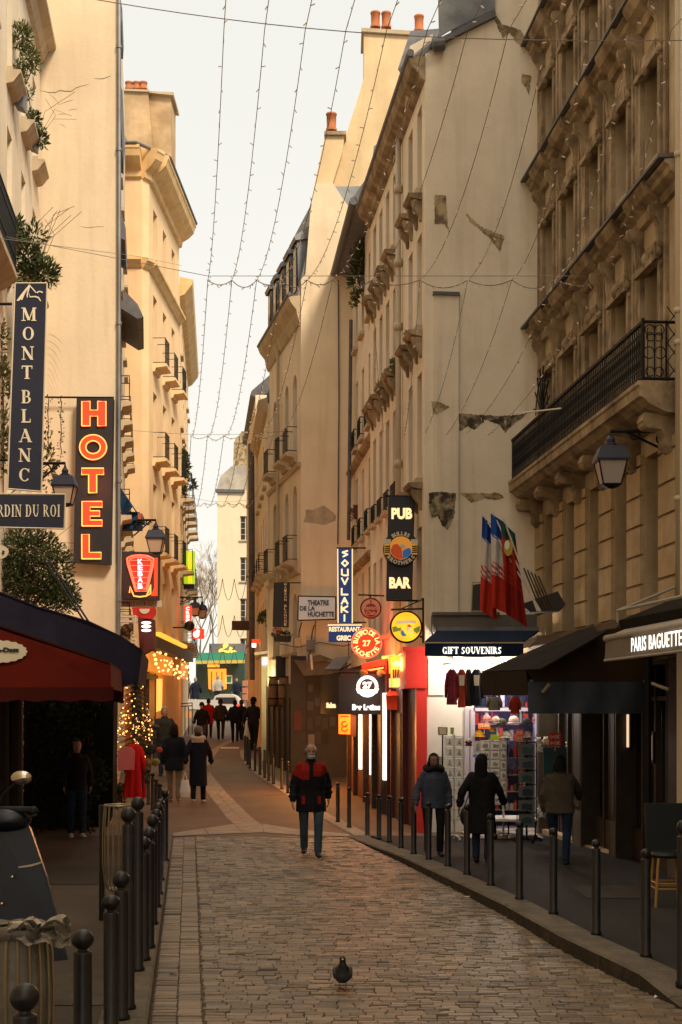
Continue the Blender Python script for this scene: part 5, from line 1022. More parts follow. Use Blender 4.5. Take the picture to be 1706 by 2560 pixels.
part(r, 'flounce', 'cloth_maroon', lambda mb: mb.add([W(-260+i*17, y+(3*math.sin(i*1.3) if j else 0), YA_-.02+.025*math.sin(i*1.1)) for j, y in enumerate((1718, 1752)) for i in range(35)], [(i, i+1, i+36, i+35) for i in range(32)]), True)
lg = part(r, 'logo_badge', mat('badge_cream', (.62, .56, .40), .7), lambda mb: mb.prism([(math.cos(q)*(70+1.6*math.cos(20*q)), math.sin(q)*(28+1.2*math.cos(20*q))) for q in [2*math.pi*i/120 for i in range(120)]], W(-2, 1629, YA_-.03), UX*sz(1, YA_), UZ*sz(1, YA_), (0, -.012, 0)))
part(lg, 'lettering', 'sign_navy', lambda mb: ptext(mb, 'Häagen-Dazs', -4, 1626, YA_-.046, 104, 15, bold=.04))
r = empty('second_awning', W(200, 1756, 23), 'dark aubergine awning reaching farther out behind the red cheek', 'awning')
P2 = [(-300, 1385), (0, 1482), (96, 1519), (222, 1555), (302, 1593), (354, 1627), (344, 1706), (312, 1716), (300, 1722), (-300, 1722)]
part(r, 'cheek', 'cloth_aubergine', lambda mb: mb.add([W(x, y, YB_+.1+.03*math.sin(x*.02)) for x, y in P2], [tuple(range(10))[::-1]]))
part(r, 'top', 'cloth_aubergine', lambda mb: [slopequad(mb, [W(*p, YB_+.1), W(*q, YB_+.1), W(*q, YB_+.1)+Vector((-.55, 4.8, 0)), W(*p, YB_+.1)+Vector((-.55, 4.8, 0))], .02) for p, q in zip(P2[:5], P2[1:6])])
part(r, 'valance', 'cloth_aubergine', lambda mb: slopequad(mb, [W(354, 1627, YB_+.1), W(344, 1706, YB_+.1), W(344, 1706, YB_+.1)+Vector((-.55, 4.8, 0)), W(354, 1627, YB_+.1)+Vector((-.55, 4.8, 0))], .01))
part(r, 'flounce', 'cloth_maroon', lambda mb: mb.add([W(150+i*10, y+(3*math.sin(i*1.3) if j else 0), YB_+.06+.025*math.sin(i*1.1)) for j, y in enumerate((1716, 1756)) for i in range(17)], [(i, i+1, i+18, i+17) for i in range(16)]), True)
part(r, 'support_bars', 'black_iron', lambda mb: [mb.tube([W(x, 1400, 25.8), W(x+105, 1562, 23.6)], .018, 6) for x in (112, 122)])
# gift shop
Yf = 24.9
r = empty('gift_shop_awning', W(1190, 1642, Yf), 'navy awning with lit white letters reading GIFT SOUVENIRS', 'awning')
navy = mat('cloth_navy', (.008, .018, .045), .85, col2=(.012, .024, .055), scale=3)
part(r, 'top', 'cloth_navy', lambda mb: slopequad(mb, [W(1063, 1607, Yf), W(1309, 1607, Yf), W(1352, 1577, 26.0), W(1096, 1577, 26.0)]))
part(r, 'valance', 'cloth_navy', lambda mb: pxpoly(mb, ((1063, 1609), (1309, 1609), (1309, 1640), (1200, 1643), (1063, 1640)), Yf, .02))
part(r, 'front_bar', 'pale_trim', lambda mb: mb.tube([W(1060, 1607, Yf), W(1310, 1607, Yf)], .016, 6))
part(r, 'cassette', 'zinc', lambda mb: pxpoly(mb, ((1094, 1567), (1350, 1567), (1352, 1578), (1094, 1578)), 25.85, .14))
part(r, 'lettering', emi('letters_lit', (1, .93, .84), 1.25), lambda mb: serif(mb, 'GIFT SOUVENIRS', W(1180, 1626, Yf-.004), sz(17, Yf), sz(148, Yf), fat=1.5, sp=.06))
for s_ in (1110, 1230): part(r, 'folding_arm', 'pale_trim', lambda mb: mb.tube([W(s_, 1660, 26.0), W(s_+45, 1655, 25.5), W(s_+10, 1640, Yf+.05)], .02, 6))
shop = empty('souvenir_shop', (2.5, 26.1, .05), 'brightly lit white souvenir shop entrance with a lavender interior', 'shop front')
part(shop, 'white_panel', mat('white_paint', (.62, .58, .52), .6, col2=(.55, .51, .46), scale=1.5), lambda mb: (pxpoly(mb, ((1068, 1640), (1183, 1640), (1183, 2100), (1068, 2100)), 26.1, .09), pxpoly(mb, ((1183, 1640), (1346, 1640), (1346, 1722), (1183, 1722)), 26.1, .09)))
part(shop, 'raised_panel', 'white_paint', lambda mb: pxpoly(mb, ((1071, 1645), (1112, 1645), (1112, 1738), (1071, 1738)), 26.06, .035))
part(shop, 'door_jamb', mat('lavender_paint', (.40, .36, .44), .5), lambda mb: [pxpoly(mb, ((x, 1770), (x+10, 1770), (x+10, 2100), (x, 2100)), 26.05, .12) for x in (1163, 1178)]+[pxpoly(mb, ((1340, 1722), (1352, 1722), (1352, 2100), (1340, 2100)), 26.05, .12), pxpoly(mb, ((1185, 1770), (1345, 1770), (1345, 1778), (1185, 1778)), 26.05, .12)])
part(shop, 'interior', mat('interior_lilac', (.22, .20, .26), .8, col2=(.10, .09, .13), scale=5), lambda mb: (mb.box(2.40, 3.9, 28.3, 28.4, 0, 3), mb.box(2.35, 2.42, 26.35, 28.4, 0, 3), mb.box(3.66, 3.74, 26.35, 28.4, 0, 3), mb.box(2.35, 3.9, 26.4, 28.4, 2.86, 2.95), mb.box(2.35, 3.9, 26.3, 28.4, .0, .05)))
tb = part(shop, 'ceiling_tube', 'glow_violet', lambda mb: (mb.tube([(2.5, 26.6, 2.8), (3.5, 26.6, 2.8)], .02, 6), mb.tube([(2.5, 27.6, 2.8), (3.5, 27.6, 2.8)], .02, 6)))
lightpt(shop, (3.0, 26.7, 2.6), 38, (.72, .66, 1), .25); lightpt(shop, (2.1, 25.5, 3.15), 60, (1, .90, .74), .12); lightpt(shop, (2.9, 25.3, 3.0), 95, (1, .86, .68), .12)
for x in (2.1, 2.9): part(shop, 'lamp', 'glow_white', lambda mb: mb.ball((x, 25.5, 3.22), .06, 10, 6, (1.6, 1, .5)))
part(shop, 'floor_mat', mat('mat_pattern', (.40, .36, .33), .8), lambda mb: mb.box(2.2, 3.5, 24.6, 26.0, .04, .055))
rg = random.Random(21)
# clothes hanging under the awning
for i, (px, c, wd, ln, lb) in enumerate(((1130, (.22, .03, .05), 26, 88, 'maroon hooded top on a hanger, leftmost of the hanging clothes'), (1155, (.45, .06, .03), 20, 95, 'white and red football shirt hanging beside the maroon hooded top'), (1172, (.05, .045, .03), 16, 92, 'dark olive jacket hanging between the football shirt and the black coat'), (1192, (.015, .018, .025), 26, 90, 'black coat with white stripes hanging at the awning corner'), (1236, (.30, .27, .22), 30, 34, 'pale lace garment hanging under the black awning edge'), (1288, (.42, .04, .02), 22, 42, 'red cloth top hanging beside the pale lace garment'))):
    top = 1674 if i < 4 else 1742; Y = 25.3 if i < 4 else 24.2
    r = empty('hanging_garment', W(px, top+ln, Y), lb, 'clothes', 'clothes hung up for sale at the gift shop')
    nm = 'cloth_g%d' % i; m = mat('garment_'+['maroon', 'crimson', 'olive', 'black', 'lace', 'red'][i], c, .85, col2=tuple(x*.6 for x in c), scale=7, bump=.4)
    def g(mb):
        k = sz(1, Y); c0 = W(px, top, Y); w2 = wd*k/2; L = ln*k
        rows = [(0, .28), (.05, .8), (.12, 1.0), (.5, .92), (1, 1.02)]; n = 14; vs = []
        for f_, s_ in rows:
            for q in range(n):
                a = 2*math.pi*q/n; vs.append(c0+Vector((math.cos(a)*w2*s_, math.sin(a)*w2*.35*s_*(1+.25*math.sin(5*a)), -L*f_)))
        mb.add(vs, [(u*n+q, u*n+(q+1) % n, (u+1)*n+(q+1) % n, (u+1)*n+q) for u in range(4) for q in range(n)])
        for s_ in (-1, 1): mb.tube([c0+Vector((s_*w2*.75, 0, -L*.1)), c0+Vector((s_*w2*1.15, 0, -L*.45)), c0+Vector((s_*w2*1.2, 0, -L*.8))], [w2*.35, w2*.28, w2*.2], 8)
    part(r, 'fabric', m, g, True); part(r, 'hanger', 'black_iron', lambda mb: mb.tube([W(px-wd*.35, top+3, Y), W(px, top-3, Y), W(px+wd*.35, top+3, Y)], .008, 5))
    if i in (1, 3): part(r, 'print', 'letter_cream', lambda mb: (pxpoly(mb, ((px-7, top+14), (px+7, top+14), (px+6, top+40), (px-6, top+40)), Y-sz(wd*.24, Y), .01)))
rs_ = random.Random(8)
r = empty('souvenir_shelf', (2.98, 27.1, .05), 'crowded shelves of small souvenirs filling the back of the gift shop', 'shelf')
part(r, 'shelf_board', 'kerb_granite', lambda mb: [mb.box(2.45, 3.6, 27.0, 27.3, z, z+.02) for z in (.35, .7, 1.02, 1.34, 1.66, 1.98, 2.3)])
for i in range(84):
    z = (.37, .72, 1.04, 1.36, 1.68, 2.0, 2.32)[i % 7]; x = 2.5+(i//7)*.092+rs_.uniform(-.02, .02); h_, w_ = rs_.uniform(.10, .27), rs_.uniform(.03, .045); cn = rs_.choice(('maroon', 'crimson', 'olive', 'black', 'lace', 'red', 'black', 'olive'))
    part(r, 'souvenir_item', 'garment_'+cn, (lambda mb: mb.lathe([(0, 0), (w_, 0), (w_*.9, h_*.5), (w_*.5, h_*.8), (w_*.55, h_), (0, h_)], (x, 27.08, z), 8)) if i % 2 else (lambda mb: mb.box(x-w_, x+w_, 27.03, 27.08, z, z+h_)))
# hats
def hat(px, py, r_, c, lb, Y=26.6, beanie=0):
    r = empty('hat', W(px, py+r_, Y), lb, 'hat', 'hats on show in the gift shop'); k = sz(r_, Y)
    m = mat('hat_%d_%d' % (px, py), c, .9, col2=tuple(x*.7 for x in c), scale=12, bump=.4)
    part(r, 'crown', m, lambda mb: mb.lathe([(0, k*.95), (k*.5, k*.85), (k*.85, k*.45), (k*.95, 0), (k*.93, -k*.3), (0, -k*.35)], W(px, py, Y), 14), True)
    part(r, 'cuff' if beanie else 'brim', m, lambda mb: mb.lathe([(k*.9, -k*.3), (k*1.12, -k*.28), (k*1.12, k*.02), (k*.95, k*.06)] if beanie else [(0, -k*.3), (k*.9, -k*.34), (k*1.35, -k*.5), (k*1.38, -k*.44), (k*.9, -k*.22)], W(px, py, Y), 16), True)
for a in ((1217, 1798, 12, (.62, .28, .20), 'salmon pink cap, first of the upper row of hats'), (1240, 1802, 12, (.55, .45, .30), 'straw coloured hat beside the salmon pink cap'), (1256, 1808, 13, (.10, .10, .04), 'crumpled olive hat in front of the straw hat'), (1285, 1802, 14, (.70, .55, .38), 'large cream hat, brightest of the upper row'), (1316, 1806, 13, (.05, .045, .035), 'black hat to the right of the cream hat'), (1340, 1800, 10, (.28, .08, .04), 'rust red hat at the right end of the upper row'),
          (1198, 1836, 12, (.75, .38, .02), 'bright yellow cap, first of the lower row'), (1231, 1825, 8, (.55, .30, .03), 'small mustard cap above the green price card'), (1267, 1838, 13, (.38, .34, .28), 'pale grey knitted hat in the middle of the lower row'), (1320, 1838, 11, (.20, .13, .09), 'taupe beret over the white rack'), (1348, 1840, 9, (.08, .06, .03), 'dark brown hat beside the red price board'), (1366, 1838, 8, (.24, .12, .07), 'small rust beret behind the red price board')): hat(*a[:4], a[4], Y=26.0 if a[0] > 1340 else 26.5)
def card(px, py, w_, h_, Y, m, lb, txt=None, tm='glow_white'):
    r = empty('price_card', W(px, py+h_/2, Y), lb, 'price sign'); part(r, 'card', m, lambda mb: pxpoly(mb, ((px-w_/2, py-h_/2), (px+w_/2, py-h_/2), (px+w_/2, py+h_/2), (px-w_/2, py+h_/2)), Y, .012))
    if txt: part(r, 'lettering', 'letter_cream', lambda mb: [ptext(mb, s_, px, y, Y-.004, ww, hh, bold=.02, t=.006) for s_, y, ww, hh in txt])
    part(r, 'stick', 'white_frame', lambda mb: mb.tube([W(px, py+h_/2, Y+.02), W(px, py+h_/2+12, Y+.02)], .006, 4))
mat('card_orange', (.75, .16, .02), .6); mat('card_lime', (.40, .60, .02), .6); mat('card_red', (.50, .02, .015), .6); mat('card_pink', (.70, .14, .09), .6)
card(1211, 1815, 30, 15, 25.9, 'card_orange', 'orange price card with faint writing under the salmon cap', [('12.50', 1814, 22, 7)])
card(1238, 1843, 22, 13, 25.4, 'card_lime', 'lime green price card above the picture rack')
card(1131, 1827, 9, 16, 25.0, 'card_lime', 'small lime green tag on top of the left postcard rack')
card(1300, 1839, 18, 32, 25.2, 'card_pink', 'tall pink and white price card in the middle of the shop', [('1:3', 1832, 12, 8), ('4:10', 1845, 13, 8)])
card(1388, 1849, 30, 34, 24.6, 'card_red', 'red price board reading 1=3 and 4=10 euros', [('1=3€', 1842, 22, 10), ('4=10€', 1857, 24, 10)])
# postcard racks
mat('card_white', (.70, .68, .63), .6); mat('card_grey', (.20, .19, .18), .6, col2=(.42, .40, .37), scale=14); mat('rack_white', (.5, .47, .42), .4)
def rack(name, lb, px, wpx, y0, y1, Y, cols, rows, cm, pic, frame='rack_white', tilt=.02, grp='racks of pictures outside the gift shop'):
    b = W(px, y1, Y); zb = max(.05, 0); r = empty(name, (b.x, Y, .05), lb, 'postcard rack', grp); k = sz(1, Y)
    def f(mb):
        mb.tube([(b.x, Y, .08), (b.x, Y, W(px, y0-6, Y).z)], .018, 8)
        for a in range(5): q = a*math.pi*2/5; mb.tube([(b.x, Y, .14), (b.x+.24*math.cos(q), Y+.24*math.sin(q), .11)], .014, 6); mb.ball((b.x+.24*math.cos(q), Y+.24*math.sin(q), .08), .03, 8, 6)
        for s_ in (-1, 1): mb.tube([b+Vector((s_*wpx*k/2, -.02, 0)), W(px+s_*wpx/2, y0, Y-.02)], .009, 5)
        for i in range(rows+1): y = y1+(y0-y1)*i/rows; mb.tube([W(px-wpx/2, y, Y-.02), W(px+wpx/2, y, Y-.02)], .007, 5)
    part(r, 'frame', frame, f)
    for i in range(rows):
        for j in range(cols):
            ya = y0+(y1-y0)*(i+.12)/rows; yb = y0+(y1-y0)*(i+.9)/rows; xa = px-wpx/2+wpx*(j+.08)/cols; xb = px-wpx/2+wpx*(j+.92)/cols
            cdp = part(r, 'postcard', cm, lambda mb: slopequad(mb, [W(xa, yb, Y-.06), W(xb, yb, Y-.06), W(xb, ya, Y-.03), W(xa, ya, Y-.03)], .004))
            def pf(mb):
                cx_, cy_ = (xa+xb)/2+rg.uniform(-1, 1), (ya+yb)/2; w2, h2 = (xb-xa)*.32, (yb-ya)*.33; d = Vector((0, -.053, 0))
                if pic == 'tower': P = [(cx_-w2*.9, cy_+h2), (cx_-w2*.3, cy_), (cx_-1, cy_-h2*1.1), (cx_+1, cy_-h2*1.1), (cx_+w2*.3, cy_), (cx_+w2*.9, cy_+h2), (cx_+w2*.2, cy_+h2*.6), (cx_-w2*.2, cy_+h2*.6)]
                else: P = [(cx_-w2, cy_+h2), (cx_-w2, cy_-h2*rg.uniform(.2, 1)), (cx_-w2*.2, cy_-h2*rg.uniform(.4, 1)), (cx_+w2*.5, cy_-h2*rg.uniform(0, .8)), (cx_+w2, cy_-h2*.6), (cx_+w2, cy_+h2)]
                mb.prism([(x-px, -(y-1770)) for x, y in P], W(px, 1770, Y)+d+Vector((0, -.012, 0)), UX*k, UZ*k, (0, -.003, 0))
            part(cdp, 'picture', 'card_grey' if pic != 'dark' else rg.choice([mat('pic_teal', (.02, .07, .08), .3), mat('pic_olive', (.07, .08, .03), .3), mat('pic_blue', (.015, .035, .07), .3)]), pf)
rack('postcard_rack', 'white rack of black and white postcards beside the woman in the blue jacket', 1136, 46, 1842, 2050, 24.2, 2, 8, 'card_white', 'tower')
rack('postcard_rack', 'white rack of framed street views behind the woman in the black coat', 1226, 50, 1852, 2010, 25.0, 2, 7, 'card_white', 'view')
rack('picture_rack', 'dark rack of teal and olive picture plates between the two right women', 1317, 48, 1856, 2066, 23.9, 1, 6, mat('plate_grey', (.10, .11, .09), .35), 'dark', 'black_iron')
rack('souvenir_rack', 'narrow rack of small prints between the black coat and the dark plate rack', 1259, 14, 1850, 2000, 24.6, 1, 6, 'card_white', 'view')
r = board('toy_panel', 'dark teal board leaning under the red price board', ((1358, 1868), (1418, 1870), (1426, 1950), (1360, 1950)), 24.9, mat('teal_panel', (.012, .06, .07), .6), .03, cat='display board')
r = board('framed_print', 'small framed print standing on the left of the postcard rack', ((1095, 1817), (1120, 1818), (1119, 1838), (1096, 1838)), 25.0, mat('frame_gold', (.45, .27, .04), .4), .04, cat='picture'); part(r, 'print', 'card_white', lambda mb: pxpoly(mb, ((1099, 1820), (1116, 1821), (1115, 1835), (1100, 1835)), 24.99, .01)); part(r, 'post', 'black_iron', lambda mb: mb.tube([W(1107, 1838, 25.02), (W(1107, 0, 25.02).x, 25.02, .1)], .015, 5))
r = board('framed_print', 'low framed dark print behind the woman in the blue jacket', ((1068, 1888), (1110, 1888), (1110, 1925), (1068, 1925)), 25.6, 'card_white', .04, cat='picture'); part(r, 'print', 'card_grey', lambda mb: pxpoly(mb, ((1079, 1892), (1106, 1892), (1106, 1920), (1079, 1920)), 25.59, .01))
r = board('poster_print', 'white print with a small drawing hanging left of the framed street views', ((1183, 1853), (1212, 1853), (1212, 1893), (1183, 1893)), 25.3, 'card_white', .02, cat='picture'); part(r, 'drawing', 'card_grey', lambda mb: pxpoly(mb, ((1192, 1860), (1198, 1858), (1200, 1878), (1190, 1878)), 25.29, .01)); part(r, 'caption', 'fig_blue', lambda mb: pxpoly(mb, ((1183, 1887), (1211, 1886), (1211, 1892), (1183, 1892)), 25.29, .01))
for i, (x, y) in enumerate(((1347, 1853), (1365, 1852), (1349, 1870), (1353, 2022), (1356, 2034), (1424, 1857), (1172, 1855))):
    lb = ['fluffy white toy on the left of the red price board', 'fluffy white toy just behind the red price board', 'fluffy white toy under the left one of the pair', 'white plush toy low beside the plate rack', 'lower white plush toy beside the plate rack', 'white plush toy on the shelf at the lavender door post', 'small white and maroon doll between the two postcard racks'][i]
    r = empty('plush_toy', W(x, y+8, 24.7), lb, 'toy', 'toys outside the gift shop'); k = .05
    part(r, 'toy_body', 'card_white' if i != 6 else 'garment_maroon', lambda mb: (mb.ball(W(x, y+3, 24.7), k, 10, 8), [mb.ball(W(x+a, y+b_, 24.68), k*.4, 8, 6) for a, b_ in ((-6, 8), (6, 8), (-7, 0), (7, 0))]), True); part(r, 'head', 'card_white', lambda mb: (mb.ball(W(x, y-4, 24.68), k*.8, 10, 8), mb.ball(W(x-4, y-9, 24.68), k*.3, 6, 5), mb.ball(W(x+4, y-9, 24.68), k*.3, 6, 5)), True)
# goods table
r = empty('goods_table', (W(1290, 0, 24.6).x, 24.6, .05), 'low wheeled table of goods at the foot of the plate rack', 'table')
part(r, 'tabletop', 'card_white', lambda mb: mb.box(W(1235, 0, 24.6).x, W(1340, 0, 24.6).x, 24.3, 25.2, .36, .40)); 
for a in (1238, 1270, 1305, 1337): part(r, 'leg', 'black_iron', lambda mb: (mb.tube([(W(a, 0, 24.5).x, 24.4, .36), (W(a, 0, 24.5).x, 24.4, .1)], .014, 6), mb.ball((W(a, 0, 24.5).x, 24.4, .09), .04, 8, 6)))
# ------- black awning on R1, brown end panel, tarp -------
r = empty('black_awning', (3, 20.5, 2.4), 'large black folding awning sloping down to a long valance, right of the gift shop', 'awning')
mat('cloth_black', (.007, .006, .005), .9, col2=(.012, .009, .007), scale=3); mat('cloth_brown', (.035, .018, .008), .9, col2=(.025, .013, .006), scale=2); mat('tarp_navy', (.010, .016, .028), .7, col2=(.014, .022, .036), scale=4, bump=.6, bscale=4)
pA, pB, pC, pD = W(1205, 1682, 22), W(1485, 1562, 22), W(1319, 1677, 19), W(1512, 1576, 19)
part(r, 'top', 'cloth_black', lambda mb: (slopequad(mb, [pA, pC, W(1489, 1583, 19), pB], .02), slopequad(mb, [pC, pC+Vector((.12, -.45, 0)), W(1489, 1583, 19)+Vector((.1, -.45, 0)), W(1489, 1583, 19)], .02)))
part(r, 'side_panel', 'cloth_black', lambda mb: slopequad(mb, [pA, pB, W(1485, 1735, 22), W(1205, 1735, 22)], .02))
part(r, 'valance', 'cloth_black', lambda mb: slopequad(mb, [pA+Vector((-.005, 0, 0)), W(1210, 1738, 22), W(1324, 1738, 19), pC+Vector((-.005, 0, 0))], .02))
part(r, 'front_bar', 'slate', lambda mb: (mb.tube([W(1212, 1702, 21.9), W(1330, 1702, 18.95)], .02, 6), mb.tube([W(1212, 1721, 21.9), W(1335, 1722, 18.95)], .014, 6)))
part(r, 'end_panel', 'cloth_brown', lambda mb: slopequad(mb, [W(1319, 1677, 18.97), W(1512, 1574, 18.97), W(1620, 1560, 18.97), W(1620, 1706, 18.97), W(1335, 1706, 18.97)], .02))
part(r, 'tarp', 'tarp_navy', lambda mb: mb.add([W(1320+i*30.5, y, 18.9+.05*math.sin(i*1.9+j)) for j, y in enumerate((1704, 1730, 1758, 1784)) for i in range(11)], [(j*11+i, j*11+i+1, (j+1)*11+i+1, (j+1)*11+i) for j in range(3) for i in range(10)]), True)
part(r, 'strut', mat('strut_olive', (.16, .13, .08), .5), lambda mb: mb.tube([W(1357, 1732, 18.8), W(1375, 1710, 18.8)], .03, 6))
part(r, 'wall_brace', 'pale_trim', lambda mb: mb.tube([W(1612, 1702, 18.6), W(1672, 1724, 18.2)], .022, 6))
# wooden fascia above it
part(r1, 'shop_fascia', mat('fascia_wood', (.10, .060, .032), .8, col2=(.06, .038, .022), scale=5, streak=.4), lambda mb: [e.sweep(mb, .3, e.L-2.2, [(0, z), (.42, z+.02), (.46, z+.08), (.30, z+.30), (0, z+.32)]) for z in (2.95, 3.24)] if False else None)
def fas(mb):
    ee = es[0]
    for z, o_ in ((2.97, .50), (3.26, .42)): ee.sweep(mb, .05, ee.L-1.5, [(.2, z), (o_, z+.01), (o_+.06, z+.10), (o_-.1, z+.27), (.2, z+.27)])
bpy.data.objects.remove([o for o in r1.children if o.name.startswith('shop_fascia')][0])
part(r1, 'shop_fascia', 'fascia_wood', fas)
# PARIS BAGUETTE awning
r = empty('beige_awning', (4, 15, 2.9), 'beige awning with a curled front edge and lit letters reading PARIS BAGUETTE', 'awning')
def pbx(Yv): return 4.90-.088*Yv
Yn, Yr = 11.0, 17.85
mat('cloth_beige', (.36, .32, .27), .85, col2=(.30, .265, .22), scale=2); mat('cloth_beige_dark', (.22, .19, .15), .85, col2=(.18, .155, .12), scale=2)
part(r, 'top', 'cloth_beige', lambda mb: slopequad(mb, [(pbx(Yn), Yn, 3.19), (pbx(Yr), Yr, 3.19), (4.2, Yr, 3.56), (5.0, Yn, 3.6)], .02))
part(r, 'front_roll', 'cloth_beige', lambda mb: mb.tube([(pbx(Yn), Yn, 3.17), (pbx(Yr), Yr, 3.17)], .045, 10), True)
part(r, 'valance', 'cloth_beige_dark', lambda mb: mb.add([(pbx(y)-.02+.012*math.sin(y*5+j), y, z) for j, z in enumerate((3.15, 3.03, 2.9)) for y in [Yn+(Yr-Yn)*i/24 for i in range(25)]], [(j*25+i, j*25+i+1, (j+1)*25+i+1, (j+1)*25+i) for j in range(2) for i in range(24)]), True)
part(r, 'hem', 'cloth_beige', lambda mb: mb.tube([(pbx(Yn)-.02, Yn, 2.895), (pbx(Yr)-.02, Yr, 2.895)], .018, 6))
eb = Edge((pbx(Yr)-.045, Yr), (pbx(Yn)-.045, Yn))
def pbt(mb):
    a, b_ = 16.55, 14.85; text(mb, 'PARIS BAGUETTE', Vector((pbx((a+b_)/2)-.05, (a+b_)/2, 3.035)), a-b_+.1, .165, eb.u, UZ, .004, .008, 1.12)
part(r, 'lettering', 'letters_lit', pbt)
part(r, 'arm', 'black_iron', lambda mb: mb.tube([(4.2, 17.2, 3.2), (3.8, 16.9, 3.15), (3.45, 17.0, 3.14)], .02, 6))
r = empty('awning_hood', (3.9, 15, 3.4), 'dark hood with a pale rim above the beige awning', 'awning')
part(r, 'hood', 'cloth_black', lambda mb: slopequad(mb, [(3.50, 17.95, 3.40), (4.30, 17.95, 3.72), (5.1, 11, 3.72), (4.3, 11, 3.40)], .12))
part(r, 'rim', 'cloth_beige', lambda mb: (mb.tube([(3.50, 17.97, 3.53), (4.30, 17.97, 3.86)], .022, 6), mb.tube([(3.50, 17.97, 3.53), (4.28, 11, 3.53)], .022, 6), mb.tube([(3.5, 17.97, 3.53), (3.5, 17.97, 3.38)], .02, 6)))
# shop details beneath on R1: poles and lit slits
for px, y0, y1, Y, m_, lb in ((1550, 1786, 1868, 22.5, emi('slit_warm', (1, .7, .45), .8), 'thin lit strip inside the dark right shop window, left one'), (1607, 1838, 1900, 21, mat('slit_tan', (.5, .3, .15), .5, emit=.25, ecol=(1, .6, .3)), 'thin tan lit strip inside the dark right shop window, right one')):
    q = W(px, y1, Y); tt = es[0].tY(q.y); yy = Y; 
    rr = empty('lit_strip', es[0].p(es[0].tY(5.92/((px-853)/F+.088)), H+(1770-y1)*5.92/((px-853)/F+.088)/F, -.1), lb, 'light strip'); BASE[rr] = rr.location.copy()
    Yv = 5.92/((px-853)/F+.088); part(rr, 'tube', m_, lambda mb: mb.para(es[0].p(es[0].tY(Yv)-.03, H+(1770-y1)*Yv/F, -.12), es[0].u*.07, es[0].n*.02, (0, 0, (y1-y0)*Yv/F))); part(rr, 'holder', 'black_iron', lambda mb: mb.para(es[0].p(es[0].tY(Yv)-.05, H+(1770-y1)*Yv/F-.05, -.16), es[0].u*.11, es[0].n*.03, (0, 0, (y1-y0)*Yv/F+.1)))
r = empty('awning_post', (W(1432, 0, 18.9).x, 18.9, .12), 'dark steel post carrying the black awning', 'post'); part(r, 'post', 'black_iron', lambda mb: mb.tube([W(1620, 1560, 18.5), (W(1620, 0, 18.5).x, 18.5, .1)], .05, 8)); part(r, 'foot', 'black_iron', lambda mb: mb.lathe([(0, .1), (.1, .1), (.1, .13), (0, .14)], (W(1620, 0, 18.5).x, 18.5, 0), 12))
# ------- red bar shopfront on R2 -------
r = empty('red_shopfront', (1.4, 26.6, 0), 'bright red painted bar front next to the gift shop', 'shop front')
ee = es2[0]
part(r, 'corner_block', 'red_paint', lambda mb: (mb.box(1.18, 1.575, 26.0, 28.4, 2.72, 3.36), mb.box(1.13, 1.58, 25.95, 28.5, 3.34, 3.42), mb.box(1.16, 1.58, 25.97, 28.45, 2.66, 2.73)))
part(r, 'pilaster', 'red_paint', lambda mb: (mb.box(1.38, 1.575, 26.02, 26.6, .0, 2.67), mb.box(1.35, 1.58, 25.99, 26.62, 0, .25)))
part(r, 'recess', 'dark_red', lambda mb: ee.bar(mb, ee.tY(30.3), ee.tY(26.8), 0, 2.75, .01, .06))
for y in (28.0, 29.6): part(r, 'post', 'dark_red', lambda mb: ee.bar(mb, ee.tY(y)-.05, ee.tY(y)+.05, 0, 2.7, .06, .16))
part(r, 'door', 'dark_wood', lambda mb: ee.bar(mb, ee.tY(29.5), ee.tY(28.7), 0, 2.2, .06, .09))
part(r, 'fascia_cable', 'black_iron', lambda mb: [mb.tube([W(1020+i*10, 1716+3*(i % 2), 26.9) for i in range(5)], .014, 5)])
r = empty('cocktail_bar', (.9, 33, 0), 'dark bar front with three tall glowing white strips under the square black awning', 'bar front')
e4b = Edge((.34, 36.0), (1.07, 30.2))
part(r, 'panelling', 'dark_red', lambda mb: e4b.bar(mb, 0, e4b.L, 0, 3.3, .02, .1))
for i, (px, yb, m_) in enumerate(((915, 1923, 'glow_white'), (943, 1937, 'glow_white'), (977, 1950, 'glow_white'), (900, 1848, 'glow_amber'), (950, 1930, 'glow_amber'))):
    k = Vector((e4b.u.x, e4b.u.y)); # intersect the sight direction with the wall
    s_ = (px-CX)/F; den = e4b.u.x-s_*e4b.u.y; tt = (s_*e4b.a.y-e4b.a.x)/den; Yv = e4b.a.y+e4b.u.y*tt; ww = .06 if i < 3 else .05
    part(r, 'light_strip', m_, lambda mb: e4b.bar(mb, tt-ww*1.6, tt+ww*1.6, H+(1770-yb)*Yv/F, 2.62, .10, .16))
for t in (.1, 1.2, 2.9, 4.3, 5.6): part(r, 'post', 'dark_wood', lambda mb: e4b.bar(mb, t-.06, t+.06, 0, 2.6, .1, .2))
lightpt(r, (.2, 32.5, 2.0), 50, (1, .40, .10), .3); lightpt(r, (-.7, 35.5, 1.6), 190, (1, .36, .08), .3)
Y = 30.5
r = empty('bar_awning', W(917, 1786, Y), 'square black awning with a glowing 27 badge and the words Bar Latino and Salsa', 'awning')
xl, xr, zb, zt_ = W(847, 0, Y).x, W(990, 0, Y).x, W(0, 1786, Y).z, W(0, 1684, Y).z
part(r, 'front', 'sign_black', lambda mb: pxpoly(mb, ((847, 1690), (905, 1672), (988, 1690), (988, 1786), (847, 1786)), Y, .03))
part(r, 'side', 'cloth_black', lambda mb: slopequad(mb, [(xl, Y, zb), (xl, Y, zt_), (xl-.45, 35.0, zt_), (xl-.45, 35.0, zb)][::-1], .03))
part(r, 'roof', 'cloth_black', lambda mb: slopequad(mb, [(xl, Y, zt_), (xr, Y, zt_), (xr-.3, 35, zt_+.4), (xl-.45, 35, zt_)], .03))
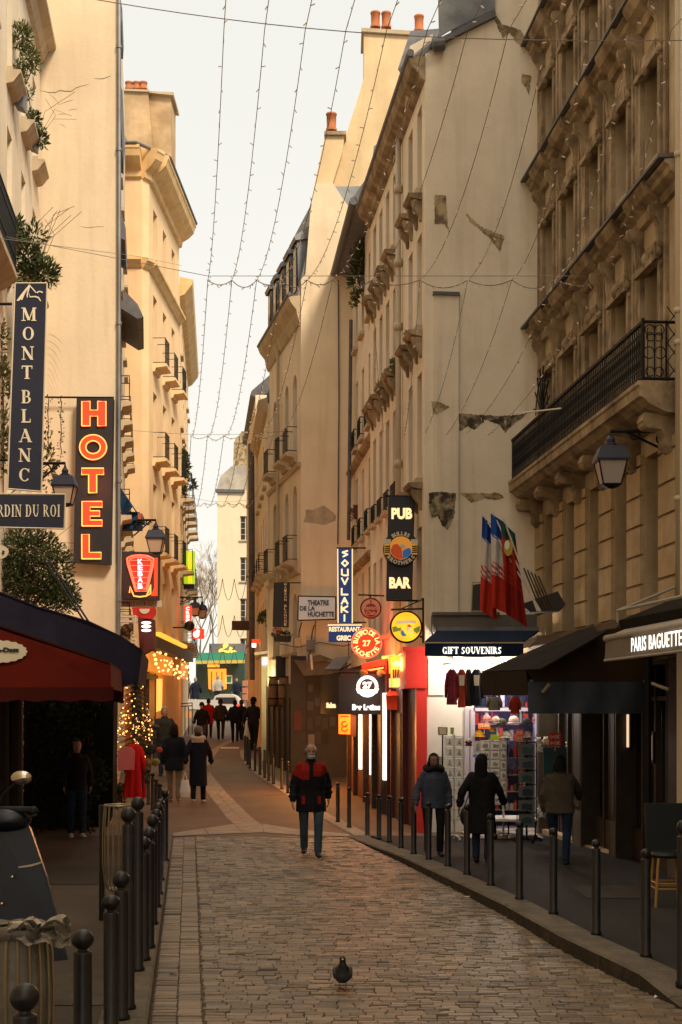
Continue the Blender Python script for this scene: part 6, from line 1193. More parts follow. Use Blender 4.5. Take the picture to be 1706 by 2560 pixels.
part(r, 'lettering', 'letters_lit', lambda mb: ptext(mb, 'Bar Latino', 917, 1768, Y-.005, 72, 15, bold=.06))
esd = Edge((xl-.45-.01, 35.0), (xl-.012, Y))
part(r, 'side_lettering', 'glow_cream', lambda mb: text(mb, 'Salsa', Vector((xl-.012-.45*((32.0-Y)/4.5)-.01, 32.0, H+(1770-1763)*32/F)), 2.3, .125, esd.u, UZ, .01, .05))
bd = part(r, 'badge', 'glow_white', lambda mb: [mb.prism([(math.cos(a)*sz(27, Y), math.sin(a)*sz(27, Y)), (math.cos(b_)*sz(27, Y), math.sin(b_)*sz(27, Y)), (math.cos(b_)*sz(19, Y), math.sin(b_)*sz(19, Y)), (math.cos(a)*sz(19, Y), math.sin(a)*sz(19, Y))], W(919, 1716, Y-.004), UX, UZ, (0, -.012, 0)) for a, b_ in [(2*math.pi*i/32, 2*math.pi*(i+1)/32) for i in range(32)]]+[mb.prism([(-29, -5), (-20, -8), (20, -8), (29, -5), (24, -17), (-24, -17)], W(919, 1716, Y-.006), UX*sz(1, Y), UZ*sz(1, Y), (0, -.014, 0)), ptext(mb, '27', 919, 1713, Y-.005, 24, 17, bold=.06)])
lightpt(r, W(917, 1730, Y-.8), 6, (1, .85, .7), .2)
mat('amber_lit', (.7, .28, .03), .5, emit=.95, ecol=(1, .36, .03))
r = empty('amber_lantern_sign', W(994, 1717, 28.9), 'cluster of amber lit panels hanging in front of the red block', 'lit sign')
part(r, 'upper_panel', 'amber_lit', lambda mb: pxpoly(mb, ((972, 1640), (1012, 1636), (1016, 1680), (974, 1684)), 28.9, .2)); part(r, 'lower_panel', mat('amber_pale', (.7, .4, .12), .5, emit=.8, ecol=(1, .6, .2)), lambda mb: pxpoly(mb, ((974, 1696), (1016, 1696), (1014, 1718), (974, 1718)), 28.85, .2))
part(r, 'lamp', 'bulb_glow', lambda mb: mb.ball(W(993, 1659, 28.75), .06, 10, 8, (1.5, 1, 1)), True); part(r, 'side_tubes', 'glow_amber', lambda mb: [mb.tube([W(x, 1642, 28.8), W(x+1, 1716, 28.8)], .022, 6) for x in (979, 1008, 1016)]); part(r, 'figures', 'dark_wood', lambda mb: [mb.tube([W(984+i*6, 1674, 28.8), W(983+i*6, 1694, 28.8)], .02, 5) for i in range(4)])
lightpt(r, W(994, 1660, 28.3), 45, (1, .42, .1), .15)
r = empty('red_neon_script', W(938, 1668, 30.8), 'tangle of red and orange neon strokes over the black bar awning', 'neon sign')
part(r, 'red_tube', 'neon_red', lambda mb: [mb.tube([W(908, 1664+a, 30.8), W(935, 1658+a, 30.6), W(968, 1652+a, 30.4)], .05, 6) for a in (0, 5)]); part(r, 'orange_tube', 'neon_orange', lambda mb: (mb.tube([W(958, 1644, 30.2), W(1007, 1636, 29.2)], .035, 6), mb.tube([W(893, 1679, 30.9), W(920, 1676, 30.8), W(944, 1672, 30.7), W(968, 1668, 30.6)], .02, 6)))
part(r, 'frame', 'black_iron', lambda mb: mb.tube([W(905, 1690, 31), W(968, 1645, 30.8), W(1005, 1650, 29.6)], .02, 5)); lightpt(r, W(940, 1650, 30.2), 40, (1, .12, .03), .2)
for i, (x, m_) in enumerate(((906, 'card_lime'), (950, 'letter_cream'))):
    r = empty('globe_figure', W(x, 1693, 30.4), ['green and white rounded figure left of the glowing badge', 'pale rounded figure right of the glowing badge'][i], 'figure'); part(r, 'toy_body', mat('parrot_%s' % ['green', 'pale'][i], ((.12, .16, .05), (.3, .28, .15))[i], .6), lambda mb: mb.ball(W(x, 1683, 30.4), sz(8, 30.4), 12, 8, (1, .8, 1.2)), True); part(r, 'beak', 'neon_red' if 0 else 'card_orange', lambda mb: mb.tube([W(x+5, 1680, 30.3), W(x+14, 1684, 30.2)], [.05, .01], 8))
r = empty('red_menu_box', W(990, 1777, 29.3), 'small red roofed menu box under the amber lit panels', 'menu box')
mat('red_lit', (.45, .03, .01), .6, emit=.12, ecol=(1, .06, .01))
part(r, 'box', 'red_lit', lambda mb: pxpoly(mb, ((966, 1738), (1006, 1742), (1002, 1776), (968, 1773)), 29.3, .3)); part(r, 'roof', 'red_lit', lambda mb: mb.add([W(963, 1740, 29.1), W(1009, 1738, 29.1), W(1018, 1723, 29.7), W(976, 1722, 29.7)], [(0, 1, 2, 3)]))
# dark shops under R5 / R4, posters, orange poster, grey canopies
r = empty('dark_shopfront', (0, 38, .3), 'dark unlit shopfront with pale posters behind the masked man', 'shop front')
part(r, 'panelling', mat('black_paint', (.018, .015, .013), .6, col2=(.03, .025, .02), scale=3), lambda mb: (pxpoly(mb, ((765, 1682), (870, 1690), (870, 1990), (765, 1990)), 39.6, .3), pxpoly(mb, ((727, 1640), (765, 1640), (765, 1990), (727, 1990)), 39.5, .35)))
part(r, 'roof_ledge', mat('ledge_grey', (.13, .115, .10), .8, col2=(.08, .07, .06), scale=3), lambda mb: (pxpoly(mb, ((735, 1650), (870, 1655), (870, 1684), (760, 1690)), 39.2, .5), pxpoly(mb, ((780, 1642), (800, 1636), (835, 1650), (780, 1655)), 39.1, .3)))
rq = random.Random(2)
for i in range(15):
    x = 768+(i % 4)*19+rq.uniform(-2, 3); y = 1706+(i//4)*42+rq.uniform(-6, 6); w_, h_ = rq.uniform(12, 17), rq.uniform(17, 30); g = rq.choice((.05, .10, .20, .08)); part(r, 'poster', mat('paper_%d' % int(g*100), (g, g*.92, g*.82), .8), lambda mb: pxpoly(mb, ((x, y), (x+w_, y), (x+w_, y+h_), (x, y+h_)), 39.56-.01*(i % 3), .006))
part(r, 'red_notice', 'dark_red', lambda mb: pxpoly(mb, ((736, 1776), (754, 1776), (754, 1826), (736, 1826)), 39.46, .02))
r = board('orange_poster', 'glowing orange poster with red drawings under the black bar awning', ((847, 1786), (877, 1786), (876, 1836), (847, 1835)), 33.0, mat('poster_orange', (.8, .2, .01), .6, emit=.6, ecol=(1, .22, .01)), .03, cat='poster'); part(r, 'drawing', 'card_red', lambda mb: [mb.tube([W(862+7*math.cos(a), 1822+k*0-k+6*math.sin(a), 32.98) for a in [i*.6 for i in range(10)]], .012, 5) for k in (0, 12)]+[pxpoly(mb, ((852, 1790), (872, 1790), (872, 1793), (852, 1793)), 32.98, .01)]); part(r, 'side_board', 'dark_red', lambda mb: pxpoly(mb, ((877, 1788), (891, 1788), (890, 1842), (877, 1842)), 33, .05))
r = empty('grey_canopy', W(842, 1676, 35), 'small light grey tilted canopy over the dark shopfront', 'awning'); part(r, 'sheet', 'zinc', lambda mb: slopequad(mb, [W(812, 1676, 34.5), W(850, 1676, 34.5), W(877, 1643, 35.6), W(840, 1646, 35.6)], .03)); part(r, 'brace', 'black_iron', lambda mb: mb.tube([W(850, 1676, 34.5), W(878, 1660, 35.6)], .02, 5)); part(r, 'pole', 'white_frame', lambda mb: mb.tube([W(778, 1636, 36), W(781, 1674, 36)], .03, 6))
# barrels
for i, (x, Yb) in enumerate(((684, 43.4), (712, 42.2))):
    r = empty('wooden_barrel', W(x, 1766, Yb), ['small dark end of a wooden barrel, left one over the black shop', 'tan wooden barrel with black hoops, right one over the black shop'][i], 'barrel', 'barrels mounted over the shop'); k = sz(15 if i else 12, Yb)
    part(r, 'staves', mat('barrel_wood', (.30, .16, .07), .7, col2=(.20, .10, .045), scale=6, streak=.3), lambda mb: mb.lathe([(0, 0), (k*.85, 0), (k*1.0, sz(20, Yb)), (k*1.07, sz(38, Yb)), (k*1.0, sz(56, Yb)), (k*.85, sz(74, Yb)), (0, sz(74, Yb))], W(x, 1766, Yb), 20), True)
    for q in (18, 36+16, 0, 72): part(r, 'hoop', 'black_iron', lambda mb: mb.lathe([(k*1.0, sz(q, Yb)), (k*1.09, sz(q, Yb)), (k*1.09, sz(q+3, Yb)), (k*1.0, sz(q+3, Yb))], W(x, 1766, Yb), 20))
r = empty('black_shop_post', (W(715, 0, 43).x, 43, .4), 'black panelled shop wall with slim gilded posts under the barrels', 'shop front')
e5b = es5[0]
part(r, 'panelling', 'black_paint', lambda mb: (e5b.bar(mb, .1, e5b.L, .2, 3.0, .01, .12), pxpoly(mb, ((690, 1640), (727, 1640), (727, 1700), (690, 1700)), 42.6, .3)))
part(r, 'rail', 'dark_wood', lambda mb: [e5b.bar(mb, t, t+.08, .3, 2.6, .12, .18) for t in (.8, 1.8, 2.8, 3.8, 4.8)])
r = empty('pale_shop_pillar', W(672, 1935, 46.2), 'pale painted pillar with a lit yellow panel at the far right pavement', 'pillar')
mat('pillar_cream', (.50, .46, .32), .7)
part(r, 'shaft', 'pillar_cream', lambda mb: pxpoly(mb, ((654, 1640), (690, 1640), (692, 1945), (655, 1945)), 46.2, .6)); part(r, 'lit_panel', mat('panel_yellow', (.8, .6, .25), .5, emit=1.0, ecol=(1, .66, .26)), lambda mb: pxpoly(mb, ((666, 1764), (680, 1764), (681, 1843), (667, 1843)), 46.15, .04)); part(r, 'panel_frame', 'letter_cream', lambda mb: fr(mb, ((665, 1700), (683, 1700), (684, 1848), (666, 1848)), 46.14, 1.5)); part(r, 'top_lamp', 'glow_white', lambda mb: pxpoly(mb, ((656, 1645), (678, 1642), (676, 1660), (656, 1662)), 46.1, .1)); part(r, 'capital', 'dull_brown', lambda mb: pxpoly(mb, ((676, 1645), (694, 1640), (700, 1690), (678, 1695)), 46.0, .3)); part(r, 'canopy', 'letter_cream', lambda mb: pxpoly(mb, ((636, 1631), (700, 1622), (702, 1628), (636, 1637)), 45.9, .8))
lightpt(r, W(650, 1700, 45), 45, (1, .8, .4), .3)
# souvenir stall far right
r = empty('far_souvenir_stand', W(630, 1745, 66), 'pink and orange lit souvenir stand at the bend', 'stall'); mat('stall_pink', (.6, .3, .2), .7, emit=.25, ecol=(1, .45, .25))
part(r, 'white_rack', 'stall_pink', lambda mb: [pxpoly(mb, ((606, y), (626, y-2), (628, y+12), (607, y+13)), 62+.05*i, .25) for i, y in enumerate((1702, 1720, 1737))]); part(r, 'goods', mat('goods_orange', (.7, .25, .06), .7, emit=.5, ecol=(1, .35, .06)), lambda mb: [mb.ball(W(632+rq.uniform(-8, 18), 1698+rq.uniform(0, 60), 62), .10, 8, 6) for i in range(26)])
part(r, 'top_tag', 'card_lime', lambda mb: pxpoly(mb, ((614, 1689), (620, 1689), (620, 1698), (614, 1698)), 62, .05)); lightpt(r, W(632, 1720, 60.8), 30, (1, .5, .2), .3)
# flags
FL = [((1212, 1290), (.02, .06, .30), (.55, .50, .45), (.42, .03, .015), 40, 'v', 'faded tricolour flag, leftmost of the flags on the right wall'), ((1233, 1283), (.015, .07, .34), (.60, .55, .50), (.45, .03, .015), 54, 'v', 'bright blue white and red tricolour flag, middle of the bunch'), ((1258, 1300), (.015, .08, .05), (.35, .025, .012), (.22, .012, .008), 50, 'p', 'green and dark red flag with a round crest, rightmost of the bunch')]
rf = random.Random(9)
for i, ((tx, ty), c1, c2, c3_, wd, kind, lb) in enumerate(FL):
    Y = 23.4-.12*i; base = W(1352-i*4, 1528, 23.0); tip = W(tx-3+2*i, ty-4, Y); r = empty('flag', base, lb, 'flag', 'flags fixed to the right wall')
    part(r, 'pole', 'white_frame', lambda mb: mb.tube([base, tip], .014, 6))
    for j, (cc, y0, y1) in enumerate(((c1, ty, ty+56 if kind == 'v' else ty+40), (c2, ty+50 if kind == 'v' else ty+30, ty+150), (c3_, ty+118, ty+235))):
        nm = ['hoist_stripe', 'middle_stripe', 'outer_stripe'][j]
        def fl(mb):
            n, m = 12, 8; vs = []
            for a in range(m+1):
                y = y0+(y1-y0)*a/m; hgt = (y-ty)/235
                for b_ in range(n+1):
                    f_ = b_/n; vs.append(W(tx-6+hgt*(-6+10*i)+f_*wd*(.72+.35*hgt)+(y*.16 if 0 else 0), y+(f_*26 if kind == 'v' else f_*34)*(1 if a not in (m,) else 1), Y+.05*math.sin(f_*11+hgt*3+i)+.02*j*0))
            mb.add(vs, [(a*(n+1)+b_, a*(n+1)+b_+1, (a+1)*(n+1)+b_+1, (a+1)*(n+1)+b_) for a in range(m) for b_ in range(n)])
        part(r, nm, mat('flag_%d%d' % (i, j), cc, .8, col2=tuple(x*.8 for x in cc), scale=5), fl, True)
    if kind == 'p': 
        part(r, 'crest', mat('crest_gold', (.45, .32, .03), .7), lambda mb: mb.disc(W(1271, 1370, Y-.09), sz(11, Y), UX, UZ, (0, -.008, 0), 20, sz(20, Y))); part(r, 'shield', 'card_white', lambda mb: mb.disc(W(1268, 1363, Y-.1), sz(6, Y), UX, UZ, (0, -.008, 0), 16, sz(12, Y)))
r = empty('flag_bracket_box', W(1375, 1530, 23.3), 'dark metal box tilted on the wall where the flag poles meet', 'metal box'); part(r, 'box', mat('box_dark', (.03, .026, .022), .7), lambda mb: mb.prism([(x-1375, 1530-y) for x, y in ((1305, 1510), (1395, 1478), (1415, 1512), (1400, 1528), (1325, 1530))], W(1375, 1530, 23.3), UX*sz(1, 23.3), UZ*sz(1, 23.3), (0, .35, 0))); part(r, 'spare_poles', mat('pole_tan', (.09, .065, .04), .6), lambda mb: [mb.tube([W(1310+i*9, 1420+i*5, 23.1), W(1350+i*8, 1520, 23.3)], .014, 5) for i in range(5)])
r = empty('vent_box', W(1203, 1530, 25.9), 'dark vent with a pale frame on the gable behind the flags', 'vent'); part(r, 'grille', mat('vent_dark', (.03, .03, .025), .6), lambda mb: pxpoly(mb, ((1184, 1462), (1222, 1456), (1226, 1528), (1182, 1526)), 26.0, .19)); part(r, 'frame', 'pale_trim', lambda mb: fr(mb, ((1182, 1456), (1226, 1454), (1228, 1530), (1179, 1528)), 26.0, 3))
# ---------------- strings of lights ----------------
cab = [(17.0, 10.48), (27.2, 10.5), (42.4, 10.5), (59.0, 10.9)]
sx0 = [-1.4+.486*k for k in range(12)]
def xs(k, Y):
    if Y <= 27.3: return sx0[k]-.107*(Y-17)
    return sx0[k]*1.0-.107*10.2-(.13)*(Y-27.2)
mat('cord_grey', (.20, .165, .13), .7); mat('bulb_clear', (.70, .64, .55), .3)
def wire(name, lb, pts, r_, m='cord_grey', grp='wires and light strings over the street', cat='cable'):
    r = empty(name, pts[0], lb, cat, grp); part(r, 'cord', m, lambda mb: mb.tube(pts, r_, 5)); return r
px2 = [520, 580, 642, 705, 768, 832, 930, 1050, 1170, 1280, 1390, 1500]
def P2(k, y=700): return W(px2[k], y, 26.0 if k <= 5 else 26.0-.68*(k-5))
def Pat(k, Yv):
    for i, (Yc, zc) in enumerate(cab):
        if abs(Yv-Yc) < .1: return P2(k) if i == 1 else Vector((xs(k, Yv), Yv, zc-.08))
    return Vector((xs(k, Yv), Yv, 11.0))
for j, (Yc, zc) in enumerate(cab):
    if j == 1: wire('span_cable', 'second span cable, where the near light strings end', [W(-150, 560, 27)]+[P2(k, 690) for k in range(12)]+[W(1706, 675, 20)], .006); continue
    a, b_ = (-6.5-.107*(Yc-30) if Yc < 50 else -6.8), (4.2 if j == 0 else 3.4 if j == 1 else .2 if j == 2 else -2.8)
    wire('span_cable', ['nearest span cable across the street at the top of the view', 'second span cable, where the near light strings end', 'third span cable, halfway down the street', 'farthest span cable before the street bends'][j], [(a+(b_-a)*i/20, Yc, zc+.25-.3*math.sin(math.pi*i/20)+(.45-.9*i/20 if j == 0 else 0)) for i in range(21)], .006)
def drop(k, Ya, Yb, za, zb, sag, nb, lab, bulbs=True, thick=.0048, A_=None, B_=None):
    pts = []
    for i in range(25):
        f_ = i/24; pts.append((A_ if A_ else Pat(k, Ya)).lerp(B_ if B_ else Pat(k, Yb), f_)-UZ*(sag*4*f_*(1-f_)))
    r = empty('light_string', pts[0], lab, 'string lights', 'strings of small bulbs hung over the street')
    part(r, 'cord', 'cord_grey', lambda mb: mb.tube(pts, thick, 4))
    rr = random.Random(k*7+int(Ya))
    bl_ = []
    for i in range(nb):
        f_ = (i+.5)/nb; q = f_*24; a = int(q); p = pts[a].lerp(pts[min(24, a+1)], q-a); d = Vector((rr.uniform(-1, 1), rr.uniform(-.3, .3), rr.uniform(-1, .6))).normalized()*.055
        bl_.append((p, d))
    if bulbs:
        for p, d in bl_: part(r, 'bulb', 'bulb_clear', lambda mb: mb.tube([p, p+d], .0075, 5))
    else:
        for p, d in bl_: part(r, 'bulb', 'bulb_clear', lambda mb: mb.tube([p, p+d], .009, 4))
side = ['leftmost', 'second from the left', 'third from the left', 'fourth from the left', 'fifth from the left', 'sixth from the left', 'sixth from the right', 'fifth from the right', 'fourth from the right', 'third from the right', 'second from the right', 'rightmost']
for k in range(12): drop(k, 17, 27.2, 10.4, 10.35, .55, 22, '%s light string between the two nearest span cables' % side[k])
for k in range(12): drop(k, 4, 17, 11.0, 10.4, .5, 26, '%s light string running out of view above the nearest span cable' % side[k], False)
for k in range(6, 12): drop(k, 26, 26.1, 0, 0, .28, 14, '%s light string slanting down the blank gable below the second span cable' % side[k], False, .0048, P2(k), W(960+(k-6)*52, 1082+6*(k % 2), 25.95))
for k in range(6): drop(k, 27.2, 42.4, 10.3, 10.3, .8, 30, '%s light string between the second and third span cables' % side[k if k < 6 else k+2], False, .006)
for k in range(6): drop(k, 42.4, 59, 10.3, 10.7, .9, 24, '%s light string between the third and farthest span cables' % (side[k] if k < 5 else 'rightmost'), False, .008)
for j, (Yc, zc) in enumerate(cab[1:]):   # swags looping from string to string under each span cable
    pts = []; n = 12 if j == 0 else 10
    for k in range(n-1 if j == 0 else 6):
        a, b_ = Pat(k, Yc), Pat(k+1, Yc)
        for i in range(8): f_ = i/8; pts.append(a.lerp(b_, f_)-UZ*(.09*4*f_*(1-f_)*(1+.5*(k % 2))))
    rr_ = wire('light_swag', ['looping swag of bulbs under the second span cable', 'looping swag of bulbs under the third span cable', 'looping swag of bulbs under the farthest span cable'][j], pts, .008, cat='string lights')
    for p in pts: part(rr_, 'bulb', 'bulb_clear', lambda mb: mb.tube([p, p+Vector((rf.uniform(-.06, .06), 0, rf.uniform(-.07, .03)))], .009, 4))
for j, (Yc, zc, n, xx0) in enumerate(((66, 8.3, 6, -6.6), (66, 6.6, 6, -6.6), (66, 5.2, 6, -6.6))):
    pts = [];
    for k in range(n):
        for i in range(9): f_ = i/8; pts.append(Vector((xx0+(k+f_)*.55, Yc, zc-1.0*4*f_*(1-f_))))
    wire('light_curtain', ['upper looping light curtain across the far bend', 'middle looping light curtain across the far bend', 'lower looping light curtain across the far bend'][j], pts, .014, cat='string lights')
wire('thin_wire', 'thin pale wire crossing the red hotel sign from left to right', [W(0, 596, 25), W(120, 612, 27), W(340, 640, 36), W(455, 664, 50)], .006)
wire('thin_wire', 'thin pale wire stretched from the balcony railing to the left', [W(1290, 1034, 22), W(1403, 1021, 20)], .012, 'white_frame')
# ---------------- bollards ----------------
def make_bollard(h, rad, ball, label, grp):
    r = empty('bollard', (0, 0, 0), label, 'bollard', grp)
    part(r, 'post', 'bollard_paint', lambda mb: mb.lathe([(0, 0), (rad*1.25, 0), (rad*1.25, .03), (rad, .04), (rad, h-ball*2.35), (rad*.98, h-ball*2.25), (rad*.7, h-ball*2.15), (rad*.5, h-ball*2.0), (rad*.55, h-ball*1.8), (0, h-ball*1.7)], (0, 0, 0), 20), True)
    part(r, 'ball', 'bollard_paint', lambda mb: mb.ball((0, 0, h-ball), ball, 20, 14), True)
    return r
lb0 = make_bollard(1.0, .048, .058, 'x', 'fat ball topped bollards along the left kerb')
rb0 = make_bollard(.95, .040, .042, 'x', 'slim bollards along the right kerb')
tb0 = make_bollard(1.42, .046, .056, 'x', 'fat ball topped bollards along the left kerb')
db0 = make_bollard(.95, .040, .042, 'x', 'slim bollards along the far right kerb bend')
reg(None)
def place(src, first, X, Y, z, sc, label):
    o = src if first else copytree(src)
    o.location = (X, Y, z); o.scale = (sc[0], sc[0], sc[1]); o['label'] = label; return o
Lb = [(62, 2457, 600, 0), (207, 2323, 455, 0), (278, 2236, 372, 0), (303, 2177, 358, 0), (321, 2017, 346, 1), (345, 1992, 302, 1), (360, 2091, 290, 0), (373, 2068, 276, 0), (382, 2036, 249, 0), (391, 2022, 229, 0), (396, 2006, 214, 0), (401, 1997, 198, 0), (413, 1974, 175, 0)]
names = ['nearest ball topped bollard, cut off at the bottom left corner', 'second nearest bollard, standing beside the plastic bag', 'third nearest left bollard, just right of the bag', 'fourth nearest left bollard, overlapping the third', 'tall left bollard in front of the far wire bin', 'tallest left bollard with a high ball, right of the wire bin', 'seventh left bollard, half hidden behind the tall ones', 'eighth left bollard along the cobbles', 'ninth left bollard along the cobbles', 'tenth left bollard along the cobbles', 'eleventh left bollard along the cobbles', 'twelfth left bollard along the cobbles', 'last left bollard, where the cobbles end']
for i, (px, yt, s_, tall) in enumerate(Lb):
    Y = F/s_; X = (px-CX)/s_; zt2 = H-(yt-CY)/s_; z0 = hl(Y); k = (58/372*.5)/.058/ .94 if i < 4 else 1.0
    place(tb0 if tall else lb0, i in (0, 4), X, Y, z0, (1.08 if i < 4 else 1.02, (zt2-z0)/(1.42 if tall else 1.0)), names[i])
for i, (px, yt, yb) in enumerate(((414, 1973, 2088), (400, 1957, 2060), (391, 1947, 2032), (382, 1931, 2025), (372, 1921, 2011), (366, 1925, 1990))):
    g = Gp(px, yb, lambda y: .02); place(lb0, 0, g.x, g.y, g.z, (.95, max(.7, (yb-yt)*g.y/F)), ['first', 'second', 'third', 'fourth', 'fifth', 'sixth'][i]+' bollard of the short row behind the cobbles, near the walking couple')
for i in range(9):
    g = Gp(430+i*6+(i % 2)*1.5, 1945-i*11, lambda y: .02); place(lb0, 0, g.x-.8, g.y, g.z, (.8, .85), ['nearest', 'second', 'third', 'fourth', 'fifth', 'sixth', 'seventh', 'eighth', 'farthest'][i]+' small bollard of the row beside the lit cafe')
Rb = [(1706, 2052, 2471), (1615, 2122, 2394), (1491, 2098, 2338), (1384, 2069, 2286), (1299, 2053, 2250), (1227, 2034, 2215), (1168, 2010, 2188), (1120, 2010, 2167), (1072, 2004, 2150), (1035, 2000, 2136), (1003, 1993, 2121), (974, 1988, 2106), (948, 1985, 2098), (919, 1981, 2090)]
ordn = ['nearest', 'second', 'third', 'fourth', 'fifth', 'sixth', 'seventh', 'eighth', 'ninth', 'tenth', 'eleventh', 'twelfth', 'thirteenth', 'fourteenth']
for i, (px, yt, yb) in enumerate(Rb):
    g = Gp(px, yb, hr); place(rb0, i == 0, g.x, g.y, g.z, (1.05, (yb-yt)*g.y/F/.95), '%s right bollard counted from the camera along the kerb' % ordn[i])
Db = [(873, 1968, 2069), (845, 1957, 2055), (720, 1903, 1983), (705, 1895, 1973), (684, 1886, 1960), (672, 1880, 1952), (662, 1874, 1945), (650, 1867, 1937), (638, 1860, 1928), (625, 1848, 1921), (619, 1842, 1912), (613, 1838, 1902)]
for i, (px, yt, yb) in enumerate(Db):
    g = Gp(px, yb, lambda y: .03); place(db0, i == 0, g.x, g.y, g.z, (.95, (yb-yt)*g.y/F/.95), ('right one of the two bollards beside the masked man' if i == 0 else 'left one of the two bollards beside the masked man' if i == 1 else '%s bollard of the far row along the kerb bend' % ordn[i-2]))
# ---------------- wire bins ----------------
def bin_(px, py, hpx, wpx, Y, lb, bag):
    c = W(px, py, Y); k = sz(1, Y); r = empty('wire_bin', c-UZ*hpx*k, lb, 'litter bin', 'wire litter bins on the left pavement')
    rx = wpx*k/2; Hh = hpx*k
    part(r, 'rim', mat('bin_steel', (.34, .28, .19), .35, .8), lambda mb: mb.tube([c+Vector((rx*math.cos(a), rx*math.sin(a), 0)) for a in [2*math.pi*i/28 for i in range(29)]], .012, 6))
    part(r, 'bars', 'bin_steel', lambda mb: [mb.tube([c+Vector((rx*f_*math.cos(a), rx*f_*math.sin(a), -Hh*z)) for f_, z in ((1, 0), (1.1, .2), (1.14, .45), (1.12, .7), (1.0, .9), (.8, .98), (.5, 1.0))], .0075, 5) for a in [2*math.pi*i/18 for i in range(18)]])
    part(r, 'base_ring', 'bin_steel', lambda mb: mb.tube([c+Vector((rx*.55*math.cos(a), rx*.55*math.sin(a), -Hh)) for a in [2*math.pi*i/20 for i in range(21)]], .012, 6))
    part(r, 'post', 'bollard_paint', lambda mb: mb.tube([Vector((c.x-rx*1.2, c.y, .1)), Vector((c.x-rx*1.2, c.y, c.z))], .03, 8))
    rn = random.Random(px)
    if bag:
        mat('bag_film', (.36, .32, .26), .3, col2=(.22, .19, .15), scale=5, bump=1.2, bscale=9); o = part(r, 'bag', mat('bag_inner', (.10, .088, .068), .4, col2=(.17, .15, .12), scale=4, bump=.8, bscale=8), lambda mb: mb.add([c+Vector((rx*f_*math.cos(a)*(1+.03*rn.uniform(-1, 1)), rx*f_*math.sin(a)*(1+.03*rn.uniform(-1, 1)), z*Hh+rn.uniform(-.01, .01))) for f_, z in ((.93, -.95), (1.02, -.7), (1.04, -.4), (.99, -.1), (.98, .0), (1.03, .03), (1.12, .015), (1.16, -.04), (1.10, -.07)) for a in [2*math.pi*i/36 for i in range(36)]], [(j*36+i, j*36+(i+1) % 36, (j+1)*36+(i+1) % 36, (j+1)*36+i) for j in range(8) for i in range(36)]), True)
    return r
bin_(48, 2318, 330, 150, 7.3, 'near wire bin lined with a pale plastic bag, bottom left', True)
bin_(298, 2013, 212, 72, 14.6, 'far empty wire bin behind the left bollards', False)
b0 = W(150, 2320, 7.2); rn = random.Random(4)
r = empty('plastic_bag', b0, 'crumpled pale plastic bag spilling over the near bin toward the bollard', 'plastic bag')
def cr_(mb):
    n, m = 16, 9; vs = []
    for a in range(m):
        for b_ in range(n): vs.append(W(20+b_*10.5, 2296+a*8+(b_-8)*(a-4)*.5*.6+8*math.sin(b_*.9+a*.4)+rn.uniform(-4, 4), 7.15+rn.uniform(-.05, .05)-.04*math.sin(a)))
    mb.add(vs, [(a*n+b_, a*n+b_+1, (a+1)*n+b_+1, (a+1)*n+b_) for a in range(m-1) for b_ in range(n-1)])
part(r, 'film', 'bag_film', cr_)
# ---------------- scooter ----------------
Y = 9.7
r = empty('parked_scooter', (W(40, 0, Y).x, Y, .12), 'dark navy motor scooter with a chrome mirror, at the left edge', 'scooter')
mat('scooter_blue', (.003, .006, .014), .33, .0, spec=.4)
part(r, 'leg_shield', 'scooter_blue', lambda mb: (slopequad(mb, [W(-10, 2415, Y), W(172, 2398, Y+.05), W(120, 2190, Y+.1), W(78, 2068, Y+.12), W(52, 2040, Y+.12), W(-10, 2040, Y+.1)], .09)))
part(r, 'front_mudguard', 'scooter_blue', lambda mb: mb.ball(W(20, 2440, Y-.25), .2, 14, 10, (.7, 1.3, .8)), True)
wl = part(r, 'wheel', mat('rubber', (.015, .015, .015), .8), lambda mb: mb.tube([W(10, 2500, Y-.2)+Vector((0, .21*math.cos(a), .21*math.sin(a))) for a in [2*math.pi*i/24 for i in range(25)]], .06, 8))
part(r, 'handlebar', 'black_iron', lambda mb: (mb.tube([W(-60, 2026, Y), W(20, 2026, Y), W(80, 2026, Y-.05)], .028, 8), mb.ball(W(84, 2028, Y-.05), .035, 10, 8), mb.tube([W(60, 2032, Y-.03), W(75, 2044, Y-.15), W(92, 2038, Y-.2)], .010, 5)), True)
mi = part(r, 'mirror', mat('chrome', (.62, .52, .42), .12, 1), lambda mb: mb.ball(W(54, 1944, Y), sz(26, Y), 18, 12, (1.02, .5, .66)), True)
part(r, 'mirror_stalk', 'black_iron', lambda mb: mb.tube([W(38, 1958, Y), W(10, 1985, Y), W(-10, 2024, Y)], .01, 6))
part(r, 'headset', 'scooter_blue', lambda mb: mb.ball(W(10, 2050, Y), .16, 14, 10, (1.2, .8, .5)), True)
part(r, 'stripe', mat('stripe_cream', (.45, .38, .27), .4), lambda mb: slopequad(mb, [W(47, 2170, Y-.03), W(80, 2166, Y-.03), W(104, 2158, Y-.03), W(104, 2154, Y-.03), W(78, 2161, Y-.03), W(47, 2166, Y-.03)], .006))
part(r, 'indicator', 'glow_white' if 0 else 'chrome', lambda mb: [mb.ball(W(x, y, Y-.08), .012, 8, 6) for x, y in ((31, 2193), (5, 2260), (20, 2060), (40, 2056))])
part(r, 'seat', 'rubber', lambda mb: mb.ball(W(-120, 2150, Y+.8), .3, 12, 8, (1, 1.6, .35)), True)
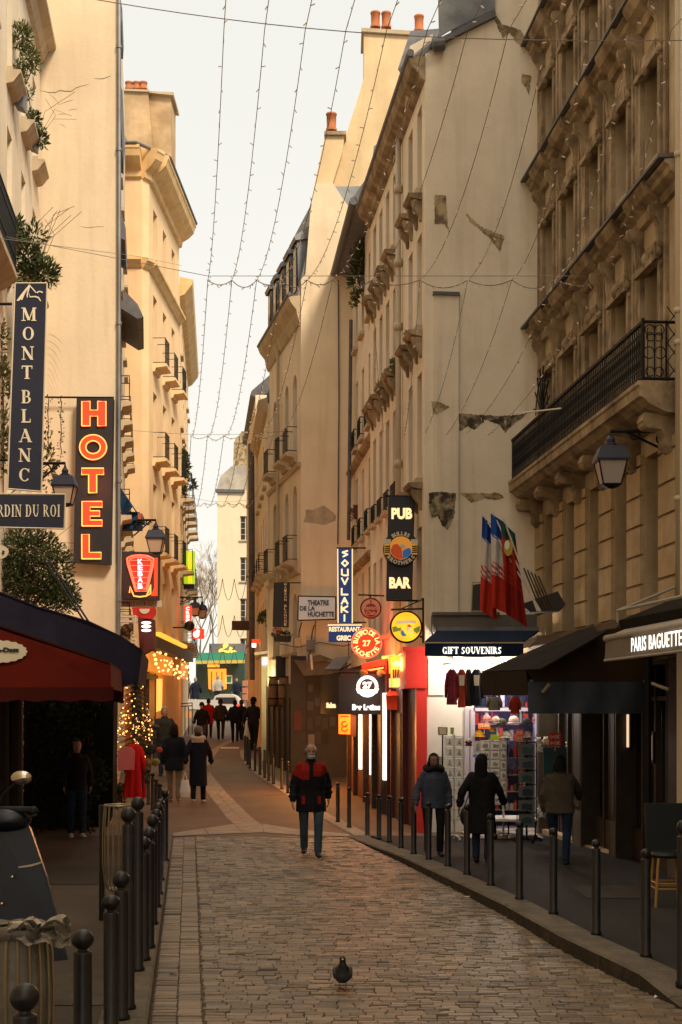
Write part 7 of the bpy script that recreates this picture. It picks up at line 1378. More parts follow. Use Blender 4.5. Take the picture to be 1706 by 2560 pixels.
# ---------------- litter on the road ----------------
for i, (x, y, lb) in enumerate(((1122, 2221, 'small dark and white litter by the right kerb, farthest piece'), (1169, 2245, 'crumpled white scrap by the right kerb'), (1452, 2400, 'flat white paper scrap by the near right kerb'), (1650, 2497, 'white tissue scrap at the dropped kerb'), (666, 1988, 'white scrap on the brown road beside the masked man'), (427, 2440, 'tiny white scrap in the left gutter'))):
    g = Gp(x, y); r = empty('litter', g, lb, 'litter'); k = .035; part(r, 'paper', 'card_white', lambda mb: mb.add([g+Vector((rf.uniform(-k, k)*1.6, rf.uniform(-k, k), rf.uniform(.008, .03))) for _ in range(6)], [(0, 1, 2), (2, 3, 4), (4, 5, 0), (1, 3, 5)]))
# ---------------- plants ----------------
def leafmass(mb, c, rad, n, size, rn, up=.3, hollow=.5, narrow=.3):
    c = Vector(c)
    for i in range(n):
        d = Vector((rn.gauss(0, 1), rn.gauss(0, 1), rn.gauss(0, 1))).normalized(); f_ = hollow+(1-hollow)*rn.random()**.6
        p = c+Vector((d.x*rad[0]*f_, d.y*rad[1]*f_, d.z*rad[2]*f_)); l = size*rn.uniform(.6, 1.4)
        t = (d+Vector((rn.uniform(-.8, .8), rn.uniform(-.8, .8), rn.uniform(-.5, .9)+up))).normalized(); s_ = t.cross(Vector((rn.uniform(-1, 1), rn.uniform(-1, 1), rn.uniform(-1, 1)))).normalized()*l*narrow
        mb.add([p, p+t*l*.5+s_, p+t*l, p+t*l*.5-s_], [(0, 1, 2, 3)])
def plant(name, lb, blobs, Y, m, cat='plant', grp=None, pot=None, size=.10, seed=1, stems=0, narrow=.22, dens=1.0):
    rn = random.Random(seed); x0, y0 = blobs[0][:2]; ymax = max(b_[1]+b_[3] for b_ in blobs)
    r = empty(name, W(x0, ymax, Y), lb, cat, grp); k = sz(1, Y)
    part(r, 'foliage', m, lambda mb: [leafmass(mb, W(x, y, Y), (rx*k, min(rx, ry)*k, ry*k), int(dens*n), size, rn, narrow=narrow, hollow=.15) for x, y, rx, ry, n in blobs])
    part(r, 'stem', 'bark', lambda mb: [mb.tube([W(x0, ymax-2, Y), W((x0+x)/2+2, (ymax+y)/2, Y), W(x, y, Y)], .012, 5) for x, y, *_ in blobs]+[mb.tube([W(x0, ymax-4, Y), W(x0+rn.uniform(5, 60), y0-rn.uniform(-30, 60), Y-.1), W(x0+rn.uniform(20, 120), y0+rn.uniform(-80, 10), Y-.1)], .005, 4) for _ in range(stems)])
    if pot: part(r, 'planter', pot[1], lambda mb: pxpoly(mb, pot[0], Y-.15, .35))
    return r
gp = 'plants on the ledges of the hotel building'
plant('potted_bush', 'bright green potted bush on the highest left ledge', [(55, 90, 26, 34, 420), (75, 140, 22, 36, 260), (48, 190, 16, 40, 240), (85, 160, 14, 22, 120)], 30.5, 'leaf_olive', grp=gp, pot=(((32, 218), (60, 222), (58, 268), (36, 260)), 'zinc'), size=.11, seed=3, narrow=.18)
plant('potted_bush', 'small dark bush in a grey planter, second ledge from the top', [(85, 300, 18, 22, 260), (104, 345, 16, 26, 240), (72, 235, 10, 18, 60)], 33.0, 'leaf_dark', grp=gp, pot=(((66, 314), (92, 320), (88, 372), (70, 364)), 'zinc'), size=.10, seed=5, stems=4)
plant('potted_bush', 'spiky oleander bush rising above the navy vertical sign', [(85, 590, 30, 32, 150), (70, 640, 30, 42, 330), (112, 680, 30, 36, 300), (40, 575, 14, 32, 200), (60, 690, 34, 30, 300)], 29, 'leaf_dark', grp=gp, size=.14, seed=7, stems=8, narrow=.16)
plant('potted_bush', 'dry feathery grass tuft right of the oleander bush', [(128, 690, 20, 30, 260)], 29.3, 'leaf_dry', grp=gp, size=.11, seed=8, narrow=.08)
plant('climbing_ivy', 'dark ivy hanging under the navy name board, above the red awning', [(70, 1370, 85, 60, 3200), (150, 1420, 35, 60, 900), (20, 1440, 60, 60, 1600), (110, 1480, 70, 40, 1400), (165, 1490, 40, 45, 700), (60, 1450, 90, 60, 2600), (150, 1500, 50, 36, 900)], 29, 'leaf_dark', size=.08, seed=9, stems=6, narrow=.2)
plant('climbing_ivy', 'ivy on the wall behind the navy vertical sign', [(8, 950, 20, 60, 300), (5, 1100, 20, 100, 420), (120, 1160, 22, 90, 160), (5, 850, 14, 50, 120)], 28.5, 'leaf_dry', size=.11, seed=11, narrow=.25)
for i, x in enumerate((121, 153)):
    r = empty('dry_vine', W(x, 1150, 33), ['left dry vine strand hanging from the hotel sign bracket', 'right dry vine strand hanging from the hotel sign bracket'][i], 'vine'); rn = random.Random(i)
    pts = [W(x+rn.uniform(-2, 2), 996+k*13, 34.5) for k in range(12)]
    part(r, 'stem', 'bark', lambda mb: mb.tube(pts, .012, 5)); part(r, 'foliage', 'leaf_dark', lambda mb: [leafmass(mb, p, (.06, .05, .06), 5, .07, rn) for p in pts])
plant('balcony_plants', 'dense spiky plants on the top ledge of the narrow building', [(905, 650, 20, 42, 420), (893, 700, 14, 30, 260), (918, 620, 14, 34, 160), (930, 590, 10, 26, 60)], 36.6, 'leaf_dark', size=.20, seed=12, stems=6, narrow=.10, pot=(((900, 695), (922, 690), (925, 715), (902, 722)), 'zinc'))
plant('balcony_plants', 'yellow green hanging plant below the dense spiky plants', [(888, 740, 8, 14, 120), (884, 758, 6, 10, 60)], 37, 'leaf_olive', size=.10, seed=13)
for i, (x, y) in enumerate(((1023, 842), (985, 912), (966, 940), (950, 968))): plant('window_plant', '%s small yellow green window plant on the right facade' % ['highest', 'second highest', 'third highest', 'lowest'][i], [(x, y, 6, 14, 110)], 14933/(x+6-490.3)-.15, 'leaf_olive', size=.08, seed=20+i, grp='window plants on the gift shop building')
plant('balcony_shrub', 'dark shrub on the ledge left of the black vertical sign', [(662, 1545, 16, 16, 300)], 47.0, 'leaf_dark', size=.10, seed=31, dens=1)
r_ = plant('flower_box', 'dark planter with red flowers under the black vertical sign', [(705, 1588, 24, 8, 200)], 41.0, 'leaf_dark', size=.08, seed=32, pot=(((684, 1590), (728, 1590), (726, 1604), (686, 1604)), 'black_paint')); part(r_, 'flowers', 'card_red', lambda mb: leafmass(mb, W(694, 1576, 40.9), (.12, .1, .08), 40, .05, random.Random(1), narrow=.5))
r_ = plant('flower_box', 'small red flower box on the narrow building, left of the pub banner', [(882, 1285, 10, 14, 80)], 38.5, 'leaf_dry', size=.09, seed=33, pot=(((884, 1262), (897, 1262), (896, 1294), (886, 1294)), 'dark_red'))
plant('wall_creeper', 'dark creeper spilling from the balconies of the far left facade', [(462, 1160, 8, 40, 260), (455, 1230, 8, 30, 200), (474, 1210, 10, 22, 80), (470, 1420, 8, 40, 160)], 61, 'leaf_dark', size=.22, seed=34)
# hedge and dark entrance below the awning
r = empty('terrace_hedge', (-5.0, 27, .1), 'tall dark evergreen hedge screening the terrace under the left awning', 'hedge')
rn = random.Random(77)
def hedge(mb):
    for i in range(9000):
        a = rn.random(); x = 55+a*240; y = rn.uniform(1742, 2075); Y = 26.5+rn.uniform(-.35, .35)+.5*math.sin(x*.05)
        if x > 250+25*math.sin(y*.03) : continue
        p = W(x, y, Y); t = Vector((rn.uniform(-1, 1), rn.uniform(-1, .2), rn.uniform(-1, .6))).normalized(); s_ = t.cross(Vector((rn.uniform(-1, 1), -1, rn.uniform(-1, 1)))).normalized(); l = rn.uniform(.06, .12); mb.add([p, p+t*l*.5+s_*l*.25, p+t*l, p+t*l*.5-s_*l*.25], [(0, 1, 2, 3)])
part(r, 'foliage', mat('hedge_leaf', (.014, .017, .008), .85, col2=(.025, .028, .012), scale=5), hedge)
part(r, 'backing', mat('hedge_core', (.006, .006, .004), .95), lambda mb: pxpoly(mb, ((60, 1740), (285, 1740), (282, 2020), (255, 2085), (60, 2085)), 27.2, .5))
r = empty('terrace_screen', (-5.6, 24, .1), 'dark panelled terrace screen with a narrow wooden post, left edge', 'screen')
part(r, 'panel', mat('screen_brown', (.032, .022, .014), .7, col2=(.02, .014, .01), scale=3), lambda mb: pxpoly(mb, ((-60, 1740), (52, 1740), (52, 2120), (-60, 2120)), 24.3, .2)); part(r, 'post', mat('post_brown', (.06, .038, .02), .7), lambda mb: pxpoly(mb, ((14, 1740), (23, 1740), (23, 2120), (14, 2120)), 24.2, .12)); part(r, 'post', 'post_brown', lambda mb: pxpoly(mb, ((46, 1740), (55, 1740), (55, 2120), (46, 2120)), 24.2, .12))
# christmas tree with lights
def gxy(px, Y, z): return Vector(((px-CX)*Y/F, Y, z))
c = gxy(338, 30, 0); r = empty('christmas_tree', c, 'dark fir tree hung with golden lights and baubles beside the left awning', 'tree')
part(r, 'trunk', 'bark', lambda mb: mb.tube([c, gxy(338, 30, 3.2)], [.05, .02], 8))
def fir(mb):
    for L in range(26):
        z = .72+L*.098; rad = .50*(1-L/28)+.08
        for k in range(15):
            a = rn.random()*6.28; rr = rad*rn.uniform(.7, 1.15); tip = Vector((c.x+math.cos(a)*rr, c.y+math.sin(a)*rr, z-.12*rr)); root_ = Vector((c.x, c.y, z+.1))
            for q in range(13):
                f_ = .25+.75*q/12; p = root_.lerp(tip, f_); d = (tip-root_).normalized()
                for s_ in (-1, 1):
                    t = (d*.7+Vector((-d.y, d.x, 0))*s_+Vector((0, 0, rn.uniform(-.4, .5)))).normalized(); w_ = Vector((0, 0, 1)).cross(t)*.009; l = .07*(1.2-f_*.6); mb.add([p-w_, p+w_, p+t*l], [(0, 1, 2)])
part(r, 'foliage', mat('fir_green', (.018, .026, .010), .8, col2=(.035, .045, .015), scale=6), fir)
for i in range(120):
    u = rn.random(); z = .9+2.0*(rn.gauss(.52, .09) if u < .6 else rn.random()); L = (z-.72)/.098; rad = .50*(1-L/28)+.06; a = rn.uniform(-3.1, 0) 
    if i < 95: part(r, 'light', 'bulb_amber', lambda mb: mb.ball((c.x+math.cos(a)*rad, c.y+math.sin(a)*rad, z), rn.uniform(.008, .020), 6, 5))
    elif i < 112: part(r, 'bauble', 'chrome', lambda mb: mb.ball((c.x+math.cos(a)*rad, c.y+math.sin(a)*rad, z), .035, 10, 8), True)
lightpt(r, c+Vector((0, -.7, 1.9)), 5, (1, .5, .15), .2)
# clothes and goods under the tree
r = empty('red_clothes_rack', gxy(322, 29, .1), 'red dress and pink shirt hanging on a rack below the fir tree', 'clothes rack')
part(r, 'frame', 'black_iron', lambda mb: (mb.tube([W(292, 2010, 29), W(292, 1850, 29), W(358, 1850, 29), W(358, 2010, 29)], .014, 6)))
part(r, 'red_dress', mat('dress_red', (.50, .012, .010), .8, emit=0, bump=.4, scale=4), lambda mb: (mb.add([W(337, 1862, 29)+Vector((rr*math.cos(a)*(1+q*.12*math.sin(6*a)), rr*.35*math.sin(a)*(1+q*.2*math.sin(6*a+1)), z)) for q, (rr, z) in enumerate(((.03, .02), (.13, -.03), (.15, -.12), (.13, -.35), (.14, -.7), (.16, -1.08))) for a in [2*math.pi*i/30 for i in range(30)]], [(j*30+i, j*30+(i+1) % 30, (j+1)*30+(i+1) % 30, (j+1)*30+i) for j in range(5) for i in range(30)]), [mb.tube([W(337, 1862, 29)+Vector((s_*.12, 0, -.05)), W(337, 1862, 29)+Vector((s_*.19, 0, -.35)), W(337, 1862, 29)+Vector((s_*.18, 0, -.55))], [.05, .045, .04], 8) for s_ in (-1, 1)]), True)
part(r, 'pink_shirt', mat('shirt_pink', (.55, .14, .14), .8, bump=.4, scale=4), lambda mb: slopequad(mb, [W(296, 1925, 28.7), W(336, 1924, 28.7), W(338, 1878, 28.7), W(328, 1868, 28.7), W(304, 1868, 28.7), W(296, 1878, 28.7)], .06))
lightpt(r, W(335, 1880, 27.6), 3, (1, .45, .25), .2)
for i, (x, y, k, cc, lb) in enumerate(((376, 1873, 16, (.02, .018, .015), 'round black souvenir plate hung beside the pink shirt'), (398, 1875, 9, (.5, .06, .03), 'small red and yellow souvenir hung beside the round black plate'), (368, 1907, 13, (.5, .25, .05), 'orange patterned bag hanging low beside the red dress'), (390, 1905, 11, (.35, .25, .05), 'yellow patterned bag hanging by the bollards'), (362, 1950, 12, (.03, .10, .12), 'teal bag near the foot of the clothes rack'), (372, 1800, 12, (.30, .03, .025), 'red brimmed hat above the fir branches'), (388, 1818, 14, (.04, .035, .03), 'dark woollen hat below the red brimmed hat'))):
    r = empty('souvenir', W(x, y+k, 30.5), lb, 'souvenir', 'goods hung out on the left'); m = mat('souv_%s' % 'abcdefg'[i], cc, .6, col2=tuple(q*.5 for q in cc), scale=9)
    part(r, 'item', m, lambda mb: mb.ball(W(x, y, 30.5), sz(k, 30.5), 14, 8, (1, .3, .85 if i < 5 else .5)), True); part(r, 'cord', 'black_iron', lambda mb: mb.tube([W(x, y-k*.5, 30.5), W(x-3, y-k-14, 30.5)], .006, 4))
r = empty('wicker_bench', W(330, 2000, 29.5), 'low wicker bench under the red dress', 'bench'); part(r, 'seat', mat('wicker', (.30, .20, .07), .7), lambda mb: [mb.tube([W(306, y, 29.3), W(352, y, 29.3)], .025, 6) for y in (1958, 1985, 1990)]); part(r, 'weave', 'black_iron', lambda mb: [mb.tube([W(308+i*7, 1960, 29.3), W(312+i*7, 1986, 29.3)], .01, 5) for i in range(6)]); part(r, 'leg', 'wicker', lambda mb: mb.tube([W(308, 1990, 29.3), W(308, 2030, 29.3)], .02, 6)); part(r, 'leg', 'wicker', lambda mb: mb.tube([W(350, 1990, 29.3), W(350, 2030, 29.3)], .02, 6))
plant('potted_shrub', 'low dark shrub beside the wicker bench', [(296, 1990, 14, 30, 400)], 29.5, 'leaf_dark', size=.09, seed=41)
# bare trees at the far end
def tree(px, Y, base, hgt, lb, seed):
    rn = random.Random(seed); c = Vector(((px-CX)*Y/F, Y, base)); r = empty('bare_tree', c, lb, 'tree', 'bare winter trees at the far end'); segs = []
    def br(p, d, l, rad, n):
        if n == 0: return
        q = p+d*l; segs.append((p, p.lerp(q, .5)+Vector((rn.uniform(-.05, .05)*l, 0, 0)), q, rad, rad*.62))
        for _ in range(3 if n > 1 else 4): br(q, (d+Vector((rn.uniform(-.55, .55), rn.uniform(-.4, .4), rn.uniform(-.15, .4)))).normalized(), l*rn.uniform(.62, .84), rad*.58, n-1)
    br(c, Vector((0, 0, 1)), hgt*.28, .16, 7)
    part(r, 'trunk', 'bark', lambda mb: [mb.tube([a, m_, b_], [r0, (r0+r1_)/2, r1_], 6) for a, m_, b_, r0, r1_ in segs[:1]]); part(r, 'crown', mat('twig', (.46, .38, .29), .9), lambda mb: [mb.tube([a, b_], [max(.012, r0), max(.01, r1_)], 3, cap=False) for a, m_, b_, r0, r1_ in segs[1:]])
tree(500, 112, 3, 11, 'left bare tree rising behind the red lit signs', 1); tree(535, 116, 3, 12.5, 'right bare tree against the pale end building', 2); tree(470, 125, 3, 12, 'farthest bare tree behind the crepe sign', 5)
# ---------------- stool ----------------
def stool(px, lb):
    Y = 15.6; c = Gp(px, 2236, hr); c.z = .13; c.y = Y; c.x = (px-CX)*Y/F; r = empty('rattan_stool', c, lb, 'stool', 'rattan stools at the right edge'); zt3 = H+(1770-2136)*Y/F
    part(r, 'seat', mat('stool_green', (.005, .008, .007), .6), lambda mb: mb.lathe([(0, zt3-c.z-.02), (.17, zt3-c.z-.03), (.19, zt3-c.z), (.17, zt3-c.z+.03), (0, zt3-c.z+.035)], c, 18))
    part(r, 'backrest', 'stool_green', lambda mb: mb.prism([(-.19, 0), (.2, 0), (.22, .52), (-.21, .52)], c+Vector((0, .17, zt3-c.z+.03)), UX, UZ, (0, .03, 0)))
    for sx in (-1, 1):
        for sy in (-1, 1): part(r, 'leg', mat('rattan', (.36, .19, .04), .6), lambda mb: mb.tube([c+Vector((sx*.12, sy*.12, zt3-c.z-.03)), c+Vector((sx*.16, sy*.16, 0))], .016, 7))
    part(r, 'stretcher', 'rattan', lambda mb: [mb.tube([c+Vector((a[0]*.145, a[1]*.145, z)), c+Vector((b_[0]*.145, b_[1]*.145, z))], .011, 6) for z in (.2, .26) for a, b_ in (((-1, -1), (1, -1)), ((1, -1), (1, 1)), ((1, 1), (-1, 1)), ((-1, 1), (-1, -1)))])
stool(1668, 'rattan bar stool with yellow cane legs behind the nearest right bollards')
# ---------------- car ----------------
Y = 80; c = Vector((W(565, 0, Y).x, Y, zg(Y))); r = empty('parked_car', c, 'small white hatchback seen from behind, past the walking crowd', 'car')
mat('car_white', (.50, .49, .47), .3); k = 1.0
part(r, 'body', 'car_white', lambda mb: mb.add([c+Vector((x*k, y, z)) for y, rows in ((0, ((-.80, .3), (-.84, .75), (-.80, 1.0), (-.62, 1.38), (-.35, 1.5), (.35, 1.5), (.62, 1.38), (.80, 1.0), (.84, .75), (.80, .3))), (.5, ((-.84, .25), (-.88, .75), (-.84, 1.0), (-.66, 1.42), (-.38, 1.53), (.38, 1.53), (.66, 1.42), (.84, 1.0), (.88, .75), (.84, .25))), (3.4, ((-.84, .25), (-.86, .7), (-.82, .9), (-.6, 1.3), (-.35, 1.42), (.35, 1.42), (.6, 1.3), (.82, .9), (.86, .7), (.84, .25)))) for x, z in rows], [(j*10+i, j*10+(i+1) % 10, (j+1)*10+(i+1) % 10, (j+1)*10+i) for j in range(2) for i in range(10)]+[tuple(range(10)), tuple(range(20, 30))[::-1]]))
part(r, 'rear_window', 'window_glass', lambda mb: mb.prism([(-.66, .98), (.66, .98), (.54, 1.34), (-.54, 1.34)], c+Vector((0, -.02, 0)), UX, UZ, (0, .03, 0)))
for s_ in (-1, 1): part(r, 'tail_light', 'neon_red', lambda mb: mb.box(c.x+s_*.72-.09, c.x+s_*.72+.09, Y-.04, Y+.02, c.z+.72, c.z+.95)); part(r, 'wheel', 'rubber', lambda mb: mb.tube([c+Vector((s_*.72-.1, .5, .3)), c+Vector((s_*.72+.1, .5, .3))], .3, 18))
part(r, 'number_plate', 'card_white', lambda mb: mb.box(c.x-.26, c.x+.26, Y-.03, Y, c.z+.62, c.z+.74)); part(r, 'bumper', 'slate', lambda mb: mb.box(c.x-.84, c.x+.84, Y-.08, Y+.05, c.z+.28, c.z+.5))
r = empty('white_barrier', W(480, 1790, 78), 'low pale barrier left of the white car', 'barrier'); part(r, 'panel', 'car_white', lambda mb: pxpoly(mb, ((462, 1748), (545, 1750), (545, 1775), (462, 1772)), 79, .1)); part(r, 'feet', 'black_iron', lambda mb: [mb.tube([W(x, 1772, 79), W(x, 1795, 79)], .03, 6) for x in (468, 505, 540)])
r = empty('cafe_stand', W(470, 1850, 60), 'dark metal menu stand in front of the lit cafe', 'stand'); part(r, 'frame', 'black_iron', lambda mb: [mb.tube([W(a, b_, 60), W(c_, d, 60)], .02, 5) for a, b_, c_, d in ((450, 1760, 482, 1757), (450, 1766, 482, 1764), (452, 1760, 452, 1840), (481, 1757, 481, 1835), (463, 1764, 463, 1838), (472, 1764, 472, 1836))]); part(r, 'lit_card', mat('card_lit', (.6, .3, .12), .6, emit=.35, ecol=(1, .5, .2)), lambda mb: pxpoly(mb, ((462, 1778), (480, 1778), (480, 1795), (462, 1795)), 60, .04))
# ---------------- people and pigeon ----------------
def organic(name, m, root, fn, vox=.014, sm=3, mats=None, matfn=None, M=None):
    mb = MB(); fn(mb); base = BASE[root]
    me = bpy.data.meshes.new(name); me.from_pydata([tuple(v) for v in mb.v], [], mb.f); me.update()
    bm = bmesh.new(); bm.from_mesh(me); bmesh.ops.recalc_face_normals(bm, faces=bm.faces[:]); bm.to_mesh(me); bm.free()
    o = bpy.data.objects.new(name, me); S.collection.objects.link(o)
    r_ = o.modifiers.new('r', 'REMESH'); r_.mode = 'VOXEL'; r_.voxel_size = vox; r_.use_smooth_shade = True
    s_ = o.modifiers.new('s', 'SMOOTH'); s_.iterations = sm; s_.factor = .5
    dg = bpy.context.evaluated_depsgraph_get(); m2 = bpy.data.meshes.new_from_object(o.evaluated_get(dg)); o.modifiers.clear(); o.data = m2; bpy.data.meshes.remove(me)
    m2.materials.clear()
    for mm in (mats or [m]): m2.materials.append(M_(mm) if isinstance(mm, str) else mm)
    if matfn:
        for p in m2.polygons: p.material_index = matfn(p.center)
    if M: m2.transform(M)
    m2.transform(Matrix.Translation(-base))
    for p in m2.polygons: p.use_smooth = True
    o.parent = root; BASE[o] = base; return o
def cap(mb, p0, p1, r0, r1, n=12):
    p0, p1 = Vector(p0), Vector(p1); d = (p1-p0).normalized()
    pts = [p0-d*r0*.98, p0-d*r0*.7, p0-d*r0*.3, p0, p1, p1+d*r1*.3, p1+d*r1*.7, p1+d*r1*.98]; rs = [r0*.2, r0*.71, r0*.95, r0, r1, r1*.95, r1*.71, r1*.2]
    mb.tube(pts, rs, n)
def loft(mb, rings, n=20):
    vs = []
    for x, y, z, rx, ry in rings:
        for k in range(n): a = 2*math.pi*k/n; vs.append(Vector((x+rx*math.cos(a), y+ry*math.sin(a), z)))
    m = len(rings); mb.add(vs, [(i*n+k, i*n+(k+1) % n, (i+1)*n+(k+1) % n, (i+1)*n+k) for i in range(m-1) for k in range(n)]+[tuple(range(n))[::-1], tuple(range((m-1)*n, m*n))])
mat('skin', (.36, .20, .13), .55, col2=(.30, .16, .10), scale=9); mat('skin_dark', (.20, .11, .07), .55); mat('shoe_black', (.012, .012, .012), .5); mat('sole_white', (.5, .47, .42), .6)
def person(lb, loc, h, face=0, top=(.02, .02, .02), top2=None, bot=(.03, .04, .07), hair=(.02, .015, .01), stride=.12, long=.86, skin='skin', arms=((.06, .05), (-.06, .05)), detail=0, hat=None, scarf=None, hairlong=0, wide=1.0, group=None, coatlen=None, mask=None, collar=None, headturn=0, elbow=.028, seed=0, bent=0, sole=None, vox=None, cat='person', bald=0):
    rn = random.Random(seed); k = h/1.75; r = empty('person', loc, lb, cat, group)
    M = Matrix.Translation(Vector(loc)) @ Matrix.Rotation(face, 4, 'Z') @ Matrix.Scale(k, 4)
    vx = vox or (.010 if detail else .016); q = hash(lb) % 9973
    nm = 'c%d' % (abs(seed)*31+int(loc[1]*10))
    mt = mat('top_'+nm, top, .85, col2=tuple(x*.7 for x in top), scale=6, bump=.5, bscale=14); mbm = mat('bottom_'+nm, bot, .85, col2=tuple(x*.65 for x in bot), scale=5, bump=.5, bscale=12); mh = mat('hair_'+nm, hair, .8, col2=tuple(x*.6 for x in hair), scale=20, bump=.6, bscale=40)
    V = lambda x, y, z: Vector((x*wide if z > .5 else x, y, z))
    hip = {s_: V(s_*.095, 0, .90) for s_ in (-1, 1)}
    foot = {s_: V(s_*.10, s_*stride*-1, .085+(.03 if s_*stride < 0 and abs(stride) > .1 else 0)) for s_ in (-1, 1)}
    knee = {s_: (hip[s_]+foot[s_])/2+V(0, -.03-abs(stride)*.15, .03) for s_ in (-1, 1)}
    sh = {s_: V(s_*.178/wide**.6, bent*-.1, 1.405) for s_ in (-1, 1)}
    ws_ = 1/wide**.5; wr = {-1: V((-.215-arms[0][1])*ws_, -.05-arms[0][0]*3, .86+abs(arms[0][0])*1.2), 1: V((.215+arms[1][1])*ws_, -.05-arms[1][0]*3, .86+abs(arms[1][0])*1.2)}
    el = {s_: (sh[s_]+wr[s_])/2+V(s_*elbow, .06, -.01) for s_ in (-1, 1)}
    hc = V(0, -.02-bent*.12, 1.63)
    def body(mb):
        mb.ball(hc+V(0, .012, .025), .098, 20, 14, (.86, .98, 1.0)); mb.ball(hc+V(0, -.015, -.045), .074, 16, 12, (.86, .95, 1.05)); mb.ball(hc+V(0, -.045, -.085), .036, 12, 8, (1.1, .9, .8))
        cap(mb, V(0, .01, 1.45), hc+V(0, .01, -.08), .056, .052)
        mb.ball(hc+V(0, -.098, -.012), .014, 8, 6, (.8, 1, 1.5)); mb.ball(hc+V(0, -.105, -.028), .016, 8, 6, (1, 1, .7))
        for s_ in (-1, 1):
            mb.ball(hc+V(s_*.082, .012, -.005), .022, 10, 8, (.35, .7, 1.2)); mb.ball(hc+V(s_*.032, -.079, .022), .02, 8, 6, (1.3, .6, .4)); mb.ball(hc+V(s_*.036, -.068, -.03), .022, 8, 6)
        mb.ball(hc+V(0, -.088, -.062), .02, 8, 6, (1.3, .5, .35))
        loft(mb, [(0, 0, .9, .13*wide, .09), (0, 0, 1.1, .125*wide, .09), (0, 0, 1.3, .15*wide, .095), (0, 0, 1.42, .15*wide, .08), (0, 0, 1.47, .06, .05)])
        for s_ in (-1, 1):
            cap(mb, hip[s_], knee[s_], .07, .05); cap(mb, knee[s_], foot[s_], .048, .035); cap(mb, sh[s_]-V(s_*.03, 0, 0), el[s_], .045, .035); cap(mb, el[s_], wr[s_], .035, .026)
            d = (wr[s_]-el[s_]).normalized(); w0 = wr[s_]
            pc = w0+d*.055; mb.ball(pc, .034, 10, 8, (.55, 1.0, 1.25)); fb = w0+d*.09; fr_ = V(0, -1, 0)
            for i, (o_, L) in enumerate(((-.027, .062), (-.009, .074), (.009, .070), (.026, .055))):
                a = fb+V(0, o_, 0); m_ = a+d*L*.55+V(-s_*.008, 0, 0); cap(mb, a, m_, .0095, .009, 8); cap(mb, m_, m_+d*L*.45+V(-s_*.022, 0, 0), .009, .0078, 8)
            t0 = w0+d*.035+V(0, -.028, 0); cap(mb, t0, t0+d*.03+V(-s_*.006, -.022, 0), .0115, .010, 8); cap(mb, t0+d*.03+V(-s_*.006, -.022, 0), t0+d*.062+V(-s_*.01, -.026, 0), .010, .0085, 8)
    organic('body', skin, r, body, .008 if detail else .013, 2, M=M)
    bl_ = coatlen if coatlen else long
    def jacket(mb):
        w_ = wide; b_ = bl_
        lo_ = .185 if b_ < .8 else .135; loft(mb, [(0, 0, b_, .188*w_, lo_), (0, 0, b_+.12, .186*w_, lo_*.96), (0, 0, 1.02, .175*w_, .13), (0, -.005, 1.2, .19*w_, .14), (0, -.005+bent*-.05, 1.34, .19*w_**.6, .14), (0, bent*-.08, 1.41, .165*w_**.4, .115), (0, bent*-.1, 1.46, .10, .085), (0, bent*-.1, 1.52, .072, .07)])
        for s_ in (-1, 1):
            cap(mb, sh[s_]-V(s_*.035, 0, .01), el[s_], .082, .068); cap(mb, el[s_], wr[s_]-(wr[s_]-el[s_]).normalized()*.01, .066, .052)
        for i in range(14):
            a = rn.uniform(0, 6.28); z = rn.uniform(b_+.05, 1.38); p = V(math.cos(a)*.178, math.sin(a)*.13, z); cap(mb, p, p+V(rn.uniform(-.05, .05), 0, rn.uniform(-.07, .07)), .016, .008, 6)
        for s_ in (-1, 1):
            for i in range(4): f_ = rn.uniform(.15, .9); p = sh[s_].lerp(el[s_], f_) if i % 2 else el[s_].lerp(wr[s_], f_); mb.ball(p, .077-.02*(i % 2)*f_, 10, 6, (1.02, 1.02, .5))
    mfn = None; mats = None
    if top2:
        m2_ = mat('yoke_'+nm, top2, .8, col2=tuple(x*.7 for x in top2), scale=6, bump=.4); mats = [mt, m2_]
        mfn = lambda p: 1 if (1.25+(.0 if p.x > 0 else -.05)+.5*max(0, abs(p.x)-.13) < p.z < 1.475 and abs(p.x) > .03+.25*max(0, p.z-1.40)) or (.82 < p.z < .95 and .10 < abs(p.x) < .15 and p.y < 0) else 0
    organic('jacket', mt, r, jacket, vx, 2, mats=mats, matfn=mfn, M=M)
    def trousers(mb):
        loft(mb, [(0, 0, .82, .14*wide, .11), (0, 0, .9, .165*wide, .12), (0, 0, 1.0, .15*wide, .11)])
        for s_ in (-1, 1):
            cap(mb, hip[s_]+V(0, 0, -.02), knee[s_], .098, .072); cap(mb, knee[s_], foot[s_]+V(0, 0, .02), .071, .060)
            for i in range(5): f_ = rn.uniform(.2, 1); p = knee[s_].lerp(foot[s_], f_); mb.ball(p, .069-.006*f_, 10, 6, (1.04, 1.04, .35))
    if not (coatlen and coatlen < .25): organic('trousers', mbm, r, trousers, vx, 2, M=M)
    for s_ in (-1, 1):
        f_ = foot[s_]; organic('shoe', 'shoe_black' if not sole else sole, r, lambda mb: (mb.ball(f_+V(0, -.02, -.035), .05, 12, 8, (.95, 1.5, .9)), mb.ball(f_+V(s_*.012, -.11, -.052), .045, 12, 8, (1, 1.5, .7)), cap(mb, f_, f_+V(0, 0, .04), .045, .045)), .010, 1, M=M)
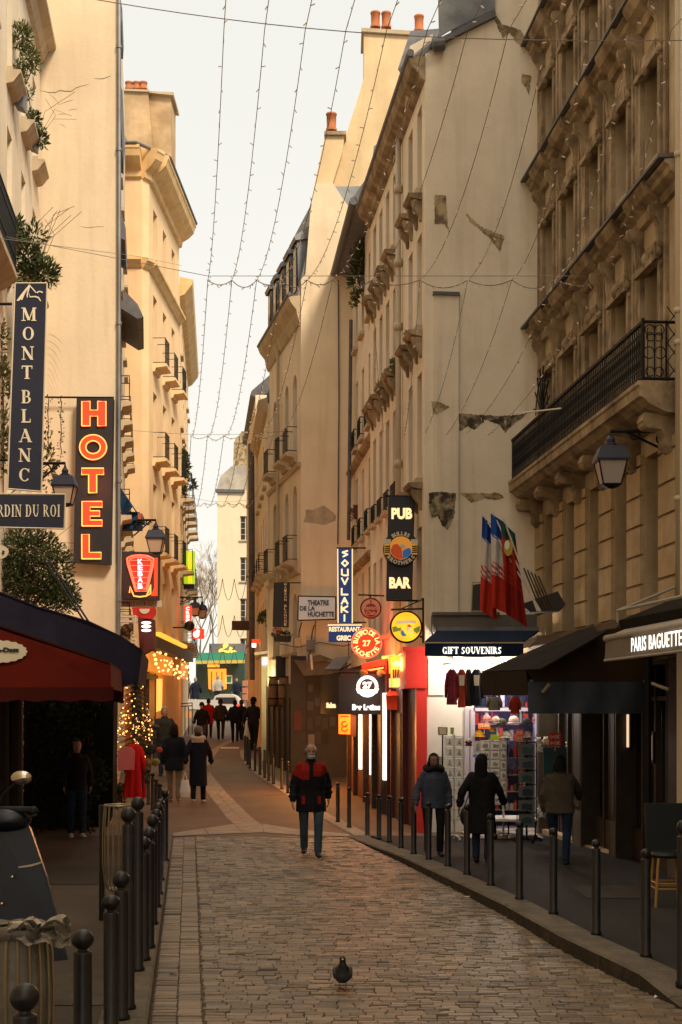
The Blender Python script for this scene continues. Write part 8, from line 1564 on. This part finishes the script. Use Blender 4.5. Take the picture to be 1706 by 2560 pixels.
    def hairf(mb):
        if bald:
            mb.ball(hc+V(0, .058, .01), .082, 14, 10, (1.05, .65, 1.0))
            for s_ in (-1, 1): mb.ball(hc+V(s_*.078, .022, .005), .042, 12, 8, (.62, 1.1, 1.35))
            mb.ball(hc+V(0, .03, .075), .07, 12, 8, (1, .9, .62)); return
        mb.ball(hc+V(0, .022, .038), .108, 18, 12, (.86, 1.0, .98)); mb.ball(hc+V(0, .05, -.02), .09, 14, 10, (.98, .8, 1.05))
        for s_ in (-1, 1): mb.ball(hc+V(s_*.072, .03, -.02), .036, 10, 8, (.6, 1.1, 1.6))
        if hairlong: loft(mb, [(0, .07, 1.63-hairlong, .07, .035), (0, .075, 1.55-hairlong*.4, .11, .05), (0, .06, 1.6, .105, .07), (0, .04, 1.7, .08, .07)])
    if not hat:
        def hair_cut(p): return 0
        hm = organic('hair', mh, r, hairf, .010, 1, M=M)
        # open the face: drop hair faces that fall over it
        bm = bmesh.new(); bm.from_mesh(hm.data); Mi = (Matrix.Translation(-BASE[r]) @ M).inverted(); kill = [v for v in bm.verts if (lambda c_: c_.y < -.035 and c_.z < 1.722 and (abs(c_.x) < .072*1.0))(Mi @ v.co)] ; bmesh.ops.delete(bm, geom=kill, context='VERTS'); bm.to_mesh(hm.data); bm.free()
    else:
        organic('hat', mat('hat_'+nm, hat, .9, col2=tuple(x*.7 for x in hat), scale=12, bump=.6), r, lambda mb: (mb.ball(hc+V(0, .012, .06), .112, 16, 12, (.88, 1.0, .92)), mb.lathe([(.09, 0), (.108, 0), (.11, .045), (.09, .05)], hc+V(0, .012, .005), 18)), .010, 1, M=M)
        organic('hair', mh, r, lambda mb: mb.ball(hc+V(0, .05, -.04), .085, 12, 8, (1, .8, 1.0)), .012, 1, M=M)
    if scarf: organic('scarf', mat('scarf_'+nm, scarf, .9, col2=tuple(x*.8 for x in scarf), scale=9, bump=.6), r, lambda mb: (mb.tube([V(math.cos(a)*.12, math.sin(a)*.105+.01, 1.50+.02*math.sin(a*3)) for a in [2*math.pi*i/20 for i in range(21)]], .052, 10), loft(mb, [(0, .09, 1.40, .15, .05), (0, .08, 1.5, .14, .06), (0, .05, 1.54, .10, .06)])), .012, 2, M=M)
    if detail:
        for s_ in (-1, 1): part(r, 'eye', 'shoe_black', lambda mb: (mb.ball(M @ (hc+V(s_*.032, -.090, .012)), .010*k, 8, 6, (1.3, .6, .5))))
        for s_ in (-1, 1): part(r, 'eyebrow', mh, lambda mb: mb.tube([M @ (hc+V(s_*.015, -.097, .032)), M @ (hc+V(s_*.05, -.085, .036))], .005*k, 5))
    if mask: organic('face_mask', mat('mask_blue', mask, .7, bump=.4, scale=10), r, lambda mb: (mb.ball(hc+V(0, -.062, -.078), .05, 14, 10, (1.15, .95, .8)), [cap(mb, hc+V(s_*.05, -.06, -.06), hc+V(s_*.08, .0, -.02), .006, .004, 6) for s_ in (-1, 1)]), .007, 1, M=M)
    return r, M, dict(wr=wr, hc=hc)
g = Gp(778, 2141)
person('elderly man in black and red jacket, jeans and chin mask, walking on the cobbles', g, 1.74, face=R(4), top=(.010, .010, .012), top2=(.26, .012, .008), bot=(.055, .085, .12), hair=(.22, .18, .14), stride=.16, long=.70, detail=1, mask=(.25, .33, .38), bald=1, wide=1.27, arms=((.02, .04), (-.05, .03)), seed=1, collar=1)
def ground_at(px, y, hf=lambda y: 0): return Gp(px, y, hf)
g = Gp(436, 2006); person('walker in a dark hooded jacket and pale trousers, left one of the couple', g+Vector((0, 0, 0)), 1.82, face=R(180), top=(.012, .014, .022), bot=(.26, .20, .14), hair=(.012, .010, .010), stride=.12, long=.72, wide=1.15, seed=2, arms=((.02, .0), (-.02, .02)), hairlong=.12, sole='wicker')
g = Gp(496, 2008); rr_, M2, inf = person('walker in a long dark coat and grey beanie, right one of the couple', g, 1.76, face=R(180), top=(.010, .011, .020), bot=(.012, .012, .016), hat=(.16, .13, .12), scarf=(.50, .42, .30), hair=(.04, .03, .02), stride=-.14, coatlen=.40, wide=1.12, seed=3, sole='sole_white')
r = empty('carrier_bag', W(463, 1995, 31.5), 'white plastic carrier bag hanging between the walking couple', 'carrier bag'); c = W(463, 1945, 31.6)
part(r, 'bag', 'card_white', lambda mb: loft(mb, [(c.x, c.y, c.z-.42, .10, .05), (c.x, c.y, c.z-.3, .12, .06), (c.x, c.y, c.z-.05, .08, .04)])); part(r, 'handle', 'card_white', lambda mb: mb.tube([c+Vector((-.05, 0, -.05)), c+Vector((0, 0, .14)), c+Vector((.05, 0, -.05))], .010, 6))
def W3(px, yb, yt, hf=hr):
    g = Gp(px, yb, hf); return g, (yb-yt)*g.y/F
g, h_ = W3(1085, 2140, 1890); person('woman in a slate blue padded jacket facing the street by the postcard rack', g, h_*1.02, face=R(8), top=(.055, .065, .095), bot=(.012, .011, .011), hair=(.012, .009, .008), stride=.03, long=.82, wide=1.2, detail=1, seed=4, arms=((.03, .10), (-.0, .03)), hairlong=.05, skin='skin_dark', scarf=(.015, .012, .012))
g, h_ = W3(1205, 2158, 1892); person('woman with long black hair and a long black coat, browsing postcards', g, h_*1.02, face=R(160), top=(.009, .009, .010), bot=(.02, .03, .055), hair=(.008, .006, .006), stride=.02, coatlen=.48, wide=1.22, seed=5, hairlong=.42, arms=((.08, .05), (-.06, .09)))
r = empty('shoulder_bag', W(1186, 2080, 21.6), 'black shoulder bag hanging at the side of the woman in the black coat', 'bag'); part(r, 'pouch', 'shoe_black', lambda mb: mb.ball(W(1165, 2040, 21.7), .13, 12, 8, (.7, .5, 1.2)), True); part(r, 'strap', 'shoe_black', lambda mb: mb.tube([W(1160, 2020, 21.7), W(1190, 1940, 21.8)], .01, 5))
g, h_ = W3(1400, 2167, 1895); person('woman in brown grey padded jacket and jeans, back turned', g, h_*1.02, face=R(168), top=(.085, .068, .050), bot=(.015, .028, .060), hair=(.012, .010, .010), stride=.14, long=.84, wide=1.24, seed=6, arms=((.16, .03), (.02, .02)), hairlong=.12)
r = empty('handbag_strap', W(1420, 1990, 21.5), 'thin dark bag strap across the back of the brown grey jacket', 'bag strap'); part(r, 'strap', 'shoe_black', lambda mb: mb.tube([W(1391, 1930, 21.2), W(1412, 1948, 21.12), W(1440, 1975, 21.2)], .012, 5))
g, h_ = W3(192, 2098, 1800, hl); g = Vector(((192-CX)*25.0/F, 25.0, hl(25.0))); person('person in jeans and dark coat standing in deep shade under the awning', g, 1.72, face=R(20), top=(.012, .011, .012), bot=(.018, .032, .06), stride=.02, seed=7, sole='sole_white')
crowd = [(412, 1905, 1757, 40, (.035, .04, .035), (.03, .05, .09), (.45, .40, .33), 'grey haired walker in an olive coat by the lit cafe', 0, None), (505, 1868, 1757, 55, (.012, .012, .014), (.07, .06, .06), (.01, .01, .01), 'person in dark clothes coming up the street, left of the red coat', 0, (.015, .015, .02)), (522, 1846, 1747, 62, (.42, .012, .010), (.02, .02, .02), (.03, .02, .02), 'person in a bright red coat near the white car', 180, None), (552, 1848, 1747, 60, (.03, .022, .020), (.012, .012, .014), (.02, .015, .01), 'person in a brown black coat walking away behind the couple', 180, None), (588, 1846, 1750, 58, (.012, .016, .028), (.012, .014, .02), (.02, .015, .01), 'person in a navy coat in mid stride, left of the far bollards', 180, None), (604, 1848, 1750, 60, (.014, .013, .014), (.015, .015, .018), (.05, .03, .02), 'person in black next to the navy coat', 160, None), (634, 1868, 1728, 52, (.014, .015, .022), (.016, .016, .02), (.012, .012, .012), 'tall person in dark clothes at the far right bollards', 150, (.01, .01, .01)), (489, 1762, 1685, 86, (.012, .016, .030), (.3, .26, .22), (.35, .28, .2), 'fair haired person in a long dark coat before the green cafe', 180, None), (545, 1762, 1684, 88, (.45, .41, .36), (.02, .03, .045), (.4, .33, .25), 'person in a white hooded coat behind the white car', 180, None), (474, 1775, 1703, 88, (.10, .08, .07), (.03, .03, .03), (.2, .15, .1), 'small figure at the left end of the green cafe', 0, None), (592, 1770, 1696, 88, (.015, .02, .03), (.02, .02, .03), (.2, .15, .1), 'small dark figure right of the green menu board', 0, None)]
for i, (px, yb, yt, Yp, tp, bt_, hr_, lb, fc, ht) in enumerate(crowd):
    z = zg(Yp); hh = 1.72; zt4 = H+(CY-yt)*Yp/F; z = zt4-hh
    if abs(z-zg(Yp)) > .0: z = zg(Yp); hh = max(1.45, min(1.95, zt4-z))
    person(lb, Vector(((px-CX)*Yp/F, Yp, z)), hh, face=R(fc), top=tp, bot=bt_, hair=hr_, stride=.16 if i in (3, 4, 5) else .08, seed=10+i, hat=ht, wide=1.15, vox=.022, coatlen=.6 if i in (2, 7) else None, group='people far down the street')
# pigeon
g = Gp(857, 2478); r = empty('pigeon', g, 'dark grey pigeon standing alone on the cobbles in front', 'pigeon'); kk = 1.12*F/g.y/ (F/g.y)
mat('pigeon_grey', (.035, .038, .048), .6, col2=(.020, .022, .028), scale=20); mat('pigeon_neck', (.012, .014, .012), .4)
PM = Matrix.Translation(g) @ Matrix.Scale(1.22, 4)
organic('body', 'pigeon_grey', r, lambda mb: (mb.ball((0, 0, .115), .062, 16, 12, (.98, 1.25, 1.02)), mb.ball((0, -.035, .145), .045, 14, 10), mb.tube([(0, -.045, .15), (0, -.055, .185), (0, -.055, .212)], [.036, .026, .021], 10), mb.ball((0, -.058, .222), .023, 12, 8, (.95, 1.15, 1)), mb.tube([(0, .05, .10), (0, .13, .075), (0, .16, .07)], [.035, .024, .012], 8)), .005, 2, mats=['pigeon_grey', 'pigeon_neck'], matfn=lambda p: 1 if p.z > .145 else 0, M=PM)
for s_ in (-1, 1):
    organic('wing', mat('pigeon_wing', (.06, .055, .055), .6, col2=(.03, .03, .032), scale=14), r, lambda mb: mb.ball((s_*.052, .03, .118), .05, 12, 8, (.32, 1.5, .85)), .005, 1, M=PM)
    part(r, 'leg', mat('pigeon_leg', (.30, .08, .05), .6), lambda mb: [mb.tube([PM @ Vector(a), PM @ Vector(b_)], .0042, 5) for a, b_ in (((s_*.022, -.005, .07), (s_*.022, -.01, .006)), ((s_*.022, -.01, .006), (s_*.022, -.045, .003)), ((s_*.022, -.01, .006), (s_*.04, -.035, .003)), ((s_*.022, -.01, .006), (s_*.008, -.035, .003)), ((s_*.022, -.01, .006), (s_*.022, .015, .003)))])
part(r, 'beak', 'pigeon_neck', lambda mb: mb.tube([PM @ Vector((0, -.078, .221)), PM @ Vector((0, -.10, .214))], [.008, .002], 6)); part(r, 'cere', 'card_white', lambda mb: mb.ball(PM @ Vector((0, -.084, .226)), .0075, 8, 6, (1.3, 1, .6)))
# empties may be left unparented only if they hold something
for o in list(bpy.data.objects):
    if o.type == 'EMPTY' and not o.children: bpy.data.objects.remove(o)
